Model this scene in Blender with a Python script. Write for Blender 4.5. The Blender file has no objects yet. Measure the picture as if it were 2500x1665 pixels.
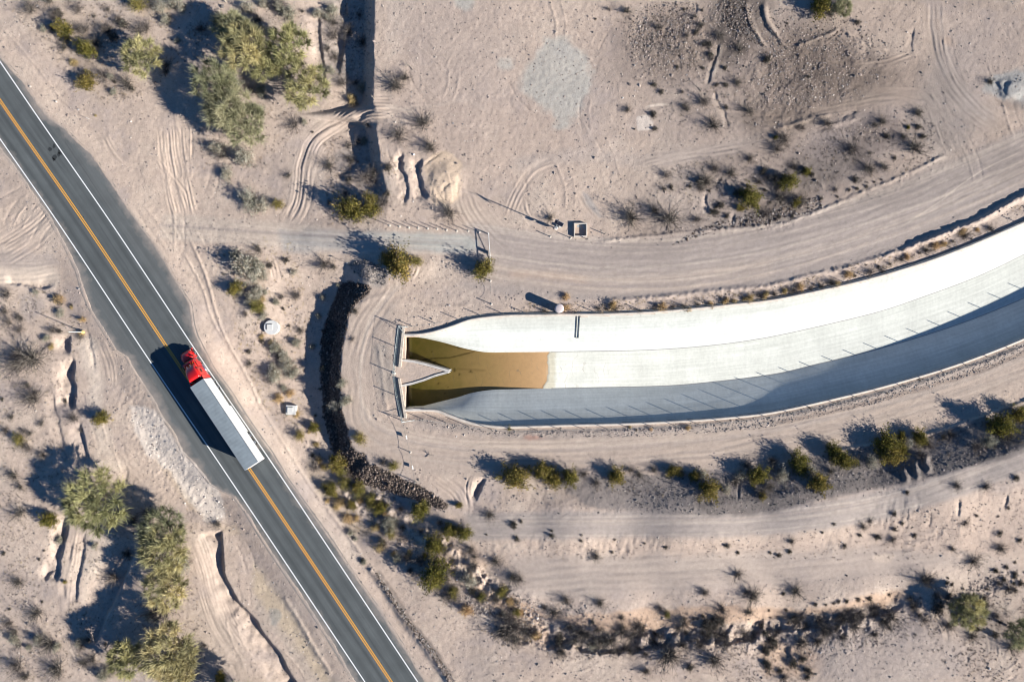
import bpy, bmesh, math, random
import numpy as np
from mathutils import Vector, Matrix

# ------------------------------------------------------------------ camera, sky, sun, exposure
SC = bpy.context.scene
COL = SC.collection
S = 0.0685            # metres per photo pixel on the level z = 0
H = 114.2             # height of the drone above that level
SUN_EL = 23.6
SUN_DIR = (0.921, -0.390)     # horizontal direction towards the sun (world x, y)

cam_d = bpy.data.cameras.new('camera')
cam_d.sensor_width = 36.0
cam_d.lens = 36.0 * H / (2500 * S)
cam_d.clip_start = 1.0
cam_d.clip_end = 5000.0
cam = bpy.data.objects.new('camera', cam_d)
COL.objects.link(cam)
cam.location = (0, 0, H)
cam.rotation_euler = (0, 0, 0)
SC.camera = cam

world = bpy.data.worlds.new('World')
SC.world = world
world.use_nodes = True
wn = world.node_tree
for n in list(wn.nodes):
    wn.nodes.remove(n)
w_out = wn.nodes.new('ShaderNodeOutputWorld')
w_bg = wn.nodes.new('ShaderNodeBackground')
w_sky = wn.nodes.new('ShaderNodeTexSky')
w_sky.sky_type = 'NISHITA'
w_sky.sun_disc = False
w_sky.sun_elevation = math.radians(SUN_EL)
w_sky.sun_rotation = math.atan2(SUN_DIR[0], SUN_DIR[1])
w_sky.air_density = 1.0
w_sky.dust_density = 0.1
w_sky.ozone_density = 4.0
w_bg.inputs['Strength'].default_value = 0.05
w_mul = wn.nodes.new('ShaderNodeMix'); w_mul.data_type = 'RGBA'; w_mul.blend_type = 'MULTIPLY'; w_mul.inputs[0].default_value = 1.0
w_mul.inputs[7].default_value = (.46, .74, .98, 1)     # a deep clear desert blue
wn.links.new(w_sky.outputs[0], w_mul.inputs[6])
wn.links.new(w_mul.outputs[2], w_bg.inputs['Color'])
wn.links.new(w_bg.outputs[0], w_out.inputs['Surface'])

sun_d = bpy.data.lights.new('sun', 'SUN')
sun_d.energy = 5.0
sun_d.angle = math.radians(0.5)
sun_d.color = (1.0, 0.945, 0.865)
sun = bpy.data.objects.new('sun', sun_d)
COL.objects.link(sun)
ce = math.cos(math.radians(SUN_EL))
sv = Vector((SUN_DIR[0] * ce, SUN_DIR[1] * ce, math.sin(math.radians(SUN_EL))))
sun.rotation_euler = sv.to_track_quat('Z', 'Y').to_euler()
sun.location = (80, -40, 60)

SC.view_settings.view_transform = 'Standard'
SC.view_settings.look = 'None'
SC.view_settings.exposure = 1.10
SC.view_settings.gamma = 1.0
SC.view_settings.use_curve_mapping = False
SC.cycles.pixel_filter_type = 'BLACKMAN_HARRIS'
SC.cycles.filter_width = 1.1
SC.cycles.max_bounces = 6
SC.cycles.transparent_max_bounces = 12

random.seed(7)
rng = np.random.default_rng(11)

# ------------------------------------------------------------------ survey coordinates
TILE = {'A': (0, 0), 'B': (620, 0), 'C': (1240, 0), 'D': (1860, 0),
        'E': (0, 550), 'F': (620, 550), 'G': (1240, 550), 'H': (1860, 550),
        'I': (0, 1105), 'J': (620, 1105), 'K': (1240, 1105), 'L': (1860, 1105)}
def T(t, *xy):
    """survey sheet coordinates -> list of (u, v) map points"""
    o = TILE[t]
    return [(o[0] + xy[i] / 2.8, o[1] + xy[i + 1] / 2.8) for i in range(0, len(xy), 2)]
def at(u, v, z=0.0):
    k = S * (H - z) / H
    return Vector(((u - 1250) * k, (832.5 - v) * k, z))

# ------------------------------------------------------------------ noise on arrays
_tab = rng.random(65536).astype(np.float32)
def vnoise(x, y, seed=0):
    x = np.asarray(x, np.float32); y = np.asarray(y, np.float32)
    ix = np.floor(x).astype(np.int64); iy = np.floor(y).astype(np.int64)
    fx = (x - ix).astype(np.float32); fy = (y - iy).astype(np.float32)
    fx = fx * fx * (3 - 2 * fx); fy = fy * fy * (3 - 2 * fy)
    def hsh(a, b):
        k = (a * 374761393 + b * 668265263 + seed * 1442695041) & 0xFFFFFFFF
        k = (k ^ (k >> 13)) * 1274126177 & 0xFFFFFFFF
        return _tab[(k ^ (k >> 16)) & 65535]
    a = hsh(ix, iy); b = hsh(ix + 1, iy); c = hsh(ix, iy + 1); d = hsh(ix + 1, iy + 1)
    return (a + (b - a) * fx) * (1 - fy) + (c + (d - c) * fx) * fy
def fbm(x, y, sc, octv=4, seed=0, gain=0.5):
    r = 0; amp = 1.0; tot = 0
    for i in range(octv):
        r = r + amp * (vnoise(x / sc, y / sc, seed + i * 17) - 0.5)
        tot += amp; amp *= gain; sc = sc / 2.03
    return 2 * r / tot          # about -1..1
def sst(a, b, x):
    t = np.clip((x - a) / (b - a), 0, 1)
    return t * t * (3 - 2 * t)

# ------------------------------------------------------------------ the survey grid (finer inside the picture, growing outwards)
STEP = 2.6
def axis(lo, hi):
    core = list(np.arange(lo, hi + STEP, STEP))
    out = []; d = STEP; p = core[-1]
    while p < hi + 4200:
        d *= 1.32; p += d; out.append(p)
    inn = []; d = STEP; p = core[0]
    while p > lo - 4200:
        d *= 1.32; p -= d; inn.append(p)
    return np.array(inn[::-1] + core + out, np.float32)
AU = axis(-70, 2570)
AV = axis(-70, 1735)
U, V = np.meshgrid(AU, AV)
NY, NX = U.shape

def win(pts, pad):
    p = np.array(pts)
    i0 = max(0, np.searchsorted(AU, p[:, 0].min() - pad)); i1 = min(NX, np.searchsorted(AU, p[:, 0].max() + pad))
    j0 = max(0, np.searchsorted(AV, p[:, 1].min() - pad)); j1 = min(NY, np.searchsorted(AV, p[:, 1].max() + pad))
    return slice(j0, max(j1, j0 + 1)), slice(i0, max(i1, i0 + 1))
def line_sd(pts, u, v):
    """distance, side (+ = left of travel on the sheet is negative), arc position"""
    best = np.full(u.shape, 1e9, np.float32); side = np.zeros(u.shape, np.float32); arc = np.zeros(u.shape, np.float32)
    acc = 0.0
    for (x0, y0), (x1, y1) in zip(pts[:-1], pts[1:]):
        dx, dy = x1 - x0, y1 - y0
        L2 = dx * dx + dy * dy
        if L2 < 1e-6: continue
        L = math.sqrt(L2)
        t = np.clip(((u - x0) * dx + (v - y0) * dy) / L2, 0, 1)
        d = np.hypot(u - x0 - t * dx, v - y0 - t * dy)
        m = d < best
        cr = (dx * (v - y0) - dy * (u - x0))
        best = np.where(m, d, best); side = np.where(m, np.sign(cr), side); arc = np.where(m, acc + t * L, arc)
        acc += L
    return best, side, arc, acc
def poly_sd(pts, u, v):
    """signed distance to a closed polygon, negative inside"""
    best = np.full(u.shape, 1e9, np.float32); ins = np.zeros(u.shape, bool)
    n = len(pts)
    for i in range(n):
        x0, y0 = pts[i]; x1, y1 = pts[(i + 1) % n]
        dx, dy = x1 - x0, y1 - y0
        L2 = dx * dx + dy * dy
        if L2 < 1e-9: continue
        t = np.clip(((u - x0) * dx + (v - y0) * dy) / L2, 0, 1)
        best = np.minimum(best, np.hypot(u - x0 - t * dx, v - y0 - t * dy))
        if y0 != y1:
            c = ((y0 > v) != (y1 > v)) & (u < (x1 - x0) * (v - y0) / (y1 - y0) + x0)
            ins ^= c
    return np.where(ins, -best, best)
def smooth_line(pts, n=8):
    out = []
    P = [pts[0]] + list(pts) + [pts[-1]]
    for i in range(1, len(P) - 2):
        p0, p1, p2, p3 = P[i - 1], P[i], P[i + 1], P[i + 2]
        for k in range(n):
            t = k / n
            out.append(tuple(0.5 * ((2 * p1[j]) + (-p0[j] + p2[j]) * t + (2 * p0[j] - 5 * p1[j] + 4 * p2[j] - p3[j]) * t * t
                                    + (-p0[j] + 3 * p1[j] - 3 * p2[j] + p3[j]) * t ** 3) for j in range(2)))
    out.append(tuple(pts[-1]))
    return out

# ------------------------------------------------------------------ known lines of the place
ROAD_C = smooth_line([(-370, -300), (0, 246), (213, 554), (439, 894.5), (620, 1161), (956, 1665), (1160, 1970)])
RC_V = np.array([p[1] for p in ROAD_C]); RC_U = np.array([p[0] for p in ROAD_C])
EDGE_R = [(-300, -310)] + T('A', 0, 395, 150, 560, 250, 720, 320, 810, 430, 880, 520, 970, 620, 1060, 700, 1180, 790, 1310, 860, 1420, 945, 1545) + \
    T('E', 1040, 130, 1130, 270, 1200, 400, 1290, 540, 1310, 680, 1335, 760, 1440, 970, 1560, 1130, 1700, 1350, 1792, 1480) + \
    T('J', 110, 0, 210, 170, 310, 310, 420, 460, 520, 600, 650, 800, 850, 1080, 1010, 1320, 1170, 1568) + [(1240, 1970)]
EDGE_L = [(-440, -310)] + T('A', 0, 1000, 100, 1130, 200, 1280, 330, 1460, 385, 1560) + \
    T('E', 450, 130, 540, 320, 570, 430, 620, 560, 700, 690, 800, 850, 880, 900, 940, 1010, 1050, 1170, 1100, 1280, 1200, 1420, 1255, 1540) + \
    T('I', 1330, 60, 1450, 215, 1535, 262, 1615, 300, 1700, 420, 1785, 560) + \
    T('J', 100, 640, 200, 790, 330, 980, 450, 1160, 600, 1400, 700, 1568) + [(1060, 1970)]
eRv = np.array([p[1] for p in EDGE_R]); eRu = np.array([p[0] for p in EDGE_R])
eLv = np.array([p[1] for p in EDGE_L]); eLu = np.array([p[0] for p in EDGE_L])
ROAD_Z = -1.15

N_LIP = [(987, 820), (995, 820), (1012, 819.5), (1030, 818), (1056, 813), (1091, 803), (1117, 794), (1145, 784), (1182, 778), (1240, 773), (1320, 771.5), (1401, 770.5), (1490, 769),
         (1597, 764), (1704, 755), (1790, 746), (1880, 736), (1967, 719.5), (2110, 687), (2253, 645), (2360, 606), (2431, 576), (2500, 546), (2600, 497), (2720, 430)]
S_LIP = [(989, 1000), (1010, 999), (1030, 999), (1065, 1001), (1095, 1012), (1128, 1024), (1160, 1033), (1204, 1039), (1240, 1040.5), (1310, 1039), (1383, 1036.5), (1526, 1033),
         (1669, 1026), (1776, 1018), (1880, 1006), (2003, 980), (2146, 945), (2289, 904), (2396, 867), (2500, 825), (2600, 780), (2740, 710)]
N_TOE = [(986, 821), (1005, 822.5), (1030, 825), (1060, 831), (1089, 838), (1128, 849), (1171, 858), (1204, 860.5), (1240, 860), (1419, 858), (1597, 854), (1740, 843), (1870, 824.5),
         (2003, 796), (2146, 761), (2253, 725), (2360, 686), (2431, 655), (2500, 621), (2600, 570), (2720, 500)]
S_TOE = [(986, 999), (1005, 996), (1024, 993), (1073, 981), (1117, 970), (1149, 960), (1182, 954), (1214, 951), (1240, 950.5), (1419, 947), (1597, 943), (1704, 936), (1880, 915),
         (1995, 889), (2130, 856), (2270, 815), (2375, 779), (2475, 739), (2570, 696), (2700, 632)]
WEDGE = [(977, 877), (1008, 882), (1041, 890), (1069, 898), (1098, 907), (1063, 917.5), (1034, 929), (1008, 937), (979, 944)]
CANAL_Z = -3.6
LIP_Z = 0.34

# ------------------------------------------------------------------ ground levels
LOW = [(872, 100, -2.9), (880, 20, -2.9), (875, 200, -2.8), (800, 200, -2.0), (880, 360, -2.7), (700, 100, -1.7), (500, 100, -1.7), (500, 400, -1.75), (640, 560, -1.35), (560, 700, -1.5),
       (750, 700, -3.0), (770, 800, -3.5), (775, 900, -3.7), (780, 980, -3.7), (800, 1060, -3.5), (690, 900, -2.7), (600, 760, -1.8), (720, 1080, -2.2), (860, 1230, -2.4), (960, 1250, -2.1), (780, 580, -.8),
       (940, 1420, -1.5), (1050, 1270, -1.2), (1110, 1310, -.6), (1140, 1255, 0), (1100, 1500, -1.2), (1200, 1400, -.5), (50, 500, -1.4), (100, 900, -1.9), (100, 1300, -2.1),
       (300, 1300, -2.2), (400, 1550, -2.2), (250, 1000, -1.8), (60, 60, -1.3), (250, 120, -1.6), (330, 480, -1.35), (500, 1400, -2.0), (620, 1600, -2.0), (100, 1600, -2.1),
       (1250, 1260, .5), (1400, 1280, 1.3), (1700, 1285, 1.9), (2000, 1245, 2.3), (2300, 1190, 2.8), (2500, 1140, 3.0),
       (1300, 1400, 0), (1500, 1410, .2), (1700, 1410, .4), (2000, 1370, .5), (2250, 1330, .8), (2500, 1290, 1.1),
       (1500, 1465, .15), (1800, 1470, .2), (2080, 1440, .3), (1300, 1530, -1.2), (1600, 1540, -1.3), (1900, 1525, -1.3), (2200, 1480, -1.1), (2400, 1480, -.9),
       (1300, 1650, -.5), (1600, 1650, -.2), (1800, 1650, -.2), (2200, 1600, 0), (2500, 1560, 0), (2500, 1420, -.2), (1000, 560, -.15), (1020, 700, 0), (930, 480, -1.0), (850, 540, -1.0)]
def idw(u, v):
    num = 0; den = 0
    for a, b, c in LOW:
        w = 1.0 / (((u - a) ** 2 + (v - b) ** 2) + 5000.0) ** 2.0
        num = num + w * c; den = den + w
    return num / den
cu = np.linspace(-400, 2900, 331); cv = np.linspace(-400, 2065, 248)
CU, CV = np.meshgrid(cu, cv)
LOWC = idw(CU, CV)
def bil(g, u, v):
    x = np.clip((u + 400) / 10.0, 0, 329.999); y = np.clip((v + 400) / (cv[1] - cv[0]), 0, 246.999)
    i = x.astype(int); j = y.astype(int); fx = x - i; fy = y - j
    return (g[j, i] * (1 - fx) + g[j, i + 1] * fx) * (1 - fy) + (g[j + 1, i] * (1 - fx) + g[j + 1, i + 1] * fx) * fy
low = bil(LOWC, U, V)
PLAT = [(915, -4000), (915, 0), (914, 120), (912, 200), (910, 250), (925, 275), (922, 300), (918, 315), (922, 345), (930, 392), (938, 430), (948, 470), (945, 520), (940, 560), (905, 610), (890, 650),
        (900, 682), (905, 705), (890, 725), (868, 744), (853, 772), (843, 815), (835, 857), (831, 907), (831, 960), (834, 1000), (848, 1050), (857, 1085), (872, 1100),
        (895, 1108), (903, 1132), (930, 1142), (959, 1156), (995, 1174), (1030, 1189), (1066, 1211), (1088, 1228), (1120, 1222), (1150, 1205), (1178, 1160), (1250, 1148), (1418, 1151),
        (1533, 1152), (1704, 1151), (1758, 1145), (1850, 1134), (1990, 1106), (2120, 1086), (2270, 1057), (2360, 1028), (2500, 978), (2700, 890), (6000, -900), (6000, -4000)]
dpl = poly_sd(PLAT, U, V)
wob = fbm(U, V, 40, 3, 5)
wid = 26 + 150 * np.exp(-((V - 282) / 16) ** 2) * (U < 1000) + 150 * sst(455, 570, V) * (1 - sst(590, 660, V)) * (U < 1000) + 26 * sst(640, 660, V) * (1 - sst(760, 800, V)) * (U < 960) \
    + 22 * sst(1080, 1110, V) * (U < 1150) + 62 * sst(1150, 1260, U) * (V > 900) + 20 * sst(1900, 2200, U) * (V > 900)
PL = np.clip(1 - (dpl + 2.0 * wob) / wid, 0, 1)
PL = np.where(dpl > 0, 0.75 * PL + 0.25 * PL * PL * (3 - 2 * PL), 1.0)
plat_h = 0.10 * fbm(U, V, 260, 3, 3)
base = low + (plat_h - low) * PL
# the highway runs on its own smooth bed
xc = np.interp(V, RC_V, RC_U)
dR = np.abs(U - xc) * 0.83
eR = np.interp(V, eRv, eRu); eL = np.interp(V, eLv, eLu)
rough_edge = 3.0 * fbm(U, V, 26, 3, 31) + 5.0 * fbm(U, V, 120, 2, 32)
inside = np.minimum(eR - U, U - eL) * 0.83 + rough_edge * 0.55      # > 0 on the asphalt
wR = 1 - sst(0, 60, -inside)
base = base + (ROAD_Z - base) * wR
h = base.copy()
nomask = 1 - (1 - sst(0, 14, -inside))       # 0 on the asphalt, 1 off it

def scarp(pts, drop, w=6.0, reach=40.0, wob_amp=4.0, taper=22.0, sm=True):
    """the ground falls away on the + side of the line and climbs back over `reach`"""
    if sm and len(pts) > 2: pts = smooth_line(pts, 4)
    reach = reach * 1.9
    sj, si = win(pts, reach + 20)
    u = U[sj, si]; v = V[sj, si]
    u2 = u + wob_amp * fbm(u, v, 18, 3, 71, .65); v2 = v + wob_amp * fbm(u, v, 18, 3, 72, .65)
    drop = drop * (1 + .55 * fbm(u, v, 34, 2, 73))
    d, s, a, L = line_sd(pts, u2, v2)
    sd = d * s
    prof = sst(0, w, sd) * (1 - sst(w, reach, sd))
    tp = sst(0, taper, a) * (1 - sst(L - taper, L, a))
    h[sj, si] -= drop * prof * tp * nomask[sj, si]
def ridge(pts, ht, w=5.0, wob_amp=2.0, taper=20.0, lump=0.3):
    if len(pts) > 2: pts = smooth_line(pts, 4)
    sj, si = win(pts, w * 4)
    u = U[sj, si]; v = V[sj, si]
    u2 = u + wob_amp * fbm(u, v, 12, 2, 81); v2 = v + wob_amp * fbm(u, v, 12, 2, 82)
    d, s, a, L = line_sd(pts, u2, v2)
    tp = sst(0, taper, a) * (1 - sst(L - taper, L, a))
    h[sj, si] += ht * np.exp(-(d / w) ** 2) * tp * (1 + lump * fbm(u, v, 8, 2, 83)) * nomask[sj, si]
def ruts(pts, half, amp, sc=4.0, seed=1, keep=0.0):
    pts = smooth_line(pts, 6)
    sj, si = win(pts, half * 1.4)
    u = U[sj, si]; v = V[sj, si]
    d, s, a, L = line_sd(pts, u, v)
    sd = d * s + 3.0 * fbm(a, a * 0 + seed, 60, 2, seed)
    ph = 2.2 * fbm(a, sd * .6, 70, 2, seed + 9)
    n = .55 * np.sin(sd * (6.283 / (sc * 1.9)) + ph * 1.5) * (.5 + fbm(sd * 2.0, a, 40, 2, seed + 3)) + .8 * fbm(sd, a / 26.0, sc * .8, 2, seed) + 0.45 * fbm(sd, a / 14.0, sc * 2.3, 2, seed + 5)
    e = (1 - sst(half * 0.6, half, d)) * sst(0, 25, a) * (1 - sst(L - 25, L, a))
    h[sj, si] += 1.25 * amp * n * e * nomask[sj, si]
    TRK[sj, si] = np.maximum(TRK[sj, si], e)
def mound(u0, v0, r, ht, sq=1.0, rot=0.0, rough=0.3):
    sj, si = win([(u0 - r, v0 - r), (u0 + r, v0 + r)], r)
    u = U[sj, si] - u0; v = V[sj, si] - v0
    c, s_ = math.cos(rot), math.sin(rot)
    a = (u * c + v * s_) / r; b = (-u * s_ + v * c) / (r * sq)
    q = np.hypot(a, b) + rough * 0.5 * fbm(U[sj, si], V[sj, si], r * 0.7, 3, int(u0) % 97)
    h[sj, si] += ht * (1 - sst(0.25, 1.15, q))
TRK = np.zeros_like(U)

# gullies and cut banks (each travels so that the low side lies up-sun)
scarp([(177, 815), (173, 845), (172, 868)], .75, 5, 26)
scarp([(181, 868), (184, 890), (181, 925), (187, 940), (186, 980), (183, 1006)], .95, 5, 30)
scarp(T('E', 540, 1330, 580, 1440, 605, 1560) + T('I', 650, 60), .45, 4, 24)
scarp(T('E', 365, 1140, 385, 1270, 410, 1330, 430, 1440, 450, 1545), .2, 3, 16)
scarp(T('I', 468, 410, 472, 520, 452, 600, 430, 700, 410, 830, 392, 900), .75, 4, 26)
scarp(T('I', 395, 800, 350, 830, 310, 900), .4, 4, 20)
scarp(T('I', 590, 530, 580, 700, 545, 850, 532, 1040), .3, 3, 16)
scarp(T('I', 510, 600, 490, 700, 470, 760), .15, 3, 12)
scarp(T('I', 455, 880, 452, 1010), .2, 3, 12)
scarp(T('I', 955, 620, 900, 760, 860, 860, 800, 1000, 740, 1110, 700, 1220, 655, 1320), .9, 6, 50, 1.5, 30)
scarp(T('I', 1520, 530, 1530, 700, 1540, 830, 1590, 930, 1640, 1020, 1700, 1080, 1770, 1160) + T('J', 60, 1220, 150, 1330, 200, 1400, 250, 1500, 320, 1600), 1.0, 5, 38, 2.0, 10)
scarp(T('I', 870, 60, 875, 160, 868, 250), .2, 3, 14)
scarp(T('I', 1270, 345, 1310, 390, 1350, 440), .15, 2.5, 10)
scarp(T('B', 455, 90, 456, 220, 470, 330, 485, 430, 505, 560, 522, 620), .35, 4, 22)
scarp(T('B', 628, 170, 630, 300, 605, 420, 598, 520), .55, 5, 30)
scarp(T('B', 650, 0, 640, 60, 652, 130), .4, 5, 24)
scarp(T('B', 705, 1090, 690, 1160, 620, 1230, 590, 1270), .45, 5, 16, 6)
scarp(T('B', 1022, 1030, 1026, 1150, 1050, 1230, 1066, 1310, 1040, 1420), .45, 6, 16, 8)
scarp(T('B', 1156, 1070, 1150, 1200, 1172, 1290, 1200, 1370), .6, 5, 20, 8)
scarp(T('B', 850, 760, 760, 800, 700, 850), .3, 4, 18)
scarp(T('J', 1600, 170, 1575, 215, 1510, 335), .6, 5, 16, 8)
scarp(T('C', 1300, 0, 1298, 130), .15, 3, 14)
scarp(T('C', 1425, 270, 1446, 330, 1412, 450, 1382, 560, 1350, 600), .2, 3, 8)
scarp(T('C', 1410, 590, 1442, 700, 1500, 800, 1512, 900), .14, 3, 8)
scarp(T('C', 1385, 1310, 1362, 1370, 1383, 1480), .2, 3, 8)
scarp(T('C', 1478, 1200, 1440, 1285), .15, 3, 8)
scarp(T('C', 1555, 1440, 1548, 1568), .25, 3, 8)
scarp(T('C', 1625, 660, 1622, 740), .12, 2.5, 8)
scarp(T('D', 1045, 180, 1040, 300, 1035, 380), .15, 4, 12)
scarp(T('D', 690, 770, 600, 800, 520, 820), .15, 3, 10)
scarp(T('D', 500, 880, 400, 900, 330, 910), .18, 3, 10)
scarp(T('E', 380, 432, 260, 432, 140, 415, 20, 405), .4, 4, 20)
scarp(T('E', 600, 690, 640, 850, 660, 1000), .15, 3, 10)
scarp(T('L', 1165, 385, 1160, 470, 1150, 540), .14, 2.5, 8)
scarp(T('L', 1365, 300, 1360, 400, 1350, 450), .2, 3, 8)
scarp(T('L', 1690, 270, 1680, 350, 1672, 400), .2, 3, 8)
scarp(T('L', 1010, 370, 1005, 440, 1000, 520), .14, 2.5, 8)
scarp(T('L', 215, 1330, 190, 1360, 215, 1400, 240, 1420), .6, 4, 22)
scarp(T('L', 1420, 1370, 1412, 1460), .15, 2.5, 8)
scarp([(2215, 1490), (2110, 1513), (2021, 1531), (1949, 1541), (1896, 1548), (1860, 1544)] + T('K', 1700, 1290, 1550, 1312, 1300, 1305, 1100, 1345, 900, 1362, 700, 1380, 500, 1365, 400, 1335, 230, 1355), .7, 8, 36, 9.0, 30)
scarp(T('J', 1720, 1010, 1600, 925, 1540, 830, 1500, 790), .6, 5, 30, 3)
scarp(T('J', 1120, 555, 1060, 505, 1010, 460), .5, 5, 28, 3)
scarp(T('J', 1370, 800, 1300, 730, 1200, 660), .35, 4, 22, 4)
for a in (870, 980, 1090, 1220, 1330, 1450):
    mm = T('K', a + 60, 1275)[0]
    mound(mm[0], mm[1], 17, .75, .8, random.random() * 3, .4)
for a, b, c, d in ((1040, 40, 1075, 190), (1110, 0, 1150, 150), (960, 90, 1000, 210)):
    ridge(T('L', a, b, c, d), .55, 7, 2, 14)
mound(1085, 442, 48, .45, 1.15, .4, .5)
scarp(T('B', 1310, 1040, 1230, 1090, 1160, 1150), .16, 3, 7)
scarp(T('B', 1410, 1235, 1330, 1270, 1270, 1335), .16, 3, 7)
scarp(T('B', 1408, 1200, 1405, 1300, 1400, 1360), .1, 3, 7)
mound(2478, 214, 40, .55, .8, -.3, .8)
mound(895, 675, 26, .35, 1.2, 0, .4)
mound(1010, 655, 50, .25, .7, 0, .5)
# windrows along the graded roads
ridge(T('G', 640, 522, 1000, 496, 1500, 443, 1792, 413) + T('H', 400, 328, 470, 322, 700, 252, 1000, 158, 1320, 30, 1500, -40) + [(2500, 478), (2600, 432)], .24, 6, 2.0, 20, .6)
ridge(T('H', 900, 190, 1320, 30, 1480, -30) + [(2500, 478), (2640, 415)], .45, 8, 1.5, 60)
ridge(T('G', 620, 112, 800, 92, 1000, 72, 1300, 42, 1792, 2) + T('D', 300, 1478, 500, 1398, 700, 1308, 1000, 1188, 1265, 1056), .16, 4, 2.2, 20, .9)
ridge(T('G', 0, 1418, 400, 1420, 800, 1408, 1200, 1388, 1500, 1352, 1792, 1312) + T('H', 400, 1260, 800, 1160, 1200, 1040, 1500, 945, 1792, 835), .18, 7, 3)
ridge([(1990, 1108), (2120, 1088), (2270, 1059), (2360, 1030), (2500, 980), (2600, 938)], .24, 4, 2.0, 60, .6)
ridge([(1250, 1147), (1418, 1150), (1560, 1152), (1704, 1150)], .12, 4, 2)
ridge(T('J', 770, 760, 900, 938, 1020, 1138, 1200, 1368, 1330, 1560, 1400, 1660), .5, 8, 1.2, 20, .3)
ridge(T('J', 480, 360, 600, 510, 740, 700), .2, 4, 1.2)
ridge(T('F', 0, 1160, 120, 1360, 250, 1568) + T('J', 360, 190, 470, 345), .14, 3, 1.0)
ridge(T('A', 0, 175, 130, 320, 260, 470, 430, 690, 600, 815), .07, 2.2, 1.5)
ridge(T('J', 190, 970, 300, 1130, 420, 1350, 540, 1520), .2, 5, 2)
ridge(T('E', 1290, 80, 1400, 330, 1490, 640, 1560, 810, 1680, 1020, 1780, 1230), .16, 3, 1.4)
ridge(T('E', 1250, 180, 1380, 420, 1450, 640, 1540, 800), .12, 2.6, 1.4)
ridge(T('F', 840, 800, 870, 950, 890, 1150, 920, 1280), .1, 5, 2)
ridge(T('F', 700, 560, 900, 480, 1200, 560, 1500, 540), .08, 6, 3)
for k, (a, b) in enumerate(((1625, 1665), (1760, 1792))):
    ridge(T('C', a, 0, a + 20, 130, a + 90, 260, a + 160, 340), .2, 3.5, 1.5)
ridge(T('D', 10, 0, 20, 100, 60, 200, 130, 240), .3, 5, 2)
# tyre ruts
ruts(T('B', 960, 730, 780, 755, 600, 840, 430, 950, 360, 1100, 340, 1250, 310, 1400, 240, 1520), 34, .13, 4.2, 3)
ruts(T('A', 1160, 860, 1190, 1100, 1220, 1300, 1260, 1480), 42, .10, 4.2, 8)
ruts(T('A', 1080, 1080, 1230, 1280, 1330, 1480), 16, .10, 4.2, 9)
ruts(T('A', 1310, 830, 1308, 1130), 4, .10, 3, 10)
ruts(T('A', 1420, 0, 1370, 200, 1320, 450), 26, .07, 4.5, 12)
ruts(T('A', 700, 920, 800, 1080, 880, 1130), 14, .10, 4.5, 14)
ruts(T('I', 1330, 560, 1400, 780, 1450, 950, 1520, 1150, 1640, 1330), 46, .055, 4.0, 15)
ruts(T('I', 540, 500, 500, 700, 470, 900, 470, 1100, 520, 1300), 26, .05, 4.5, 16)
ruts(T('I', 470, 1180, 520, 1350, 600, 1500), 20, .07, 4.5, 17)
ruts(T('I', 850, 40, 960, 130), 20, .05, 4.5, 18)
ruts(T('E', 680, 760, 760, 960, 770, 1100), 20, .09, 4.5, 19)
ruts(T('J', 1230, 160, 1380, 260, 1450, 380), 24, .10, 5, 20)
ruts(T('J', 1490, 150, 1470, 260, 1490, 400), 12, .12, 4.5, 21)
ruts(T('F', 90, 180, 130, 270, 160, 380), 16, .10, 5, 22)
ruts(T('F', 1130, 260, 1110, 330, 1070, 380), 12, .14, 4.5, 23)
ruts(T('E', 0, 200, 200, 80, 380, -80), 46, .07, 5, 24)
ruts(T('E', -60, 330, 200, 330, 420, 300), 40, .05, 6, 25)
ruts(T('K', 1480, 150, 1490, 250, 1470, 330), 8, .22, 4, 26)
ruts(T('K', 1580, 170, 1580, 260, 1570, 340), 7, .22, 4, 27)
ruts(T('L', 1150, 1060, 1230, 1170, 1270, 1300), 12, .16, 5, 28)
ruts(T('L', 1560, 1180, 1580, 1300, 1590, 1420), 20, .06, 5, 29)
ruts(T('D', 1170, 0, 1200, 300, 1290, 560, 1450, 760, 1640, 880), 34, .06, 6, 30)
ruts(T('D', -300, 760, 0, 800, 300, 790, 600, 720, 900, 680, 1130, 720), 16, .07, 5, 130)
ruts(T('D', 200, 330, 400, 400, 620, 440, 850, 420, 1040, 360), 12, .08, 4.5, 131)
ruts(T('D', 560, 560, 800, 620, 1100, 640, 1230, 800), 14, .05, 4.5, 132)
ruts(T('D', 130, 240, 300, 300, 420, 290, 560, 200), 10, .08, 4.5, 133)
ruts(T('C', 900, 1130, 1300, 1050, 1700, 1000, 1900, 940), 18, .05, 5, 134)
ruts(T('D', 1150, 720, 1200, 880, 1240, 1000), 10, .06, 4.5, 135)
ridge(T('D', 90, 880, 200, 850, 330, 810, 480, 780), .25, 5, 3, 20, .7)
ridge(T('D', 350, 800, 500, 850, 690, 790), .2, 5, 3, 20, .7)
ridge(T('D', 540, 190, 640, 270, 760, 310, 880, 350), .22, 4, 3, 20, .9)
ridge(T('D', 540, 190, 470, 230, 330, 280, 200, 330), .2, 4, 3, 20, .9)
ridge(T('D', 230, 1080, 330, 1180, 440, 1300), .2, 4, 3, 20, .8)
ruts(T('C', 0, 1500, 60, 1350, 170, 1180, 330, 1110), 20, .06, 5, 31)
ruts(T('C', 110, 1360, 120, 1450, 170, 1560), 12, .10, 5, 32)
ruts(T('C', 500, 1310, 560, 1420, 640, 1500), 20, .07, 5, 33)
ruts(T('C', 690, 1400, 740, 1500, 800, 1560), 10, .07, 4, 34)
ruts(T('C', 360, 1290, 420, 1240, 480, 1210), 5, .10, 4, 35)
ruts([(1130, 470), (1160, 540), (1240, 610), (1400, 640)], 60, .035, 6, 36)
ruts([(900, 280), (1010, 262), (1100, 270)], 12, .05, 4, 37)
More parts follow.
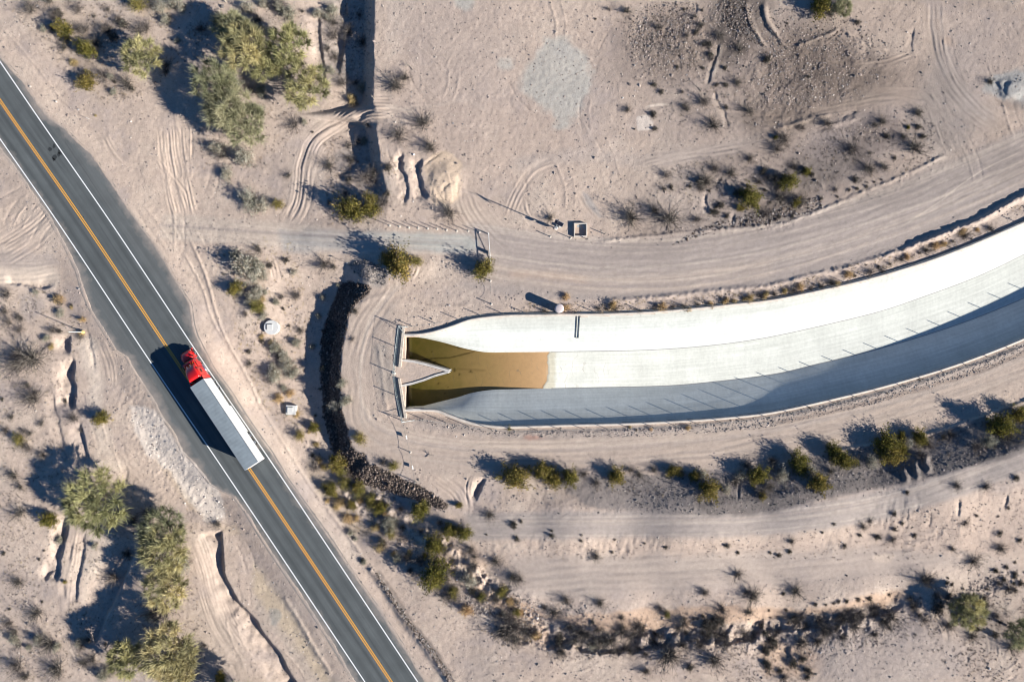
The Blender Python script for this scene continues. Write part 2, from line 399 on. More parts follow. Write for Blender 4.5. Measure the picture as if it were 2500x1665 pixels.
# many faint single wheel tracks crossing the flats
rt = random.Random(41)
for (uu0, vv0, uu1, vv1, ang0, n_) in ((430, 280, 600, 560, 1.35, 12), (960, 20, 1500, 560, 1.2, 26), (0, 480, 130, 640, -.5, 8), (1230, 1560, 1800, 1660, .1, 8), (540, 1300, 760, 1660, 1.0, 10), (2300, 60, 2500, 420, 1.0, 12), (2050, 1530, 2480, 1660, .3, 10), (380, 540, 700, 760, .95, 10), (200, 860, 330, 1250, 1.15, 8)):
    for k_ in range(n_):
        a_ = ang0 + rt.gauss(0, .35); L_ = rt.uniform(40, 150); u_, v_ = rt.uniform(uu0, uu1), rt.uniform(vv0, vv1); cvt = rt.uniform(-.5, .5)
        for sep in (0, 24):
            pts = []
            for q_ in range(5):
                t_ = (q_ / 4 - .5) * L_; aa = a_ + cvt * t_ / L_
                pts.append((u_ + math.cos(aa) * t_ - math.sin(a_) * sep, v_ + math.sin(aa) * t_ + math.cos(a_) * sep))
            ridge(pts, rt.choice((-1, 1)) * rt.uniform(.03, .07), rt.uniform(1.8, 3.0), 1.2, 24, .5)
# gentle washboard along the graded roads
ruts([(1180, 600), (1400, 660), (1650, 660), (1900, 620), (2200, 530), (2400, 440), (2700, 300)], 84, .035, 9, 40)
ruts([(960, 700), (880, 820), (870, 950), (900, 1060), (1100, 1110), (1500, 1105), (1900, 1060), (2300, 960), (2650, 830)], 52, .03, 8, 41)
ruts([(1120, 1290), (1500, 1285), (1900, 1275), (2250, 1215), (2650, 1060)], 34, .025, 9, 42)
ruts([(1250, 1410), (1600, 1395), (2000, 1370), (2300, 1330)], 60, .035, 10, 43)
ruts([(620, 565), (800, 580), (1150, 600)], 30, .03, 8, 44)
# natural relief, smoother on the graded surfaces
GR = np.clip(TRK, 0, 1)
rough = np.ones_like(U)
def blob_mask(u0, v0, ru, rv, soft=0.35, seed=1, rot=0.0, wobb=0.35):
    c, s_ = math.cos(rot), math.sin(rot)
    a = ((U - u0) * c + (V - v0) * s_) / ru; b = (-(U - u0) * s_ + (V - v0) * c) / rv
    q = np.hypot(a, b)
    m = q < 1.9
    o = np.zeros_like(U)
    qq = q[m] + wobb * fbm(U[m], V[m], (ru + rv) * 0.35, 4, seed)
    o[m] = 1 - sst(1 - soft, 1 + soft, qq)
    return o
relief = fbm(U, V, 90, 3, 50) * .07 + fbm(U, V, 24, 3, 51) * .035 + fbm(U, V, 7, 2, 52) * .035
h += relief * nomask * (1 - 0.75 * GR) * (0.6 + 0.4 * sst(0, 40, -inside))
lump = np.maximum.reduce([blob_mask(*a) for a in (
    (1640, 100, 130, 85, .4, 3), (1790, 60, 60, 80, .4, 4), (1960, 170, 170, 90, .4, 5), (1900, 260, 90, 40, .4, 6), (1290, 1480, 90, 30, .5, 7, .5), (1150, 1440, 130, 24, .5, 8, .75),
    (1380, 1500, 120, 24, .5, 9), (1750, 1570, 200, 35, .5, 10), (2040, 1560, 150, 45, .5, 11, -.2), (2420, 1430, 90, 30, .5, 12, -.3), (2130, 325, 60, 20, .5, 13),
    (1880, 540, 80, 25, .5, 14), (880, 100, 40, 110, .4, 15), (870, 500, 50, 40, .5, 16))])
h += lump * (np.abs(fbm(U, V, 7, 3, 60)) * .17 - .03 + .14 * fbm(U, V, 22, 3, 61)) * nomask
# rain rills down the bank faces
bankm = np.maximum.reduce([blob_mask(*a) for a in ((1450, 1335, 260, 28, .5, 41), (1850, 1330, 260, 32, .5, 42, -.06), (2240, 1275, 220, 62, .5, 43, -.3), (2440, 1240, 120, 70, .5, 44, -.3))])
h += bankm * sst(-.4, .5, fbm(U, V, 60, 2, 66)) * (.11 * fbm(U * 1.0 + V * .15, V * .3, 15, 3, 62) + .07 * fbm(U, V * .6, 8, 2, 63)) * nomask
gulm = np.maximum.reduce([blob_mask(*a) for a in ((1560, 1560, 230, 26, .5, 45, -.04), (1950, 1530, 250, 30, .5, 46, -.12), (1350, 1550, 120, 30, .5, 47), (1120, 1370, 170, 24, .5, 48, .7), (900, 1230, 90, 26, .5, 49, .5))])
h += gulm * (.95 * np.clip(fbm(U, V, 22, 3, 64), -.2, 1) + .22 * fbm(U, V, 9, 2, 65)) * nomask
mudm = blob_mask(420, 1110, 75, 190, .25, 57, -.55, .3)
h += mudm * (.10 * np.abs(fbm(U, V, 11, 3, 67)) + .06 * fbm(U, V, 5, 2, 68)) * nomask
# graded strip: highway bed dips under the asphalt, drifts over its edge
bed = ROAD_Z + 0.010 - 0.02 * np.clip(inside, -1, 3) + .035 * fbm(U, V, 7, 3, 90)
h = np.where(inside > 1.2, ROAD_Z - .06, np.where(inside > -10, bed * sst(-10, 0, inside) + h * (1 - sst(-10, 0, inside)), h))
# the canal cut under its lining
cut_poly = [(988, 812)] + N_LIP[1:] + S_LIP[::-1][:-1] + [(988, 1008)]
dc = poly_sd(cut_poly, U, V)
dw = poly_sd(WEDGE, U, V)
flat = 1 - sst(0, 22, dc)
berm_keep = sst(1150, 1500, U)
h = h * (1 - flat) + flat * (h * .4 - .03)
hold = poly_sd([(960, 872), (975, 872), (1098, 907), (975, 948), (960, 948)], U, V)
cut = (dc < -3.4) & ~((hold < 0) & (dw < -1.5)) & (U > 981)
h = np.where(cut, -8.0, h)

def ground_z(u, v):
    i = min(max(np.searchsorted(AU, u) - 1, 0), NX - 2); j = min(max(np.searchsorted(AV, v) - 1, 0), NY - 2)
    fx = (u - AU[i]) / (AU[i + 1] - AU[i]); fy = (v - AV[j]) / (AV[j + 1] - AV[j])
    return float((h[j, i] * (1 - fx) + h[j, i + 1] * fx) * (1 - fy) + (h[j + 1, i] * (1 - fx) + h[j + 1, i + 1] * fx) * fy)
def ground_zs(u, v):
    i = np.clip(np.searchsorted(AU, u) - 1, 0, NX - 2); j = np.clip(np.searchsorted(AV, v) - 1, 0, NY - 2)
    fx = (u - AU[i]) / (AU[i + 1] - AU[i]); fy = (v - AV[j]) / (AV[j + 1] - AV[j])
    return (h[j, i] * (1 - fx) + h[j, i + 1] * fx) * (1 - fy) + (h[j + 1, i] * (1 - fx) + h[j + 1, i + 1] * fx) * fy
def gp(u, v, dz=0.0):
    """ground point seen at map point (u, v)"""
    z = ground_z(u, v)
    p = at(u, v, z)
    p.z += dz
    return p

# ------------------------------------------------------------------ soil colours (what the soil itself is made of)
TAN = np.array([.440, .350, .286]); GREY = np.array([.335, .285, .255]); DARK = np.array([.160, .135, .122]); ORANGE = np.array([.460, .320, .225])
CREAM = np.array([.560, .470, .385]); BLUE = np.array([.375, .375, .340]); STRAW = np.array([.480, .370, .220]); PALE = np.array([.590, .515, .445])
BROWN = np.array([.235, .185, .155]); MAUVE = np.array([.330, .280, .262]); SAND = np.array([.470, .380, .310])
colr = np.empty(U.shape + (3,), np.float32)
n1 = fbm(U, V, 240, 4, 101); n2 = fbm(U, V, 60, 4, 102); n3 = fbm(U, V, 16, 3, 103)
colr[:] = TAN
def mixc(m, c, k=1.0):
    m = (np.clip(m, 0, 1) * k)[..., None]
    colr[:] = colr * (1 - m) + np.asarray(c, np.float32) * m
mixc(sst(-.1, .6, n1), GREY, .55)
mixc(sst(.0, .7, n2), CREAM, .35)
mixc(sst(.1, .7, -n2), MAUVE, .45)
# left side is a warmer sand
mixc((1 - sst(500, 1000, U + 0.3 * V)) * sst(-.5, .6, n2), SAND, .5)
def cpatch(pts, c, k=1.0, soft=10, wobb=10, sc=30, seed=5, smp=True):
    if smp and len(pts) > 3: pts = smooth_line(list(pts) + [pts[0]], 3)
    sj, si = win(pts, soft * 3 + wobb)
    u = U[sj, si]; v = V[sj, si]
    d = poly_sd(pts, u, v) + wobb * fbm(u, v, sc, 4, seed)
    m = (1 - sst(-soft, soft, d))
    m = (m * k)[..., None]
    colr[sj, si] = colr[sj, si] * (1 - m) + np.asarray(c, np.float32) * m
def cline(pts, c, w, k=1.0, soft=4, wobb=3, seed=6):
    if len(pts) > 2: pts = smooth_line(pts, 4)
    sj, si = win(pts, w * 2 + soft * 2)
    u = U[sj, si]; v = V[sj, si]
    d, s, a, L = line_sd(pts, u, v)
    m = 1 - sst(w - soft, w + soft, d + wobb * fbm(u, v, 14, 3, seed))
    m = m * sst(0, 30, a) * (1 - sst(L - 30, L, a))
    m = (m * k)[..., None]
    colr[sj, si] = colr[sj, si] * (1 - m) + np.asarray(c, np.float32) * m
def cblob(u0, v0, ru, rv, c, k=1.0, soft=.5, seed=3, rot=0.0, wobb=.5):
    mixc(blob_mask(u0, v0, ru, rv, soft, seed, rot, wobb), c, k)
# big areas
cblob(1090, 130, 150, 190, np.array([.375, .305, .262]), .6, .6, 21)
cblob(1250, 330, 220, 120, np.array([.400, .315, .262]), .5, .6, 22)
cblob(1640, 110, 150, 90, BROWN, .6, .7, 23)
cblob(1560, 190, 90, 70, BROWN, .3, .7, 123)
cblob(1700, 300, 120, 120, np.array([.345, .275, .23]), .5, .7, 124)
cblob(1900, 400, 170, 60, np.array([.30, .245, .21]), .5, .6, 125, -.2)
cblob(1800, 60, 75, 95, DARK, .85, .5, 24)
cblob(1990, 170, 190, 100, BROWN, .85, .6, 25)
cblob(1900, 270, 110, 50, BROWN, .5, .6, 26)
cblob(2130, 60, 70, 60, TAN, .7, .5, 27)
cblob(2160, 110, 60, 30, SAND, .6, .5, 28)
cblob(2080, 360, 150, 70, MAUVE, .7, .6, 29, -.3)
cblob(2150, 320, 80, 36, BROWN, .4, .6, 30)
cblob(2000, 420, 110, 40, np.array([.265, .225, .20]), .6, .5, 31, -.35)
cblob(1900, 520, 90, 30, DARK, .65, .5, 32, -.3)
cblob(1680, 560, 130, 26, np.array([.25, .21, .185]), .5, .6, 33, -.1)
cblob(2320, 250, 80, 190, np.array([.325, .285, .26]), .6, .6, 34, .3)
cblob(2420, 120, 110, 110, np.array([.365, .300, .262]), .6, .6, 35)
cblob(1580, 430, 170, 60, SAND, .35, .6, 36)
cline(T('C', 0, 1130, 500, 1060, 900, 1100, 1400, 1040, 1792, 930), np.array([.39, .33, .29]), 16, .5, 14)
# graded roads
cline([(1120, 620), (1400, 655), (1650, 658), (1900, 618), (2200, 528), (2450, 425), (2700, 300)], np.array([.325, .277, .248]), 80, .92, 10)
cline([(1120, 660), (1400, 690), (1650, 690), (1900, 650)], np.array([.375, .305, .255]), 24, .5, 14)
cline([(1230, 120 + 550), (1330, 122 + 550), (1450, 685)], ORANGE, 10, .35, 8)
cline([(960, 720), (880, 820), (870, 950), (900, 1060), (1100, 1110), (1500, 1105), (1900, 1060), (2300, 960), (2650, 830)], np.array([.385, .312, .26]), 52, .85, 9)
cline([(1120, 1285), (1500, 1280), (1900, 1270), (2250, 1208), (2650, 1050)], np.array([.32, .277, .25]), 34, .9, 8)
cline([(1230, 1410), (1600, 1396), (2000, 1372), (2350, 1330)], np.array([.365, .305, .264]), 50, .7, 12)
cline([(380, 552), (650, 572), (800, 580)], np.array([.430, .360, .300]), 32, .8, 8)
cpatch(T('F', 180, 40, 500, 30, 900, 50, 1300, 60, 1490, 70, 1500, 190, 1250, 190, 1000, 170, 700, 180, 450, 180, 200, 170), np.array([.352, .335, .312]), .75, 12, 10, 40, 41)
cpatch(T('F', 700, 60, 1000, 55, 1480, 75, 1490, 180, 1250, 180, 950, 120), BLUE, .7, 10, 9, 26, 42)
cpatch(T('F', 1060, 260, 1450, 270, 1500, 330, 1300, 390, 1100, 390), SAND, .5, 14, 12, 40, 43)
# tyre polished streaks along the graded roads
ROADS = (([(1120, 600), (1400, 640), (1650, 642), (1900, 600), (2200, 510), (2450, 405), (2700, 285)], 64, 15), ([(990, 690), (900, 810), (880, 950), (915, 1050), (1110, 1102), (1500, 1100), (1900, 1055), (2300, 955), (2650, 825)], 40, 11), ([(1150, 1285), (1500, 1280), (1900, 1270), (2250, 1208), (2650, 1050)], 24, 6), ([(380, 560), (650, 578), (820, 590), (1150, 605)], 22, 6))
for pts, hw_, n_ in ROADS:
    for k in range(n_):
        o_ = random.uniform(-hw_, hw_)
        cline([(u_, v_ + o_ + random.uniform(-4, 4)) for u_, v_ in pts], random.choice([CREAM, CREAM, SAND, MAUVE, np.array([.29, .25, .225])]), random.uniform(1.2, 3.2), random.uniform(.18, .5), 1.6, 2.2, k + 5)
# blue grey gravel heaps spread flat
cpatch(T('C', 250, 250, 370, 260, 480, 330, 550, 440, 570, 540, 540, 640, 480, 750, 430, 830, 350, 890, 325, 870, 350, 820, 260, 760, 170, 690, 100, 620, 85, 540, 130, 450, 190, 370, 235, 300), BLUE, .62, 12, 14, 22, 44)
cpatch(T('C', -60, 400, 20, 400, 40, 450, 0, 480, -70, 470), BLUE, .5, 8, 6, 14, 45)
cpatch(T('B', 1380, -40, 1500, -30, 1490, 60, 1430, 75, 1370, 30), BLUE, .6, 8, 6, 14, 46)
cpatch(T('C', 510, 1310, 560, 1350, 640, 1470, 610, 1480, 540, 1400), np.array([.30, .29, .28]), .6, 6, 5, 14, 47)
cpatch([(2398, 215), (2415, 190), (2450, 178), (2520, 176), (2520, 258), (2475, 256), (2440, 242)], np.array([.35, .35, .335]), .8, 9, 9, 16, 48)
cpatch(T('D', 1620, 700, 1700, 660, 1800, 720, 1800, 740, 1700, 745), BROWN, .6, 8, 6, 14, 49)
# tracks
for off in (0, 60):
    cline(T('D', 1150 + off, 0, 1180 + off, 250, 1250 + off, 480, 1370 + off, 680, 1560 + off, 830), np.array([.40, .34, .30]), 6, .45, 5, 3)
cline(T('D', 1200, 240, 1290, 300, 1300, 350), ORANGE, 9, .35, 7)
cline(T('C', 1640, 0, 1665, 130, 1720, 270, 1792, 350), SAND, 8, .8, 3)
cline(T('D', 30, 0, 40, 110, 90, 210, 150, 260), SAND, 7, .6, 3)
cline(T('C', 1428, 270, 1455, 330, 1420, 450, 1390, 560), CREAM, 5, .6, 3)
cline(T('C', 1400, 600, 1450, 720, 1490, 850), SAND, 8, .6, 4)
cline(T('B', 1000, 730, 1200, 730, 1450, 690, 1640, 800), np.array([.42, .345, .29]), 4, .5, 3)
cline(T('B', 840, 725, 1000, 745, 1150, 790), CREAM, 5, .4, 4)
cline(T('C', 420, 820, 560, 960, 640, 1000), GREY, 14, .3, 12)
cline(T('D', 1220, 1370, 1500, 1170, 1792, 1030), CREAM, 1.6, .5, 1.2, 1)
cline(T('D', 930, 1568, 1200, 1390, 1330, 1300), CREAM, 1.6, .5, 1.2, 1)
# pale dried mud by the highway
MUD = T('E', 890, 1240, 1000, 1235, 1090, 1290, 1150, 1400, 1250, 1530) + T('I', 1320, 70, 1430, 200, 1500, 270, 1540, 420, 1555, 445, 1450, 480, 1390, 450, 1330, 370, 1260, 290, 1200, 170, 1080, 70, 1010, 10) + T('E', 960, 1480, 905, 1370)
cpatch(MUD, PALE, .85, 5, 9, 18, 51)
cpatch(T('E', 545, 780, 650, 790, 690, 1000, 700, 1250, 640, 1280, 600, 1060, 540, 900), CREAM, .75, 12, 10, 30, 52)
cpatch(T('E', 640, 1360, 720, 1350, 780, 1568, 690, 1568) + T('I', 700, 60, 660, 20), CREAM, .6, 12, 9, 30, 53)
cpatch(T('I', 600, 540, 760, 520, 760, 700, 640, 830, 590, 1000, 560, 990, 580, 700), CREAM, .6, 14, 12, 30, 54)
cpatch(T('I', 640, 60, 830, 40, 830, 150, 660, 110), CREAM, .6, 14, 12, 30, 55)
cpatch(T('I', 1260, 1080, 1420, 1000, 1600, 1200, 1690, 1500, 1500, 1450, 1320, 1310, 1240, 1240), SAND, .7, 16, 14, 30, 56)
cpatch(T('E', -60, 280, 300, 290, 400, 330, 380, 420, 180, 405, -60, 390), CREAM, .55, 8, 6, 30, 57)
cpatch(T('E', -60, 180, 300, 190, 420, 260, 300, 290, -60, 285), GREY, .6, 8, 6, 30, 58)
cpatch(T('E', 130, 480, 260, 470, 300, 560, 240, 640, 170, 660, 140, 580), GREY, .7, 8, 6, 20, 59)
cpatch(T('J', 0, 720, 60, 800, 260, 1050, 560, 1560, 700, 1600, 420, 1600, 200, 1300, 0, 1050), np.array([.40, .335, .275]), .6, 10, 8, 30, 60)
cpatch(T('J', 0, 760, 150, 950, 340, 1250, 520, 1540, 470, 1568, 300, 1340, 100, 1080, 0, 940), STRAW, .35, 10, 10, 20, 61)
cpatch(T('J', 100, 1060, 170, 1070, 190, 1130, 130, 1180, 110, 1120), np.array([.25, .25, .23]), .6, 4, 4, 10, 62)
cpatch(T('I', 1080, 60, 1220, 180, 1290, 310, 1500, 520, 1640, 560, 1600, 500, 1400, 460, 1250, 320, 1150, 190), STRAW, .22, 8, 8, 20, 63)
# gravel strips
cline(T('J', 800, 770, 920, 940, 1045, 1138, 1230, 1368, 1360, 1568), DARK, 10, .85, 4)
cpatch(T('F', 640, 260, 760, 230, 900, 300, 900, 400, 840, 420, 790, 400, 690, 320), np.array([.235, .215, .20]), .75, 8, 8, 20, 64)
cline([(1004, 1030), (1100, 1040), (1240, 1056), (1400, 1059), (1600, 1050), (1780, 1036), (1880, 1024), (2003, 998), (2146, 964), (2289, 923), (2396, 888), (2500, 846), (2640, 788)], np.array([.285, .245, .22]), 13, .7, 6)
cline([(1880, 1036), (2003, 1010), (2146, 977), (2289, 937), (2396, 903), (2500, 862), (2640, 805)], BROWN, 6, .7, 4)
cline([(985, 1024), (1030, 1018), (1080, 1024), (1130, 1040)], BROWN, 6, .6, 4)
cline(T('F', 860, 760, 880, 900, 900, 1050, 940, 1220), np.array([.30, .27, .24]), 22, .6, 12)
cline([(1419, 745), (1597, 736), (1776, 717), (1880, 706), (2003, 676), (2110, 649), (2217, 615), (2331, 569), (2420, 528), (2500, 488), (2640, 420)], np.array([.43, .345, .29]), 13, .7, 4)
# ramp face of the spoil bank: dark gravel
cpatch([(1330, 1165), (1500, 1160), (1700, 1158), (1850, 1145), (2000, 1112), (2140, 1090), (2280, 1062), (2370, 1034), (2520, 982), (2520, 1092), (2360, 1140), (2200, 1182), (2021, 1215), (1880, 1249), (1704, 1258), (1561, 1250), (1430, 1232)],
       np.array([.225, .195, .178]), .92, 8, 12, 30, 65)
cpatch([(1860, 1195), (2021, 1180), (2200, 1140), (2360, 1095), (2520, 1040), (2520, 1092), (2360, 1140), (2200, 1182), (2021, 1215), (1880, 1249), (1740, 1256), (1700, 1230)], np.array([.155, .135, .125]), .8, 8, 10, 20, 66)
# pinkish bank faces
cpatch([(1230, 1320), (1450, 1318), (1620, 1318), (1880, 1315), (2080, 1290), (2220, 1250), (2360, 1218), (2520, 1195), (2520, 1330), (2300, 1345), (2100, 1335), (1900, 1345), (1600, 1352), (1400, 1350)], np.array([.46, .355, .285]), .6, 14, 16, 34, 67)
cpatch([(1230, 1450), (1290, 1470), (1340, 1500), (1500, 1494), (1700, 1480), (1830, 1482), (2000, 1485), (2120, 1450), (2210, 1440), (2190, 1470), (2060, 1490), (1900, 1510), (1700, 1530), (1500, 1545), (1380, 1520), (1260, 1500)], ORANGE, .75, 8, 10, 26, 68)
cpatch(T('J', 960, 520, 1060, 540, 1260, 700, 1400, 800, 1560, 900, 1700, 1010, 1640, 1090, 1500, 1000, 1380, 860, 1240, 760, 1100, 650, 1000, 600), ORANGE, .6, 8, 9, 22, 69)
cpatch(T('K', -40, 960, 160, 1060, 260, 1180, 300, 1320, 200, 1300, 60, 1130, -60, 1080), ORANGE, .5, 10, 10, 24, 70)
cpatch(T('L', 0, 1300, 150, 1300, 420, 1400, 380, 1500, 200, 1520, 0, 1500), ORANGE, .6, 12, 12, 28, 71)
cpatch(T('L', 400, 1240, 900, 1130, 1200, 1200, 1400, 1400, 1200, 1568, 400, 1568), np.array([.315, .27, .245]), .6, 20, 16, 50, 72)
cpatch(T('L', 100, 900, 500, 830, 900, 780, 1000, 880, 700, 930, 300, 980), np.array([.30, .25, .22]), .55, 12, 14, 40, 73)
cpatch(T('L', 760, 700, 880, 690, 910, 720, 860, 750, 770, 745), np.array([.52, .42, .34]), .7, 5, 4, 8, 74)
cpatch(T('B', 1150, 1110, 1240, 1060, 1320, 1040, 1410, 1110, 1415, 1240, 1400, 1360, 1300, 1400, 1220, 1400, 1210, 1300, 1170, 1210), np.array([.56, .43, .31]), .7, 5, 7, 16, 75)
cpatch(T('B', 470, 0, 650, 0, 660, 400, 700, 560, 640, 600, 520, 560, 480, 300), np.array([.30, .262, .235]), .7, 8, 8, 24, 76)
cpatch(T('B', 560, 1010, 700, 1000, 860, 1160, 930, 1250, 900, 1420, 760, 1310, 640, 1230, 560, 1150), np.array([.28, .25, .23]), .6, 10, 10, 24, 77)
cpatch(T('B', 840, 0, 900, 0, 890, 400, 870, 640, 830, 640), np.array([.44, .35, .285]), .6, 8, 8, 24, 78)
cpatch(T('J', 1310, 600, 1500, 640, 1600, 760, 1500, 780, 1400, 700), ORANGE, .3, 10, 10, 24, 79)
cpatch(T('C', 890, 800, 940, 790, 985, 820, 990, 870, 960, 895, 890, 890, 878, 830), np.array([.60, .52, .45]), .9, 3, 4, 8, 80)
cline(T('C', 930, 765, 960, 730, 1040, 718, 1115, 718), np.array([.62, .52, .43]), 3, .9, 1.5, 1)
cpatch(T('A', 800, 0, 1200, 0, 1100, 120, 900, 80), STRAW, .25, 14, 14, 30, 81)
cpatch(T('A', 80, 60, 600, 40, 900, 480, 900, 640, 700, 720, 540, 560, 300, 300), np.array([.42, .335, .26]), .4, 16, 16, 40, 82)
cpatch(T('J', 380, 0, 560, 240, 720, 480, 800, 560, 700, 560, 520, 380, 380, 160), STRAW, .25, 10, 10, 20, 83)
cpatch(T('F', 0, 680, 340, 700, 400, 1250, 330, 1500, 100, 1250, 60, 1050), np.array([.42, .33, .27]), .4, 14, 12, 30, 84)
cpatch(T('F', 370, 480, 560, 400, 600, 560, 500, 900, 480, 1300, 540, 1540, 420, 1300, 370, 1000, 380, 700), np.array([.40, .31, .25]), .5, 10, 8, 30, 85)
cline(T('K', 130, 60, 250, 60), ORANGE, 10, .2, 6)
cblob(1300, 1068, 22, 6, np.array([.30, .10, .06]), .35, .6, 86)
# riprap bed
RIP = [(891, 694), (905, 703), (893, 722), (866, 742), (851, 771), (841, 814), (834, 857), (830, 907), (830, 960), (833, 1000), (847, 1050), (856, 1085), (870, 1104), (888, 1106), (899, 1133), (930, 1143), (959, 1157), (995, 1175), (1030, 1189), (1066, 1211), (1090, 1230),
       (1084, 1243), (1048, 1233), (1013, 1218), (959, 1203), (916, 1189), (877, 1178), (852, 1160), (829, 1128), (812, 1095), (802, 1060), (792, 1015), (788, 970), (784, 920), (782, 870), (788, 815), (802, 770), (820, 728), (836, 688)]
cpatch(RIP, np.array([.095, .076, .064]), .93, 4, 7, 12, 87)
mud_shadow = None
# the weathered brown ground of the upper right
ur = sst(1450, 1750, U + .25 * (V - 300)) * (1 - sst(520, 600, V + .22 * (U - 1900)))
colr *= (1 - ur * (.10 + .16 * sst(-.35, .45, fbm(U, V, 110, 4, 301))))[..., None]
brn = np.maximum.reduce([blob_mask(*a) for a in ((1985, 175, 180, 85, .6, 302), (1800, 70, 75, 90, .5, 303), (1640, 105, 120, 75, .7, 304), (1900, 285, 110, 45, .6, 305), (2030, 400, 140, 50, .6, 306, -.35), (2130, 350, 100, 34, .6, 307, -.2), (1900, 525, 80, 22, .6, 308, -.3))])
colr *= (1 - .27 * brn * (.6 + .8 * np.clip(fbm(U, V, 18, 4, 309) + .3, 0, 1)))[..., None]
# grey gravel worked into the dirt along the asphalt edge
mixc((1 - sst(0, 11, -inside + 4 * fbm(U, V, 18, 3, 311))) * sst(-.5, .3, fbm(U, V, 60, 3, 312)), [.265, .24, .22], .6)
# fine mottling of the soil everywhere
mot = (1 + .07 * n3 + .05 * fbm(U, V, 7, 2, 110))[..., None]
colr *= mot
colr *= (1 + .05 * fbm(U, V, 34, 4, 111))[..., None]
np.clip(colr, .02, .8, out=colr)

# pebble density for the material (0 smooth dust, 1 stony)
grit = .45 + .35 * n2 - .35 * GR
grit = np.maximum(grit, lump)
grit = np.clip(grit, 0.05, 1).astype(np.float32)

# ------------------------------------------------------------------ node helpers
def new_mat(name):
    m = bpy.data.materials.new(name); m.use_nodes = True
    nt = m.node_tree
    b = nt.nodes['Principled BSDF']
    b.inputs['Specular IOR Level'].default_value = 0.3
    return m, nt, b
def N(nt, t, **kw):
    n = nt.nodes.new(t)
    for k, v in kw.items():
        if k.startswith('_'): setattr(n, k[1:], v)
        else: n.inputs[k].default_value = v
    return n
def mixrgb(nt, mode, fac, a, b):
    n = nt.nodes.new('ShaderNodeMix'); n.data_type = 'RGBA'; n.blend_type = mode
    for sock, val in ((n.inputs[0], fac), (n.inputs[6], a), (n.inputs[7], b)):
        if hasattr(val, 'is_linked') or hasattr(val, 'node'): nt.links.new(val, sock)
        elif isinstance(val, (int, float)): sock.default_value = val
        else: sock.default_value = (*val, 1) if len(val) == 3 else val
    return n.outputs[2]
def ramp(nt, src, stops):
    r = nt.nodes.new('ShaderNodeValToRGB')
    el = r.color_ramp.elements
    while len(el) < len(stops): el.new(0.5)
    for e, (p, c) in zip(el, stops):
        e.position = p; e.color = (*c, 1) if not isinstance(c, (int, float)) else (c, c, c, 1)
    nt.links.new(src, r.inputs[0])
    return r.outputs[0]
def noise(nt, vec, scale, detail=3.0, rough=0.55):
    n = N(nt, 'ShaderNodeTexNoise', Scale=scale, Detail=detail, Roughness=rough)
    nt.links.new(vec, n.inputs['Vector'])
    return n.outputs['Fac']
def simple(name, col, rough=.6, metal=0.0, var=0.12, scale=3.0, bump=0.0, spec=.3, coat=0.0):
    m, nt, b = new_mat(name)
    tc = nt.nodes.new('ShaderNodeTexCoord')
    f = noise(nt, tc.outputs['Object'], scale, 4)
    lo = [max(0, c * (1 - var)) for c in col]; hi = [min(1, c * (1 + var)) for c in col]
    c = ramp(nt, f, [(0.3, lo), (0.7, hi)])
    nt.links.new(c, b.inputs['Base Color'])
    b.inputs['Roughness'].default_value = rough; b.inputs['Metallic'].default_value = metal
    b.inputs['Specular IOR Level'].default_value = spec
    if coat: b.inputs['Coat Weight'].default_value = coat; b.inputs['Coat Roughness'].default_value = .08
    if bump:
        bp = N(nt, 'ShaderNodeBump', Strength=bump, Distance=.02)
        nt.links.new(noise(nt, tc.outputs['Object'], scale * 6, 3), bp.inputs['Height']); nt.links.new(bp.outputs[0], b.inputs['Normal'])
    return m
def obj(name, me, parent=None, mat=None, kind=None, loc=None):
    o = bpy.data.objects.new(name, me); COL.objects.link(o)
    if parent is not None: o.parent = parent
    if mat is not None and me is not None and len(me.materials) == 0: me.materials.append(mat)
    if kind: o['kind'] = kind
    if loc is not None: o.location = loc
    return o
def tag(o, label, cat, group=None, kind=None):
    o['label'] = label; o['category'] = cat
    if group: o['group'] = group
    if kind: o['kind'] = kind
    return o
def np_mesh(name, verts, faces, smooth=False):
    """verts (n,3), faces (m,k) of one size k"""
    me = bpy.data.meshes.new(name)
    verts = np.ascontiguousarray(verts, np.float32); faces = np.ascontiguousarray(faces, np.int32)
    m, k = faces.shape
    me.vertices.add(len(verts)); me.vertices.foreach_set('co', verts.ravel())
    me.loops.add(m * k); me.loops.foreach_set('vertex_index', faces.ravel())
    me.polygons.add(m); me.polygons.foreach_set('loop_start', np.arange(0, m * k, k, dtype=np.int32))
    me.polygons.foreach_set('loop_total', np.full(m, k, np.int32))
    if smooth: me.polygons.foreach_set('use_smooth', np.ones(m, bool))
    me.update(calc_edges=True); me.validate()
    return me
def grid_faces(ny, nx):
    i = np.arange(ny * nx, dtype=np.int32).reshape(ny, nx)
    return np.stack([i[1:, :-1], i[1:, 1:], i[:-1, 1:], i[:-1, :-1]], -1).reshape(-1, 4)
def put_col(me, name, arr):
    a = me.color_attributes.new(name, 'FLOAT_COLOR', 'POINT')
    c = np.ones((len(arr), 4), np.float32); c[:, :arr.shape[1]] = arr
    a.data.foreach_set('color', c.ravel())
def put_f(me, name, arr):
    a = me.attributes.new(name, 'FLOAT', 'POINT')
    a.data.foreach_set('value', np.ascontiguousarray(arr, np.float32).ravel())

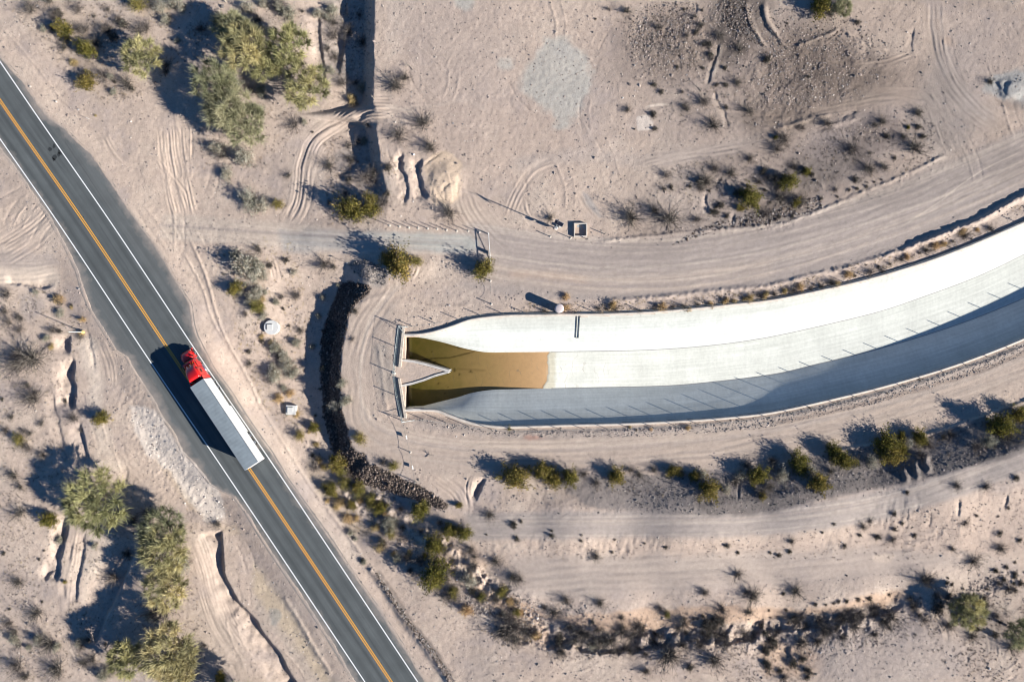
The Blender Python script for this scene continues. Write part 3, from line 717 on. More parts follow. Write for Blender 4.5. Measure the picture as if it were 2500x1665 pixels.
# ------------------------------------------------------------------ ground sheet
def make_ground():
    k = S * (H - h) / H
    X = (U - 1250) * k; Y = (832.5 - V) * k
    vs = np.stack([X, Y, h], -1).reshape(-1, 3)
    me = np_mesh('ground', vs, grid_faces(NY, NX), True)
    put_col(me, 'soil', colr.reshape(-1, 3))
    put_f(me, 'grit', grit)
    m, nt, b = new_mat('desert_soil')
    g = nt.nodes.new('ShaderNodeNewGeometry')
    a = nt.nodes.new('ShaderNodeAttribute'); a.attribute_name = 'soil'
    a2 = nt.nodes.new('ShaderNodeAttribute'); a2.attribute_name = 'grit'
    pos = g.outputs['Position']
    f1 = ramp(nt, noise(nt, pos, 1.6, 5, .62), [(.25, .89), (.75, 1.10)])
    c = mixrgb(nt, 'MULTIPLY', 1.0, a.outputs['Color'], f1)
    vo = N(nt, 'ShaderNodeTexVoronoi', Scale=6.0); nt.links.new(pos, vo.inputs['Vector'])
    sp = nt.nodes.new('ShaderNodeSeparateColor'); nt.links.new(vo.outputs['Color'], sp.inputs[0])
    st = ramp(nt, sp.outputs[0], [(0.0, .48), (.18, 1.0), (.80, 1.0), (1.0, 1.55)])
    rad = N(nt, 'ShaderNodeMath', _operation='LESS_THAN'); nt.links.new(vo.outputs['Distance'], rad.inputs[0]); rad.inputs[1].default_value = .42
    fm = N(nt, 'ShaderNodeMath', _operation='MULTIPLY'); nt.links.new(rad.outputs[0], fm.inputs[0]); nt.links.new(a2.outputs['Fac'], fm.inputs[1])
    c = mixrgb(nt, 'MULTIPLY', fm.outputs[0], c, st)
    f2 = ramp(nt, noise(nt, pos, 14, 2, .6), [(.3, .86), (.7, 1.14)])
    c = mixrgb(nt, 'MULTIPLY', .8, c, f2)
    nt.links.new(c, b.inputs['Base Color'])
    b.inputs['Roughness'].default_value = .95; b.inputs['Specular IOR Level'].default_value = .1
    ad = N(nt, 'ShaderNodeMath', _operation='MULTIPLY_ADD'); nt.links.new(noise(nt, pos, 6.0, 5, .72), ad.inputs[0]); ad.inputs[1].default_value = 1.0
    stb = N(nt, 'ShaderNodeMath', _operation='MULTIPLY'); nt.links.new(vo.outputs['Distance'], stb.inputs[0]); stb.inputs[1].default_value = -.25
    nt.links.new(stb.outputs[0], ad.inputs[2])
    bp = N(nt, 'ShaderNodeBump', Strength=.5, Distance=.10)
    nt.links.new(ad.outputs[0], bp.inputs['Height']); nt.links.new(bp.outputs[0], b.inputs['Normal'])
    me.materials.append(m)
    o = obj('ground', me, kind='structure')
    o['label'] = 'pinkish tan desert ground of sand, gravel banks and washes'
    return o
make_ground()

# ------------------------------------------------------------------ highway
def make_road():
    vv = np.arange(-300, 1975, 5.0)
    nx = 34
    t = np.linspace(0, 1, nx)
    l = np.interp(vv, eLv, eLu) - 9; r = np.interp(vv, eRv, eRu) + 9
    uu = l[:, None] + (r - l)[:, None] * t[None]
    v2 = np.repeat(vv[:, None], nx, 1)
    c = np.interp(vv, RC_V, RC_U)[:, None]
    lat = (uu - c) * .83 * S
    edge = np.minimum(uu - l[:, None] - 9, r[:, None] - 9 - uu) * .83 * S + .5 * fbm(uu, v2, 90, 2, 33)
    z = ROAD_Z + 0 * uu
    k = S * (H - ROAD_Z) / H
    vs = np.stack([(uu - 1250) * k, (832.5 - v2) * k, z], -1).reshape(-1, 3)
    me = np_mesh('highway', vs, grid_faces(len(vv), nx), True)
    put_f(me, 'lat', lat); put_f(me, 'edge', edge); put_f(me, 'along', v2 * S * 1.2)
    m, nt, b = new_mat('worn_asphalt')
    g = nt.nodes.new('ShaderNodeNewGeometry'); pos = g.outputs['Position']
    la = nt.nodes.new('ShaderNodeAttribute'); la.attribute_name = 'lat'
    ed = nt.nodes.new('ShaderNodeAttribute'); ed.attribute_name = 'edge'
    al = nt.nodes.new('ShaderNodeAttribute'); al.attribute_name = 'along'
    cv_ = nt.nodes.new('ShaderNodeCombineXYZ')
    for i, (a, sc) in enumerate(((la, 1.4), (al, .05))):
        mm = N(nt, 'ShaderNodeMath', _operation='MULTIPLY'); nt.links.new(a.outputs['Fac'], mm.inputs[0]); mm.inputs[1].default_value = sc
        nt.links.new(mm.outputs[0], cv_.inputs[i])
    streak = ramp(nt, noise(nt, cv_.outputs[0], 1.0, 4, .6), [(.3, (.075, .084, .086)), (.7, (.106, .117, .119))])
    c = mixrgb(nt, 'MULTIPLY', 1.0, streak, ramp(nt, noise(nt, pos, .35, 4), [(.3, .90), (.7, 1.08)]))
    c = mixrgb(nt, 'MULTIPLY', .8, c, ramp(nt, noise(nt, pos, 18, 2), [(.3, .86), (.7, 1.16)]))
    # rubber and oil along the wheel paths of both lanes
    cc = nt.nodes.new('ShaderNodeCombineXYZ')
    m2 = N(nt, 'ShaderNodeMath', _operation='MULTIPLY'); nt.links.new(al.outputs['Fac'], m2.inputs[0]); m2.inputs[1].default_value = .03
    nt.links.new(m2.outputs[0], cc.inputs[0])
    nn = noise(nt, cc.outputs[0], 1.0, 3)
    for off, w, k_ in ((-2.75, .6, .40), (-1.0, .5, .55), (1.05, .5, .30), (2.8, .6, .28)):
        d = N(nt, 'ShaderNodeMath', _operation='SUBTRACT'); nt.links.new(la.outputs['Fac'], d.inputs[0]); d.inputs[1].default_value = off
        d2 = N(nt, 'ShaderNodeMath', _operation='ABSOLUTE'); nt.links.new(d.outputs[0], d2.inputs[0])
        mr = N(nt, 'ShaderNodeMapRange'); nt.links.new(d2.outputs[0], mr.inputs['Value'])
        mr.inputs['From Min'].default_value = 0; mr.inputs['From Max'].default_value = w; mr.inputs['To Min'].default_value = k_ * 1.5; mr.inputs['To Max'].default_value = 0
        fm = N(nt, 'ShaderNodeMath', _operation='MULTIPLY'); nt.links.new(mr.outputs[0], fm.inputs[0]); nt.links.new(nn, fm.inputs[1])
        c = mixrgb(nt, 'MIX', fm.outputs[0], c, (.030, .034, .036))
    # dust blown over the shoulders
    nd = N(nt, 'ShaderNodeMath', _operation='MULTIPLY_ADD'); nt.links.new(noise(nt, pos, .55, 5, .65), nd.inputs[0]); nd.inputs[1].default_value = 3.2
    sb = N(nt, 'ShaderNodeMath', _operation='MULTIPLY'); nt.links.new(ed.outputs['Fac'], sb.inputs[0]); sb.inputs[1].default_value = -1.0
    nt.links.new(sb.outputs[0], nd.inputs[2])
    du = N(nt, 'ShaderNodeMapRange'); nt.links.new(nd.outputs[0], du.inputs['Value'])
    du.inputs['From Min'].default_value = .5; du.inputs['From Max'].default_value = 2.0; du.inputs['To Max'].default_value = .8
    c = mixrgb(nt, 'MIX', du.outputs[0], c, (.285, .245, .215))
    # grey sealed shoulder outside the edge lines
    shl = N(nt, 'ShaderNodeMath', _operation='ABSOLUTE'); nt.links.new(la.outputs['Fac'], shl.inputs[0])
    sm = N(nt, 'ShaderNodeMapRange'); nt.links.new(shl.outputs[0], sm.inputs['Value'])
    sm.inputs['From Min'].default_value = 4.3; sm.inputs['From Max'].default_value = 4.6; sm.inputs['To Max'].default_value = .10
    c = mixrgb(nt, 'MIX', sm.outputs[0], c, (.22, .21, .20))
    nt.links.new(c, b.inputs['Base Color'])
    b.inputs['Roughness'].default_value = .85; b.inputs['Specular IOR Level'].default_value = .25
    bp = N(nt, 'ShaderNodeBump', Strength=.25, Distance=.02)
    nt.links.new(noise(nt, pos, 30, 2), bp.inputs['Height']); nt.links.new(bp.outputs[0], b.inputs['Normal'])
    me.materials.append(m)
    o = obj('highway', me, kind='structure'); o['label'] = 'two lane grey asphalt highway with dusty ragged shoulders'
    # painted lines
    k = S * (H - ROAD_Z) / H
    def stripe(name, off, w, mat, lab, z):
        vv = np.arange(-300, 1975, 6.0)
        c = np.interp(vv, RC_V, RC_U) + off / (.83 * S)
        hw = w / 2 / (.83 * S)
        us = np.stack([c - hw, c + hw], -1); vs2 = np.repeat(vv[:, None], 2, 1)
        vs = np.stack([(us - 1250) * k, (832.5 - vs2) * k, np.full_like(us, z)], -1).reshape(-1, 3)
        s = obj(name, np_mesh(name, vs, grid_faces(len(vv), 2)), o, mat); s['label'] = lab
    def paint(name, col, worn):
        m, nt, b = new_mat(name)
        g = nt.nodes.new('ShaderNodeNewGeometry')
        c = ramp(nt, noise(nt, g.outputs['Position'], 9, 4, .7), [(.28, worn), (.45, col)])
        nt.links.new(c, b.inputs['Base Color']); b.inputs['Roughness'].default_value = .7
        return m
    white = paint('white_paint', (.76, .77, .76), (.40, .41, .41)); yellow = paint('yellow_paint', (.78, .36, .045), (.50, .26, .06))
    stripe('edge_line', -3.66, .17, white, 'solid white edge line on the truck\'s far side of the road', ROAD_Z + .006)
    stripe('edge_line', 3.68, .17, white, 'solid white edge line on the canal side of the road', ROAD_Z + .006)
    stripe('centre_line', -.155, .15, yellow, 'yellow centre stripe farther from the canal', ROAD_Z + .006)
    stripe('centre_line', .155, .15, yellow, 'yellow centre stripe nearer the canal', ROAD_Z + .006)
    # dark oily patches and raised reflectors
    om = simple('tar_stain', (.03, .034, .036), .8)
    for (u, v, r) in [(122, 365, 5), (132, 357, 4), (133, 384, 6), (147, 371, 6), (143, 378, 4), (131, 390, 3)]:
        bm = bmesh.new(); p = at(u, v, ROAD_Z + .004)
        vs = [bm.verts.new((p.x + r * S * math.cos(a) * (1 + .35 * random.uniform(-1, 1)), p.y + r * S * 1.2 * math.sin(a) * (1 + .35 * random.uniform(-1, 1)), p.z)) for a in [i * math.tau / 14 for i in range(14)]]
        bm.faces.new(vs); me2 = bpy.data.meshes.new('tar_stain'); bm.to_mesh(me2); bm.free()
        obj('tar_stain', me2, o, om)
    rm = simple('reflector_plastic', (.05, .045, .03), .5)
    bm = bmesh.new(); bmesh.ops.create_cube(bm, size=1); bmesh.ops.scale(bm, vec=(.12, .12, .02), verts=bm.verts)
    for vtx in bm.verts:
        if vtx.co.z > 0: vtx.co.x *= .6
    rme = bpy.data.meshes.new('reflector'); bm.to_mesh(rme); bm.free()
    crk = simple('crack_sealant', (.045, .050, .054), .7)
    rc = random.Random(5)
    for k_ in range(13):
        v0 = rc.uniform(0, 1600); o0 = rc.uniform(-3.4, 5.2); ln_ = rc.uniform(40, 190); dr = rc.uniform(-.6, .6) if k_ % 4 else 2.4
        vs = []
        for q_ in range(15):
            t_ = q_ / 14; v_ = v0 + ln_ * t_
            c_ = np.interp(v_, RC_V, RC_U) + (o0 + dr * t_ + rc.uniform(-.06, .06)) / (.83 * S)
            if np.interp(v_, eRv, eRu) - c_ < 6: break
            for sg in (-1, 1):
                p_ = at(c_ + sg * .022 / S, v_, ROAD_Z + .004); vs.append(p_[:])
        if len(vs) > 5: obj('sealed_crack', np_mesh('sealed_crack', np.array(vs), grid_faces(len(vs) // 2, 2)), o, crk)
    for v in (272, 358, 446, 532, 626, 714, 804, 1256, 1347, 1440, 1530, 1620):
        for sgn in (-1, 1):
            u = np.interp(v, RC_V, RC_U) + sgn * .36 / (.83 * S)
            obj('reflector', rme, o, rm, loc=at(u, v + sgn * -2, ROAD_Z + .012))
    return o
ROAD = make_road()

# ------------------------------------------------------------------ mesh helpers
class MB:
    """collects simple solids in one mesh"""
    def __init__(s): s.bm = bmesh.new()
    def box(s, c, size, rot=None, bevel=0.0, taper=None):
        r = bmesh.ops.create_cube(s.bm, size=1.0); vs = r['verts']
        for v in vs:
            v.co = Vector((v.co.x * size[0], v.co.y * size[1], v.co.z * size[2]))
            if taper and v.co.z > 0: v.co.x *= taper[0]; v.co.y *= taper[1]
        if bevel:
            es = list({e for v in vs for e in v.link_edges})
            q = bmesh.ops.bevel(s.bm, geom=es, offset=bevel, segments=2, affect='EDGES', profile=.5)
            vs = list({v for f in q['faces'] for v in f.verts} | {v for v in vs if v.is_valid})
        M = Matrix.Translation(Vector(c)) @ (rot.to_4x4() if rot is not None else Matrix.Identity(4))
        for v in vs: v.co = M @ v.co
        return s
    def tube(s, a, b, r0, r1=None, n=8, cap=True):
        a = Vector(a); b = Vector(b); d = b - a; L = d.length
        if L < 1e-6: return s
        r1 = r0 if r1 is None else r1
        q = d.normalized().to_track_quat('Z', 'Y').to_matrix()
        A = [s.bm.verts.new(a + q @ Vector((r0 * math.cos(i * math.tau / n), r0 * math.sin(i * math.tau / n), 0))) for i in range(n)]
        B = [s.bm.verts.new(b + q @ Vector((r1 * math.cos(i * math.tau / n), r1 * math.sin(i * math.tau / n), 0))) for i in range(n)]
        for i in range(n): s.bm.faces.new((A[i], A[(i + 1) % n], B[(i + 1) % n], B[i]))
        if cap: s.bm.faces.new(A[::-1]); s.bm.faces.new(B)
        return s
    def path(s, pts, r, n=5):
        for a, b in zip(pts[:-1], pts[1:]): s.tube(a, b, r, r, n, True)
        return s
    def disc(s, c, r, hgt, n=28, dome=0.0, bevel=0.0):
        c = Vector(c)
        rings = [(r, 0.0), (r, hgt - bevel), (r - bevel, hgt)]
        if dome: rings += [(r * .7, hgt + dome * .55), (r * .35, hgt + dome * .9)]
        R = [[s.bm.verts.new(c + Vector((q * math.cos(i * math.tau / n), q * math.sin(i * math.tau / n), z))) for i in range(n)] for q, z in rings]
        for a, b in zip(R[:-1], R[1:]):
            for i in range(n): s.bm.faces.new((a[i], a[(i + 1) % n], b[(i + 1) % n], b[i]))
        s.bm.faces.new(R[0][::-1])
        if dome:
            t = s.bm.verts.new(c + Vector((0, 0, hgt + dome)))
            for i in range(n): s.bm.faces.new((R[-1][i], R[-1][(i + 1) % n], t))
        else: s.bm.faces.new(R[-1])
        return s
    def prism(s, pts, z0, z1):
        n = len(pts)
        A = [s.bm.verts.new((p[0], p[1], z0)) for p in pts]; B = [s.bm.verts.new((p[0], p[1], z1)) for p in pts]
        for i in range(n): s.bm.faces.new((A[i], A[(i + 1) % n], B[(i + 1) % n], B[i]))
        s.bm.faces.new(B); s.bm.faces.new(A[::-1])
        return s
    def quad(s, *p):
        s.bm.faces.new([s.bm.verts.new(Vector(q)) for q in p]); return s
    def mesh(s, name, smooth=False):
        bmesh.ops.recalc_face_normals(s.bm, faces=s.bm.faces)
        me = bpy.data.meshes.new(name); s.bm.to_mesh(me); s.bm.free()
        if smooth:
            for p in me.polygons: p.use_smooth = True
        return me
    def build(s, name, mat, parent=None, smooth=False, loc=None, kind=None):
        return obj(name, s.mesh(name, smooth), parent, mat, kind, loc)
def empty(name, loc, rz=0.0):
    o = bpy.data.objects.new(name, None); COL.objects.link(o)
    o.location = loc; o.rotation_euler = (0, 0, rz); o.empty_display_size = .3
    return o
def copy_tree(o, parent=None):
    c = o.copy(); COL.objects.link(c)
    if parent is not None: c.parent = parent
    for ch in list(o.children): copy_tree(ch, c)
    return c

# ------------------------------------------------------------------ canal lining
def resample(pts, n, xs=None):
    p = np.array(smooth_line(pts, 8)); d = np.r_[0, np.cumsum(np.hypot(*np.diff(p, axis=0).T))]
    return np.stack([np.interp(xs, p[:, 0], p[:, 0]) if False else np.interp(np.linspace(0, 1, n), d / d[-1], p[:, 0]), np.interp(np.linspace(0, 1, n), d / d[-1], p[:, 1])], -1)
def world_line(pts, n, z):
    q = resample(pts, n); k = S * (H - z) / H
    return np.stack([(q[:, 0] - 1250) * k, (832.5 - q[:, 1]) * k, np.full(n, z)], -1)
NS = 170
def by_x(pts, xs, z):
    p = np.array(smooth_line(pts, 8)); k = S * (H - z) / H
    w = np.stack([(p[:, 0] - 1250) * k, (832.5 - p[:, 1]) * k], -1)
    o = np.argsort(w[:, 0])
    return np.stack([xs, np.interp(xs, w[o, 0], w[o, 1]), np.full(len(xs), z)], -1)
x0c = (988.5 - 1250) * S
CX = np.r_[np.linspace(x0c, 3.0, 75), np.linspace(3.1, 10.0, 90), np.linspace(10.4, 99, 130)]
nlip = by_x(N_LIP, CX, LIP_Z); slip = by_x(S_LIP, CX, LIP_Z)
ntoe = by_x(N_TOE, CX, CANAL_Z); stoe = by_x(S_TOE, CX, CANAL_Z)
# keep the lining a true slope: toe never outside the lip
ntoe[:, 1] = np.minimum(ntoe[:, 1], nlip[:, 1] - .12); stoe[:, 1] = np.maximum(stoe[:, 1], slip[:, 1] + .12)
# the floor dips towards the siphon mouth
dip = sst(7.0, -17.5, CX) if False else (1 - sst(-17.8, 6.0, CX))
floor_drop = -1.45 * np.clip((5.9 - CX) / 23.7, 0, 1) ** 1.15
nlip_t = nlip.copy(); nlip_t[:, 2] -= .30; slip_t = slip.copy(); slip_t[:, 2] -= .34
def tangent_normal(l):
    d = np.gradient(l[:, :2], axis=0); d /= np.linalg.norm(d, axis=1)[:, None]
    return np.stack([-d[:, 1], d[:, 0]], -1)
nn_ = tangent_normal(nlip); ns_ = -tangent_normal(slip)
LIPW = .36
def off(l, nrm, dd, z):
    o = l.copy(); o[:, :2] += nrm * dd; o[:, 2] = z; return o
def strip(rows):
    a = np.stack(rows, 1); n, m = a.shape[:2]
    return a.reshape(-1, 3), grid_faces(n, m)
def concrete_mat(name, stripes=True):
    m, nt, b = new_mat(name)
    g = nt.nodes.new('ShaderNodeNewGeometry'); pos = g.outputs['Position']
    a = nt.nodes.new('ShaderNodeAttribute'); a.attribute_name = 'run'
    cx = nt.nodes.new('ShaderNodeCombineXYZ')
    sp = nt.nodes.new('ShaderNodeSeparateXYZ'); nt.links.new(pos, sp.inputs[0])
    for i, (src, sc) in enumerate(((sp.outputs[0], .035), (a.outputs['Fac'], 1.5))):
        mm = N(nt, 'ShaderNodeMath', _operation='MULTIPLY'); nt.links.new(src, mm.inputs[0]); mm.inputs[1].default_value = sc
        nt.links.new(mm.outputs[0], cx.inputs[i])
    st = ramp(nt, noise(nt, cx.outputs[0], 1.6, 5, .6), [(.3, (.545, .565, .535)), (.7, (.68, .70, .665))])
    c = mixrgb(nt, 'MULTIPLY', 1.0, st, ramp(nt, noise(nt, pos, .25, 5, .6), [(.3, .90), (.65, 1.05)]))
    c = mixrgb(nt, 'MULTIPLY', 1.0, c, ramp(nt, noise(nt, pos, 2.2, 5, .6), [(.3, .93), (.65, 1.04)]))
    dv = N(nt, 'ShaderNodeMath', _operation='DIVIDE'); nt.links.new(a.outputs['Fac'], dv.inputs[0]); dv.inputs[1].default_value = 7.2
    if stripes: c = mixrgb(nt, 'MULTIPLY', 1.0, c, ramp(nt, dv.outputs[0], [(.0, (.72, .70, .67)), (.22, (.77, .76, .74)), (.40, (.83, .83, .82)), (.46, (.91, .91, .90)), (1.0, (.94, .94, .93))]))
    # streaks down the slope
    cx2 = nt.nodes.new('ShaderNodeCombineXYZ')
    m3 = N(nt, 'ShaderNodeMath', _operation='MULTIPLY'); nt.links.new(sp.outputs[0], m3.inputs[0]); m3.inputs[1].default_value = 1.3
    nt.links.new(m3.outputs[0], cx2.inputs[0])
    m4 = N(nt, 'ShaderNodeMath', _operation='MULTIPLY'); nt.links.new(a.outputs['Fac'], m4.inputs[0]); m4.inputs[1].default_value = .25
    nt.links.new(m4.outputs[0], cx2.inputs[1])
    c = mixrgb(nt, 'MULTIPLY', 1.0, c, ramp(nt, noise(nt, cx2.outputs[0], 1.2, 4, .7), [(.3, .94), (.6, 1.02)]))
    nt.links.new(c, b.inputs['Base Color'])
    b.inputs['Roughness'].default_value = .85; b.inputs['Specular IOR Level'].default_value = .2
    bp = N(nt, 'ShaderNodeBump', Strength=.12, Distance=.03)
    mx = N(nt, 'ShaderNodeMath', _operation='ADD'); nt.links.new(noise(nt, cx.outputs[0], 6, 3), mx.inputs[0]); nt.links.new(noise(nt, cx2.outputs[0], 4, 3), mx.inputs[1])
    nt.links.new(mx.outputs[0], bp.inputs['Height']); nt.links.new(bp.outputs[0], b.inputs['Normal'])
    return m
CONC = concrete_mat('canal_concrete')
LIPC = simple('lip_concrete', (.50, .445, .385), .85, var=.14, scale=1.2, bump=.3)
WALLC = simple('wall_concrete', (.48, .455, .42), .85, var=.18, scale=1.4, bump=.3)
JO = simple('joint_sealant', (.30, .295, .28), .9)
canal = empty('canal', (0, 0, 0)); tag(canal, 'white concrete lined irrigation canal curving away to the picture edge with shallow water at its head', 'canal', kind='structure')
def lining(name, lip, toe, n_rows, mat, lab, sgn):
    rows = []
    for i in range(n_rows + 1):
        t = i / n_rows
        r = lip * (1 - t) + toe * t
        rows.append(r)
    vs, fs = strip(rows)
    if sgn < 0: fs = fs[:, ::-1]
    me = np_mesh(name, vs, fs, True)
    put_f(me, 'run', np.repeat(np.linspace(0, 7.2, n_rows + 1)[None], len(CX), 0))
    o = obj(name, me, canal, mat); o['label'] = lab
    return o
for toe, sg in ((ntoe, -1), (stoe, 1)):
    a_ = toe.copy(); b_ = toe.copy(); sel = CX > 6.8
    a_[:, 2] += .015; b_[:, 2] += .012; a_[:, 1] -= sg * .05; a_[:, 2] += .035; b_[:, 1] += sg * .07
    vs, fs = strip([a_[sel], b_[sel]])
    if sg > 0: fs = fs[:, ::-1]
    obj('toe_joint', np_mesh('toe_joint', vs, fs), canal, JO)
toeN = ntoe.copy(); toeS = stoe.copy()
# let the side walls run below the dipping floor
toeN2 = ntoe.copy(); toeS2 = stoe.copy()
lining('side_slope', nlip_t, ntoe, 10, CONC, 'sunlit white side slope of the canal', 1)
lining('side_slope', slip_t, stoe, 10, CONC, 'bluish side slope of the canal turned away from the sun', -1)
for toe, sg in ((ntoe, 1), (stoe, -1)):
    low_ = toe.copy(); low_[:, 2] += floor_drop - .3
    vs, fs = strip([toe, low_])
    me = np_mesh('toe_wall', vs, fs if sg > 0 else fs[:, ::-1], True); put_f(me, 'run', np.zeros(len(vs)))
    obj('toe_wall', me, canal, CONC)
# floor with fine relief so the waterline runs ragged
def make_floor():
    nr = 64; rows = []
    for i in range(nr + 1):
        t = i / nr
        r = ntoe * (1 - t) + stoe * t
        r = r.copy(); r[:, 2] = CANAL_Z + floor_drop
        xw = 6.5 + .75 * fbm(r[:, 1], r[:, 1] * 0, 2.6, 4, 7, .6) - .9 * sst(.78, 1.0, np.full(len(CX), t)) + .4 * (1 - sst(0, .12, np.full(len(CX), t)))
        r[:, 2] -= .045 * (1 - sst(-.45, .05, r[:, 0] - xw))
        r[:, 2] += .015 * fbm(r[:, 0], r[:, 1], 2.6, 5, 7)
        rows.append(r)
    vs, fs = strip(rows)
    me = np_mesh('canal_floor', vs, fs, True)
    put_f(me, 'run', np.repeat(np.linspace(0, 6.2, nr + 1)[None], len(CX), 0))
    wet = np.clip((7.0 - vs[:, 0]) / .8 + .9 * fbm(vs[:, 0], vs[:, 1], 1.2, 3, 8), 0, 1)
    put_f(me, 'damp', (1 - sst(.05, .9, vs[:, 0] - 6.9 + .5 * fbm(vs[:, 0], vs[:, 1], 1.6, 3, 12))) * .9)
    pu = 1250 + vs[:, 0] / S * H / (H - CANAL_Z); pv = 832.5 - vs[:, 1] / S * H / (H - CANAL_Z)
    stn = np.zeros(len(vs))
    def Z2(*xy): return [(900 + xy[i] / 4.612, 740 + xy[i + 1] / 4.612) for i in range(0, len(xy), 2)]
    for pts, w_, k_ in ((Z2(600, 640, 760, 622, 900, 618, 1020, 590, 1180, 550), 2.2, .75), (Z2(900, 775, 1000, 745, 1150, 750, 1300, 760), 3, .25), (Z2(860, 470, 1050, 520, 1250, 548), 1.8, .45)):
        d_, s__, a__, L_ = line_sd(pts, pu, pv)
        stn = np.maximum(stn, (1 - sst(w_ * .3, w_ * 1.5, d_ + 1.5 * fbm(pu, pv, 7, 3, 9))) * k_)
    for (bu, bv, br) in [(*Z2(960, 755)[0], 5), (*Z2(1020, 805)[0], 4), (*Z2(1150, 770)[0], 5), (*Z2(880, 790)[0], 5), (*Z2(780, 910)[0], 3.5), (*Z2(885, 950)[0], 2), (*Z2(705, 550)[0], 2.5), (*Z2(1010, 495)[0], 5), (*Z2(740, 665)[0], 5), (*Z2(660, 645)[0], 3), (*Z2(860, 1020)[0], 3)]:
        stn = np.maximum(stn, .8 * (1 - sst(.3, 1.2, np.hypot(pu - bu, pv - bv) / br + .6 * fbm(pu, pv, 5, 3, 10))))
    put_f(me, 'stain', stn)
    m = concrete_mat('canal_floor_concrete', False)
    nt = m.node_tree; b = nt.nodes['Principled BSDF']
    old = b.inputs['Base Color'].links[0].from_socket
    g = nt.nodes.new('ShaderNodeNewGeometry'); pos = g.outputs['Position']
    sp = nt.nodes.new('ShaderNodeSeparateXYZ'); nt.links.new(pos, sp.inputs[0])
    # silt and algae under the water
    mr = N(nt, 'ShaderNodeMapRange'); nt.links.new(sp.outputs[0], mr.inputs['Value'])
    mr.inputs['From Min'].default_value = -17.5; mr.inputs['From Max'].default_value = 6
    ny = nt.nodes.new('ShaderNodeMath'); ny.operation = 'MULTIPLY_ADD'; nt.links.new(noise(nt, pos, .35, 5, .6), ny.inputs[0]); ny.inputs[1].default_value = .5
    nt.links.new(mr.outputs[0], ny.inputs[2])
    silt = ramp(nt, ny.outputs[0], [(.2, (.23, .24, .08)), (.5, (.48, .37, .18)), (.75, (.64, .45, .25)), (1.0, (.68, .45, .26))])
    silt = mixrgb(nt, 'MULTIPLY', 1.0, silt, ramp(nt, noise(nt, pos, 1.5, 5, .65), [(.28, .93), (.6, 1.03)]))
    sa = nt.nodes.new('ShaderNodeAttribute'); sa.attribute_name = 'stain'
    silt = mixrgb(nt, 'MIX', sa.outputs['Fac'], silt, (.13, .10, .045))
    xg = N(nt, 'ShaderNodeMapRange'); nt.links.new(sp.outputs[0], xg.inputs['Value']); xg.inputs['From Min'].default_value = 15; xg.inputs['From Max'].default_value = 60
    gr = ramp(nt, xg.outputs[0], [(0.0, (1.14, 1.11, 1.04)), (1.0, (1.0, .985, .94))])
    c_old = mixrgb(nt, 'MULTIPLY', 1.0, old, gr); old = c_old
    wl = N(nt, 'ShaderNodeMapRange'); nt.links.new(sp.outputs[2], wl.inputs['Value'])
    wl.inputs['From Min'].default_value = CANAL_Z - .016; wl.inputs['From Max'].default_value = CANAL_Z - .04
    xm = N(nt, 'ShaderNodeMapRange'); nt.links.new(sp.outputs[0], xm.inputs['Value'])
    xm.inputs['From Min'].default_value = 9.0; xm.inputs['From Max'].default_value = 6.8
    mm = N(nt, 'ShaderNodeMath', _operation='MULTIPLY'); nt.links.new(wl.outputs[0], mm.inputs[0]); nt.links.new(xm.outputs[0], mm.inputs[1])
    c = mixrgb(nt, 'MIX', mm.outputs[0], old, silt)
    # old tide marks and drying stains farther along
    wv = N(nt, 'ShaderNodeTexWave', Scale=.22, Distortion=14.0, Detail=4.0); wv.bands_direction = 'X'; nt.links.new(pos, wv.inputs['Vector'])
    xr = N(nt, 'ShaderNodeMapRange'); nt.links.new(sp.outputs[0], xr.inputs['Value'])
    xr.inputs['From Min'].default_value = 24; xr.inputs['From Max'].default_value = 13; xr.inputs['To Max'].default_value = .6
    f = ramp(nt, wv.outputs['Fac'], [(.0, 1), (.03, 0)])
    f3 = ramp(nt, noise(nt, pos, .4, 3), [(.52, 0), (.66, 1)])
    q = N(nt, 'ShaderNodeMath', _operation='MULTIPLY'); nt.links.new(f, q.inputs[0]); nt.links.new(f3, q.inputs[1])
    q2 = N(nt, 'ShaderNodeMath', _operation='MULTIPLY'); nt.links.new(q.outputs[0], q2.inputs[0]); nt.links.new(xr.outputs[0], q2.inputs[1])
    c = mixrgb(nt, 'MIX', q2.outputs[0], c, (.36, .30, .24))
    wa = nt.nodes.new('ShaderNodeAttribute'); wa.attribute_name = 'damp'
    c = mixrgb(nt, 'MULTIPLY', wa.outputs['Fac'], c, (.80, .74, .64))
    nt.links.new(c, b.inputs['Base Color'])
    o = obj('canal_floor', me, canal, m); o['label'] = 'flat canal floor, silty under the water and white beyond it'
make_floor()
# raised lips along both banks
for l, nr_, lab in ((nlip, nn_, 'tan concrete lip along the upper canal bank'), (slip, ns_, 'tan concrete lip along the lower canal bank')):
    rows = [off(l, nr_, -.05, LIP_Z - .45), off(l, nr_, -.06, LIP_Z + .004), off(l, nr_, LIPW, LIP_Z + .01), off(l, nr_, LIPW + .02, -1.2)]
    vs, fs = strip(rows)
    o = obj('canal_lip', np_mesh('canal_lip', vs, fs), canal, LIPC); o['label'] = lab
# expansion joints crossing the lining

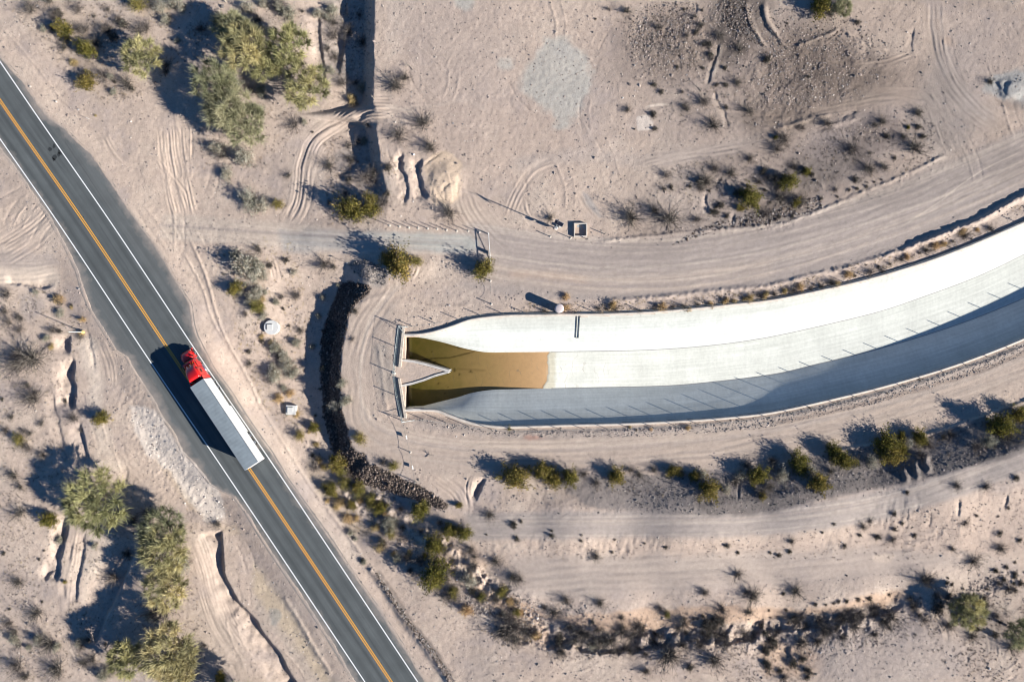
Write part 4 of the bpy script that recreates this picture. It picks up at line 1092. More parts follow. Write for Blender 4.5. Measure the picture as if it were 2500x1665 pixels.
# ------------------------------------------------------------------ water
def make_water():
    m = bpy.data.materials.new('shallow_water'); m.use_nodes = True
    nt = m.node_tree
    for n in list(nt.nodes): nt.nodes.remove(n)
    out = nt.nodes.new('ShaderNodeOutputMaterial')
    tr = nt.nodes.new('ShaderNodeBsdfTransparent'); gl = N(nt, 'ShaderNodeBsdfGlossy', Roughness=.03)
    fr = N(nt, 'ShaderNodeFresnel', IOR=1.33)
    g = nt.nodes.new('ShaderNodeNewGeometry')
    bp = N(nt, 'ShaderNodeBump', Strength=.08, Distance=.02)
    nt.links.new(noise(nt, g.outputs['Position'], 3.0, 3), bp.inputs['Height'])
    nt.links.new(bp.outputs[0], gl.inputs['Normal']); nt.links.new(bp.outputs[0], fr.inputs['Normal'])
    mx = nt.nodes.new('ShaderNodeMixShader'); nt.links.new(fr.outputs[0], mx.inputs[0]); nt.links.new(tr.outputs[0], mx.inputs[1]); nt.links.new(gl.outputs[0], mx.inputs[2])
    nt.links.new(mx.outputs[0], out.inputs['Surface'])
    bf = N(nt, 'ShaderNodeMath', _operation='SUBTRACT'); bf.inputs[0].default_value = 1.0; nt.links.new(g.outputs['Backfacing'], bf.inputs[1])
    ff = N(nt, 'ShaderNodeMath', _operation='MULTIPLY'); nt.links.new(fr.outputs[0], ff.inputs[0]); nt.links.new(bf.outputs[0], ff.inputs[1]); nt.links.new(ff.outputs[0], mx.inputs[0])
    va = N(nt, 'ShaderNodeVolumeAbsorption', Density=.85); va.inputs['Color'].default_value = (.58, .58, .42, 1)
    nt.links.new(va.outputs[0], out.inputs['Volume'])
    zt = CANAL_Z - .020
    i = np.searchsorted(CX, 8.6)
    a = ntoe[:i].copy(); b_ = stoe[:i].copy()
    a[:, 1] += .05; b_[:, 1] -= .05
    pts = [(p[0], p[1]) for p in a] + [(p[0], p[1]) for p in b_[::-1]]
    o = MB().prism([(p[0], p[1]) for p in pts[::-1]], CANAL_Z - 2.2, zt).build('water', m)
    o['kind'] = 'structure'; o['label'] = 'shallow ochre to olive green water pooled at the canal head'
make_water()

# ------------------------------------------------------------------ headwall with its splitter pier
RUST = simple('rusty_stain_concrete', (.44, .38, .32), .8, var=.3, scale=2.2, bump=.3)
hw = empty('canal_headwall', at(978, 910, 0)); tag(hw, 'concrete headwall with wedge pier splitting the canal mouth in two', 'headwall')
hwl = Vector(hw.location)
def wl(pts, z): return [Vector(at(u, v, z)) - Vector((hwl.x, hwl.y, 0)) for u, v in pts]
def hb(name, pts, z0, z1, mat, lab=None):
    o = MB().prism([(p.x, p.y) for p in wl(pts, z1)][::-1], z0, z1).build(name, mat, hw)
    o.location.z = -hwl.z
    if lab: o['label'] = lab
    return o
hb('head_beam', [(982.3, 799), (988.3, 799), (978.6, 897), (972.6, 897)], -1.1, .5, RUST, 'upper rust streaked beam over the canal mouth')
hb('head_beam', [(971.5, 925), (977, 925), (992.8, 1022), (987, 1022)], -1.1, .5, RUST, 'lower rust streaked beam over the canal mouth')
hb('back_wall', [(975, 818), (982.5, 818), (973, 898), (966, 898)], -7, -1.3, WALLC)
hb('back_wall', [(966, 924), (972, 924), (986.5, 1006), (980, 1006)], -7, -1.3, WALLC)
def thick(pts, w):
    p = np.array(pts, float); d = np.gradient(p, axis=0); d /= np.linalg.norm(d, axis=1)[:, None]
    nrm = np.stack([-d[:, 1], d[:, 0]], -1)
    return [tuple(q) for q in p + nrm * w / 2], [tuple(q) for q in p - nrm * w / 2]
for pts, lab in (([(979, 879.5), (1008, 882.5), (1041, 890.5), (1069, 898.5), (1096, 906)], 'upper curved wall of the wedge pier'),
                 ([(979, 942.5), (1008, 936), (1034, 928), (1063, 917), (1094, 908.5)], 'lower curved wall of the wedge pier')):
    a, b = thick(pts, 5.2)
    mb = MB()
    A = wl(a, .12); B = wl(b, .12)
    for i in range(len(A) - 1):
        q = [A[i], A[i + 1], B[i + 1], B[i]]
        mb.prism([(p.x, p.y) for p in q], -6.2, .12 + .001 * i)
    o = mb.build('pier_wall', WALLC, hw); o.location.z = -hwl.z; o['label'] = lab
hb('pier_nose', [(1092, 904.2), (1100, 907.2), (1092, 910.4)], -6.2, .13, WALLC)
fill = hb('earth_fill', [(975, 881), (1008, 884), (1041, 892), (1069, 900), (1090, 907), (1063, 915.5), (1034, 926), (1008, 934), (975, 941)], -.8, -.04, simple('earth_fill', (.385, .31, .26), .95, var=.2, scale=2, bump=.6), 'pinkish earth filling the wedge pier')
for sgn, pts in ((1, [(978, 897), (985, 877), (990, 877), (990, 900)]), (-1, [(977, 924), (984, 946), (990, 946), (990, 922)])):
    pass
hb('wing_wall', [(986, 816.5), (1000, 816.5), (1012, 818), (1012, 820.5), (986, 820)], -3, .36, WALLC)
hb('wing_wall', [(988, 1000), (1008, 998), (1026, 998.5), (1026, 1001.5), (988, 1004)], -3, .36, WALLC)

# ------------------------------------------------------------------ canal fence
STEEL = simple('galvanised_steel', (.42, .45, .44), .45, .6, var=.15, scale=4)
POSTM = simple('dull_steel_post', (.20, .21, .20), .6, .5, var=.2, scale=6)
def walk(pts, step, start=0.0):
    p = np.array(pts, float); d = np.r_[0, np.cumsum(np.hypot(*np.diff(p, axis=0).T))]
    s_ = np.arange(start, d[-1], step)
    return np.stack([np.interp(s_, d, p[:, 0]), np.interp(s_, d, p[:, 1])], -1)
f0 = Vector(gp(977, 797))
fence = empty('canal_fence', f0); tag(fence, 'thin steel post and wire fence all round the canal', 'fence')
def fpost(hgt, r):
    return MB().tube((0, 0, -.3), (0, 0, hgt), r, r, 6).tube((0, 0, hgt - .005), (0, 0, hgt + .02), r * 1.15, r * .7, 6).mesh('fence_post')
FP14 = fpost(1.4, .06); FP20 = fpost(2.0, .06)
NF = [(1008, 797), (1039, 793.5), (1091, 786), (1145, 773), (1204, 766.5)] + [(u, v - 7) for u, v in N_LIP if u > 1235]
SF = [(1034, 1024), (1084, 1031), (1117, 1037), (1160, 1043.6), (1204, 1048.5), (1240, 1051)] + [(u, v + 12 - 1.0 * (u > 1800)) for u, v in S_LIP if u > 1260]
WF = [(977, 797), (970, 848), (963.5, 911), (971.5, 967), (985, 1028)]
def addposts(pts, me, mat=POSTM):
    out = []
    for u, v in pts:
        p = gp(u, v)
        o = obj('fence_post', me, fence, mat, loc=p - f0)
        out.append(p)
    return out
posts_n = addposts([tuple(p) for p in walk(NF, 56.0, 0)], FP14)
FP18 = fpost(1.85, .055)
posts_s = addposts([tuple(p) for p in walk(SF, 56.0, 0)], FP18)
posts_w = addposts(WF, FP20, STEEL)
mb = MB()
def wires(ps, hs, r=.008):
    for a, b in zip(ps[:-1], ps[1:]):
        for z in hs: mb.tube(a + Vector((0, 0, z)) - f0, b + Vector((0, 0, z)) - f0, r, r, 4, False)
for line in ([posts_w[0]] + posts_n, [posts_w[-1]] + posts_s):
    for z in (.45, .9, 1.3):
        mb = MB(); wires(line, (z,), .006); mb.build('wire', STEEL, fence)
for z in (.12, 1.95):
    mb = MB(); wires(posts_w, (z,), .014); mb.build('rail', STEEL, fence)
for p, dirs in ((posts_w[0], ((6, 10), (9, 1))), (posts_w[-1], ((-3, -14), (12, -1)))):
    for du, dv in dirs:
        e = Vector((du * S * 2.2, -dv * S * 2.2, 0))
        MB().tube(p + Vector((0, 0, 1.7)) - f0, p + e + Vector((0, 0, .05)) - f0, .045, .045, 6).build('brace', STEEL, fence)
def mesh_mat():
    m = bpy.data.materials.new('chain_link'); m.use_nodes = True; nt = m.node_tree
    b = nt.nodes['Principled BSDF']; b.inputs['Base Color'].default_value = (.40, .45, .42, 1); b.inputs['Metallic'].default_value = .3; b.inputs['Roughness'].default_value = .5
    tr = nt.nodes.new('ShaderNodeBsdfTransparent'); mx = nt.nodes.new('ShaderNodeMixShader')
    tc = nt.nodes.new('ShaderNodeNewGeometry')
    # diamond wires: two sets of diagonal bands
    sp = nt.nodes.new('ShaderNodeSeparateXYZ'); nt.links.new(tc.outputs['Position'], sp.inputs[0])
    outs = []
    for sg in (1, -1):
        a = N(nt, 'ShaderNodeMath', _operation='MULTIPLY_ADD'); nt.links.new(sp.outputs[2], a.inputs[0]); a.inputs[1].default_value = sg; nt.links.new(sp.outputs[1], a.inputs[2])
        f = N(nt, 'ShaderNodeMath', _operation='PINGPONG'); nt.links.new(a.outputs[0], f.inputs[0]); f.inputs[1].default_value = .04
        l = N(nt, 'ShaderNodeMath', _operation='LESS_THAN'); nt.links.new(f.outputs[0], l.inputs[0]); l.inputs[1].default_value = .0028
        outs.append(l)
    mxm = N(nt, 'ShaderNodeMath', _operation='MAXIMUM'); nt.links.new(outs[0].outputs[0], mxm.inputs[0]); nt.links.new(outs[1].outputs[0], mxm.inputs[1])
    nt.links.new(mxm.outputs[0], mx.inputs[0]); nt.links.new(tr.outputs[0], mx.inputs[1]); nt.links.new(b.outputs[0], mx.inputs[2])
    nt.links.new(mx.outputs[0], nt.nodes['Material Output'].inputs['Surface'])
    return m
CHAIN = mesh_mat()
for a, b in zip(posts_w[:-1], posts_w[1:]):
    z = Vector((0, 0, .1)); t = Vector((0, 0, 1.95))
    MB().quad(a - f0 + z, b - f0 + z, b - f0 + t, a - f0 + t).build('mesh_panel', CHAIN, fence)
# pale concrete collar at the middle post
MB().disc((0, 0, -.1), .22, .3, 16, .08).build('post_collar', WALLC, fence, True, gp(963.5, 911) - f0)

# ladder-like guide pipes down the sunlit slope
def slope_pt(x, t, lift=.05):
    i = np.argmin(np.abs(CX - x)); a = Vector(nlip_t[i]); b = Vector(ntoe[i]); p = a.lerp(b, t)
    nrm = Vector((0, -(a.z - b.z), (a.y - b.y))).normalized()
    return Vector((x, p.y, p.z)) + Vector((0, .0, 0)) + Vector((0, -abs(nrm.y), abs(nrm.z))).normalized() * lift
lx = (1408.5 - 1250) * S; lx2 = (1415.2 - 1250) * S
PIPE = simple('dark_pipe', (.055, .07, .075), .5, .4)
lad = empty('slope_pipes', slope_pt(lx, 0)); tag(lad, 'pair of dark parallel pipes running down the sunlit canal slope', 'pipes')
for x in (lx, lx2):
    MB().path([slope_pt(x, t, .10) - lad.location for t in (-.02, .2, .4, .6)], .055, 6).build('pipe', PIPE, lad)
MB().tube(slope_pt(lx, .6, .1) - lad.location, slope_pt(lx2, .6, .1) - lad.location, .05, .05, 6).build('cross_bar', PIPE, lad)

# small pipe frame above the pipes and its pad
q = gp(1409, 766)
fr = empty('pipe_stand', q); tag(fr, 'small steel pipe stand above the two dark slope pipes', 'pipe stand')
for dx in (-.38, .38):
    MB().tube((dx, 0, -.2), (dx, 0, 1.25), .035, .035, 8).build('leg', POSTM, fr)
MB().tube((-.38, 0, 1.25), (.38, 0, 1.25), .04, .04, 8).build('cross_bar', POSTM, fr); MB().tube((-.38, 0, .7), (.38, 0, .7), .03, .03, 8).build('cross_bar', POSTM, fr)
pd = MB().box((0, 0, .06), (1.3, .8, .2), bevel=.03).build('concrete_pad', LIPC, None, loc=gp(1426, 769)); tag(pd, 'small tan concrete pad beside the pipe stand', 'pad')

# ------------------------------------------------------------------ highway truck
def vehicle_paint(name, col, spec=.5, coat=.8, var=.03):
    m = simple(name, col, .32, 0, var, 2, 0, spec, coat)
    return m
RED = vehicle_paint('red_paint', (.62, .012, .010)); WHITE_P = vehicle_paint('white_trailer_skin', (.78, .80, .80), .4, .3)
ROOFM = simple('trailer_roof_skin', (.205, .24, .262), .5, .05, .12, .8)
CHROME = simple('chrome', (.75, .76, .77), .18, .95, .03); BLACK = simple('black_plastic', (.018, .018, .02), .55); GLASS = simple('dark_glass', (.012, .014, .016), .06, 0, .02, 2, 0, .6)
RUBBER = simple('tyre_rubber', (.022, .022, .023), .85); ALU = simple('aluminium', (.62, .63, .63), .32, .8, .06)
LAMP_A = simple('amber_lens', (.75, .28, .03), .3); LAMP_R = simple('red_lens', (.45, .01, .01), .3); CLEARL = simple('headlight_lens', (.45, .45, .44), .12, 0, .02, 2, 0, .6)
trz = ROAD_Z
tp0 = at(480, 935.2, trz + 4.11); tp1 = at(613.6, 1137.2, trz + 4.11)
fw = Vector((tp0.x - tp1.x, tp0.y - tp1.y, 0)); TL = fw.length; fw.normalize()
TRZ = math.atan2(fw.y, fw.x)
tloc = Vector((tp0.x, tp0.y, trz + .003))
def wheel(parent, x, y, r, w, dual=False, name='wheel'):
    wd = obj(name, None, parent, loc=(x, y, r)) if False else empty(name, (x, y, r))
    wd.parent = parent
    s = 1 if y > 0 else -1
    mb = MB(); n = 24
    for k in ((0, -1) if dual else (0,)):
        yo = k * s * (w + .06)
        prof = [(r * .62, -w / 2), (r * .93, -w / 2), (r, -w / 2 + .05), (r, w / 2 - .05), (r * .93, w / 2), (r * .62, w / 2)]
        R = [[mb.bm.verts.new((q * math.cos(i * math.tau / n), yo + yy, q * math.sin(i * math.tau / n))) for i in range(n)] for q, yy in prof]
        for a, b in zip(R, R[1:] + R[:1]):
            for i in range(n): mb.bm.faces.new((a[i], a[(i + 1) % n], b[(i + 1) % n], b[i]))
    mb.build('tyre', RUBBER, wd, True)
    MB().tube((0, s * (-w / 2 + .02), 0), (0, s * (w / 2 - .05), 0), r * .62, r * .62, 20).tube((0, s * (w / 2 - .05), 0), (0, s * (w / 2 + .07), 0), r * .3, r * .22, 14).build('rim', CHROME, wd)
    return wd
trailer = empty('box_trailer', tloc, TRZ); tag(trailer, 'long white box trailer hauled behind the red truck', 'trailer')
ZB, ZT, HWD = 1.12, 4.11, 1.30
def make_trailer():
    MB().box((-TL / 2, 0, (ZB + ZT - .03) / 2), (TL - .03, 2 * HWD - .04, ZT - .03 - ZB), bevel=.02).build('body', WHITE_P, trailer)
    # roof with gentle bows
    n = 25; xs = np.linspace(-.02, -TL + .02, n * 4 + 1); ys = np.linspace(-HWD + .05, HWD - .05, 7)
    X, Y = np.meshgrid(xs, ys, indexing='ij')
    env = np.clip(1 - (Y / HWD) ** 2, 0, 1)
    Z = ZT + .012 + .02 * env + .006 * np.cos(X / .61 * math.tau) * env ** .5
    me = np_mesh('roof', np.stack([X, Y, Z], -1).reshape(-1, 3), grid_faces(len(xs), len(ys)), True)
    obj('roof', me, trailer, ROOFM)
    for y in (-1, 1):
        MB().box((-TL / 2, y * (HWD - .015), ZT - .05), (TL, .05, .13), bevel=.012).build('top_rail', ALU, trailer)
        MB().box((-TL / 2, y * (HWD - .015), ZB + .06), (TL, .05, .16), bevel=.012).build('bottom_rail', ALU, trailer)
        mb = MB()
        x = -1.2
        while x > -TL + .8:
            mb.box((x, y * (HWD - .012), (ZB + ZT) / 2), (.03, .02, ZT - ZB - .24)); x -= 1.22
        mb.build('side_seam', WHITE_P, trailer)
        MB().box((-8.2, y * (HWD - .08), .80), (5.2, .03, .62), bevel=.01).build('side_skirt', WHITE_P, trailer)
        for x in (-.3, -4, -8, -12, -TL + .3): MB().box((x, y * (HWD + .012), ZB + .07), (.09, .02, .05)).build('marker_lamp', LAMP_A, trailer)
    MB().box((-.0, 0, (ZB + ZT) / 2), (.06, 2 * HWD - .02, ZT - ZB), bevel=.03).build('nose_frame', ALU, trailer)
    rear = -TL
    MB().box((rear + .02, 0, ZT - .08), (.08, 2 * HWD, .2), bevel=.02).box((rear + .02, 0, ZB + .08), (.08, 2 * HWD, .2), bevel=.02).build('rear_frame', ALU, trailer)
    for y in (-1, 1):
        d = MB().box((rear - .005, y * .63, (ZB + ZT) / 2), (.05, 1.23, ZT - ZB - .36), bevel=.01).build('rear_door', WHITE_P, trailer)
        MB().tube((rear - .05, y * .35, ZB + .15), (rear - .05, y * .35, ZT - .15), .018, .018, 8).build('lock_rod', ALU, d)
        MB().box((rear - .03, y * 1.1, ZB + .06), (.03, .2, .08)).build('tail_lamp', LAMP_R, trailer)
        MB().box((-TL + .75, y * .78, .55), (.02, .6, .6)).build('mud_flap', BLACK, trailer)
        MB().tube((-2.9, y * .75, .3), (-2.9, y * .75, 1.1), .06, .06, 8).box((-2.9, y * .75, .22), (.25, .25, .03)).build('landing_leg', ALU, trailer)
    MB().box((rear + .1, 0, .55), (.1, 2.3, .1), bevel=.02).box((rear + .1, .7, .85), (.08, .08, .6)).box((rear + .1, -.7, .85), (.08, .08, .6)).build('rear_guard', WHITE_P, trailer)
    MB().box((-12.25, 0, .86), (3.4, 1.0, .3)).tube((-11.6, -1.0, .52), (-11.6, 1.0, .52), .07, .07, 8).tube((-12.9, -1.0, .52), (-12.9, 1.0, .52), .07, .07, 8).build('axle_frame', BLACK, trailer)
    for x in (-11.6, -12.9):
        for y in (-1.12, 1.12): wheel(trailer, x, y, .52, .27, True)
make_trailer()
def loft(sections, name, mat, parent, smooth=True, caps=True):
    """sections: (x, half width, z bottom, z top, corner radius, narrowing of the top)"""
    mb = MB(); R = []
    for x, w, zb, zt, r, nar in sections:
        wt = w * nar; ring = []
        ring += [(w * .97, zb), (w, zb + (zt - zb) * .25), (w * .5 + wt * .5, zb + (zt - zb) * .6)]
        for k in range(5):
            a = k / 4 * math.pi / 2
            ring.append((wt - r + r * math.cos(a), zt - r + r * math.sin(a)))
        ring.append((wt * .4, zt + r * .06)); 
        full = ring + [(-y, z) for y, z in ring[::-1]]
        R.append([mb.bm.verts.new((x, y, z)) for y, z in full])
    n = len(R[0])
    for a, b in zip(R[:-1], R[1:]):
        for i in range(n): mb.bm.faces.new((a[i], a[(i + 1) % n], b[(i + 1) % n], b[i]))
    if caps: mb.bm.faces.new(R[0][::-1]); mb.bm.faces.new(R[-1])
    me = mb.mesh(name, smooth)
    return obj(name, me, parent, mat)
tractor = empty('semi_truck', tloc, TRZ); tag(tractor, 'bright red sleeper cab truck pulling the white trailer', 'truck')
def make_tractor():
    # sleeper and cab
    loft([(.72, 1.22, .95, 3.55, .18, .94), (1.4, 1.23, .95, 3.6, .18, .94), (2.35, 1.22, .95, 3.4, .2, .93), (2.5, 1.16, .95, 2.75, .2, .92)], 'sleeper', RED, tractor)
    cab = loft([(2.42, 1.14, .85, 2.72, .2, .9), (3.2, 1.13, .85, 2.76, .2, .9), (3.72, 1.10, .85, 2.66, .2, .88), (4.36, 1.02, .85, 1.92, .16, .9)], 'cab', RED, tractor)
    # raised roof fairing sweeping down to the windscreen
    loft([(.70, 1.12, 3.2, 4.02, .22, .90), (1.2, 1.12, 3.2, 3.98, .24, .90), (2.0, 1.08, 3.1, 3.78, .26, .88), (2.8, 1.0, 2.7, 3.34, .26, .86), (3.45, .9, 2.6, 2.84, .1, .86)], 'roof_fairing', RED, tractor)
    for y in (-1, 1):
        MB().box((.45, y * 1.2, 2.35), (.62, .05, 2.7), bevel=.02).build('side_extender', RED, tractor)
        MB().box((1.6, y * 1.235, 2.75), (.62, .02, .42), bevel=.008).build('sleeper_window', GLASS, tractor)
        d = MB().box((3.0, y * 1.135, 1.75), (.98, .03, 1.5), bevel=.012).build('door', RED, tractor)
        MB().box((3.05, y * 1.12, 2.32), (.78, .05, .5), bevel=.01).build('side_window', GLASS, d)
        MB().box((2.65, y * 1.17, 1.72), (.16, .03, .04)).build('handle', CHROME, d)
        mr = MB().box((3.95, y * 1.42, 2.15), (.13, .22, .62), bevel=.03).build('wing_mirror', CHROME if y < 0 else BLACK, tractor)
        MB().tube((3.8, y * 1.05, 2.45), (3.95, y * 1.4, 2.4), .02, .02, 6).tube((3.8, y * 1.05, 1.95), (3.95, y * 1.4, 1.95), .02, .02, 6).build('bracket', CHROME, mr)
        MB().tube((1.35, y * 1.0, .72), (2.95, y * 1.0, .72), .32, .32, 22).build('fuel_tank', CHROME, tractor, True)
        MB().box((2.15, y * 1.17, .48), (1.9, .2, .06)).box((3.2, y * 1.12, .78), (.6, .24, .06)).build('step', ALU, tractor)
        # fender over the steer wheel
        mb = MB(); n = 10; R = []
        for i in range(n + 1):
            a = math.pi * (.02 + .96 * i / n)
            R.append([mb.bm.verts.new((5.1 + .66 * math.cos(a), y * yy, .55 + .66 * math.sin(a) * 1.05)) for yy in (.72, 1.16, 1.2)] + [])
        for a, b in zip(R[:-1], R[1:]):
            for k in range(2): mb.bm.faces.new((a[k], a[k + 1], b[k + 1], b[k]))
        fo = mb.build('fender', RED, tractor, True)
        md = fo.modifiers.new('thickness', 'SOLIDIFY'); md.thickness = .03
        MB().box((5.86, y * .80, 1.0), (.24, .26, .18), bevel=.05).build('headlight', CLEARL, tractor)
        wheel(tractor, 5.1, y * 1.02, .52, .28)
        wheel(tractor, -.46, y * 1.08, .52, .27, True); wheel(tractor, -1.80, y * 1.08, .52, .27, True)
        MB().tube((.62, y * .98, 1.0), (.62, y * .98, 3.6), .075, .075, 12).build('exhaust_stack', CHROME, tractor)
    loft([(4.28, 1.08, .85, 1.95, .24, .86), (4.9, 1.10, .8, 1.88, .28, .84), (5.5, 1.06, .72, 1.72, .32, .82), (5.85, .96, .62, 1.50, .32, .80), (6.02, .80, .60, 1.25, .28, .8)], 'hood', RED, tractor)
    # windscreen: two panes leaning back with a dark visor
    for y0, y1 in ((.02, .88), (-.88, -.02)):
        MB().quad((4.345, y0, 2.0), (4.345, y1 * .99, 2.0), (3.80, y1 * .95, 2.66), (3.80, y0, 2.66)).build('windscreen', GLASS, tractor)
    MB().box((3.78, 0, 2.74), (.34, 1.9, .05), rot=Matrix.Rotation(.35, 3, 'Y'), bevel=.015).build('sun_visor', RED, tractor)
    for i in range(5): MB().box((3.45, -.8 + i * .4, 2.90), (.12, .1, .06), bevel=.02).build('roof_lamp', LAMP_A, tractor)
    MB().box((6.03, 0, .95), (.06, .9, .55), bevel=.02).build('grille', BLACK, tractor)
    MB().box((6.02, 0, .52), (.24, 2.3, .38), bevel=.09).build('bumper', RED, tractor)
    MB().box((1.9, .42, .72), (8.0, .1, .26)).box((1.9, -.42, .72), (8.0, .1, .26)).box((-1.1, 0, .75), (.3, .8, .2)).tube((-.46, -1.0, .52), (-.46, 1.0, .52), .09, .09, 8).tube((-1.8, -1.0, .52), (-1.8, 1.0, .52), .09, .09, 8).build('chassis_frame', BLACK, tractor)
    MB().box((-1.1, 0, 1.02), (1.0, .9, .1), bevel=.03).build('fifth_wheel', BLACK, tractor)
    MB().tube((3.5, -.86, 2.7), (3.4, -.95, 3.6), .012, .006, 5).build('antenna', BLACK, tractor)
    for y in (-.3, .3): MB().tube((2.9, y, 3.25), (3.3, y, 3.2), .05, .07, 10).build('air_horn', CHROME, tractor)
make_tractor()

# ------------------------------------------------------------------ small structures of the site
PAINT_W = simple('white_painted_concrete', (.57, .565, .54), .7, var=.05, scale=2); GALV = simple('pinkish_tank_lid', (.60, .52, .50), .5, .2, .1, 3)
DARKSTRIP = simple('dark_strip', (.02, .02, .022), .7); YEL = simple('yellow_enamel', (.62, .46, .17), .5); TEAL = simple('blue_grey_sheet', (.33, .40, .43), .5, .3)
PANELM = simple('solar_cell', (.02, .025, .05), .15, 0, .1, 2, 0, .6)
# round manhole
p = gp(666, 799.5)
t = empty('manhole_tank', p); tag(t, 'round white concrete manhole riser with hatch on its lid beside the pale bushes', 'manhole')
MB().disc((0, 0, -.3), 1.17, 1.02, 40, 0, .04).build('riser', PAINT_W, t)
MB().disc((0, 0, .7), 1.24, .12, 40, 0, .03).build('lid', PAINT_W, t)
hm = MB().box((-.25, .05, .86), (.95, .95, .07), bevel=.015).build('hatch', PAINT_W, t)
MB().box((-.24, .545, .90), (.95, .05, .04)).build('edge_strip', DARKSTRIP, hm); MB().box((-.75, .07, .90), (.05, .9, .04)).build('edge_strip', DARKSTRIP, hm)  # thin dark strips along two edges of the hatch
# square vault
p = gp(713, 1000)
t = empty('square_vault', p, math.radians(-2)); tag(t, 'square white concrete vault with raised hatch beside the highway', 'vault')
MB().box((0, 0, .25), (1.72, 1.62, .86), bevel=.03).build('box', PAINT_W, t)
hm = MB().box((-.1, .02, .72), (.95, .95, .08), bevel=.015).build('hatch', PAINT_W, t)
MB().box((-.08, .52, .765), (.95, .06, .03)).build('edge_strip', DARKSTRIP, hm); MB().box((-.60, .0, .765), (.06, .98, .03)).build('edge_strip', DARKSTRIP, hm)  # dark L of two strips at the hatch edges
# open concrete box by the mast
p = gp(1416.5, 562.5)
t = empty('open_vault', p); tag(t, 'open topped square concrete box with grey blue inside beside the solar mast', 'vault')
vw, vh, th = 2.2, 2.28, .17
for c, s_ in (((0, vh / 2 - th / 2, .2), (vw, th, .66)), ((0, -vh / 2 + th / 2, .2), (vw, th, .66)), ((-vw / 2 + th / 2, 0, .2), (th, vh - 2 * th, .66)), ((vw / 2 - th / 2, 0, .2), (th, vh - 2 * th, .66))):
    MB().box(c, s_, bevel=.02).build('wall', LIPC, t)
MB().box((0, 0, -.05), (vw - 2 * th, vh - 2 * th, .08)).build('floor_sheet', TEAL, t)  # even blue-grey sheet as the floor between the walls
# standpipe
p = gp(1363.5, 754.6)
t = empty('standpipe', p); tag(t, 'pinkish grey upright standpipe tank with domed lid beside the canal lip', 'tank')
MB().disc((0, 0, -.3), .70, 2.62, 32, 0, .02).build('shell', GALV, t)
MB().disc((0, 0, 2.30), .735, .06, 32, .10, .01).build('lid', GALV, t, True)
# telemetry mast with solar panel
p = gp(1356.3, 557.5)
t = empty('telemetry_mast', p); tag(t, 'tall steel mast with tilted solar panel and boxes beside the open concrete vault', 'mast')
MB().tube((0, 0, -.3), (0, 0, 5.9), .085, .075, 12).tube((0, 0, 5.9), (0, 0, 7.5), .03, .025, 8).build('pole', STEEL, t)
rot = Matrix.Rotation(math.radians(-28), 3, 'Z') @ Matrix.Rotation(math.radians(58), 3, 'X')
pn = MB().box((.18, -.15, 5.75), (1.5, .95, .05), rot=rot, bevel=.01).build('solar_panel', ALU, t)
MB().box(Vector((.18, -.15, 5.75)) + rot @ Vector((0, 0, .028)), (1.42, .87, .012), rot=rot).build('cell_sheet', PANELM, pn)
MB().tube((0, 0, 5.5), (.18, -.12, 5.7), .03, .03, 6).build('bracket', STEEL, t)
MB().box((.06, -.16, 1.05), (.55, .32, .75), bevel=.02).build('control_box', PAINT_W, t)
MB().box((-.1, -.18, 2.0), (.42, .28, .5), bevel=.02).build('battery_box', ALU, t)
MB().disc((0, 0, -.15), .34, .24, 18, 0, .03).build('footing', LIPC, t)
b = MB().box((0, 0, .28), (.55, .4, .62), bevel=.02).build('meter_box', PAINT_W, None, loc=gp(1368, 553)); tag(b, 'small white meter box at the foot of the solar mast', 'box')

# guard posts, gate, bollards, cable barriers
def post_thing(u, v, hgt, r, label, cat='post', group=None, name='guard_post', foot=True, mat=None, cap=None, rz=0):
    p = gp(u, v); t = empty(name, p, rz)
    tag(t, label, cat, group)
    MB().tube((0, 0, -.3), (0, 0, hgt), r, r, 10).build('pipe', mat or POSTM, t)
    if foot: MB().disc((0, 0, -.1), .21, .15, 14, .04, .02).build('footing', LIPC, t, True)
    return t
for u, v, lab in ((1343, 578, 'left of the mast and vault, standing farthest from the vault'), (1392.6, 581, 'between the mast and the open vault'), (1434, 584.6, 'at the corner of the open vault'), (1476, 571.6, 'standing alone to the right of the open vault')):
    post_thing(u, v, 1.1, .06, 'short steel guard post ' + lab, 'post', 'guard posts round the open vault', foot=(u < 1400))
RB = [(951, 551), (975, 553.5), (998, 556), (1021, 557.5), (1044, 558.5), (1067, 559.5), (1090, 562), (1115, 564), (1143, 564.5), (1170, 567)]
ordn = ['first', 'second', 'third', 'fourth', 'fifth', 'sixth', 'seventh', 'eighth', 'ninth', 'tenth']
for i, (u, v) in enumerate(RB):
    post_thing(u, v, 1.35, .055, 'steel bollard with white footing along the entrance track, %s counted from the gate' % ordn[9 - i], 'bollard', 'bollards along the entrance track', 'bollard')
g0 = gp(1193, 572)
gate = empty('pipe_gate', g0); tag(gate, 'white pipe swing gate across the entrance track with a hanging plate', 'gate')
g1 = gp(1198, 645) - g0; g1.z = 0
gn = g1.normalized()
MB().tube((0, 0, -.3), (0, 0, 1.2), .09, .09, 10).build('hinge_post', PAINT_W, gate)
MB().tube((0, 0, 1.08), g1 + Vector((0, 0, 1.08)), .055, .055, 8).build('top_rail', PAINT_W, gate)
MB().tube((0, 0, 1.05), g1 * .86 + Vector((0, 0, .12)), .045, .045, 8).build('brace', PAINT_W, gate)
MB().tube(g1 * .995 + Vector((0, 0, 1.08)), g1 * .995 + Vector((0, 0, .02)), .045, .045, 8).build('end_leg', PAINT_W, gate)
ang = math.atan2(gn.y, gn.x)
MB().box(g1 * .64 + Vector((0, 0, .63)), (.58, .02, .92), rot=Matrix.Rotation(ang, 3, 'Z')).build('plate', PAINT_W, gate)
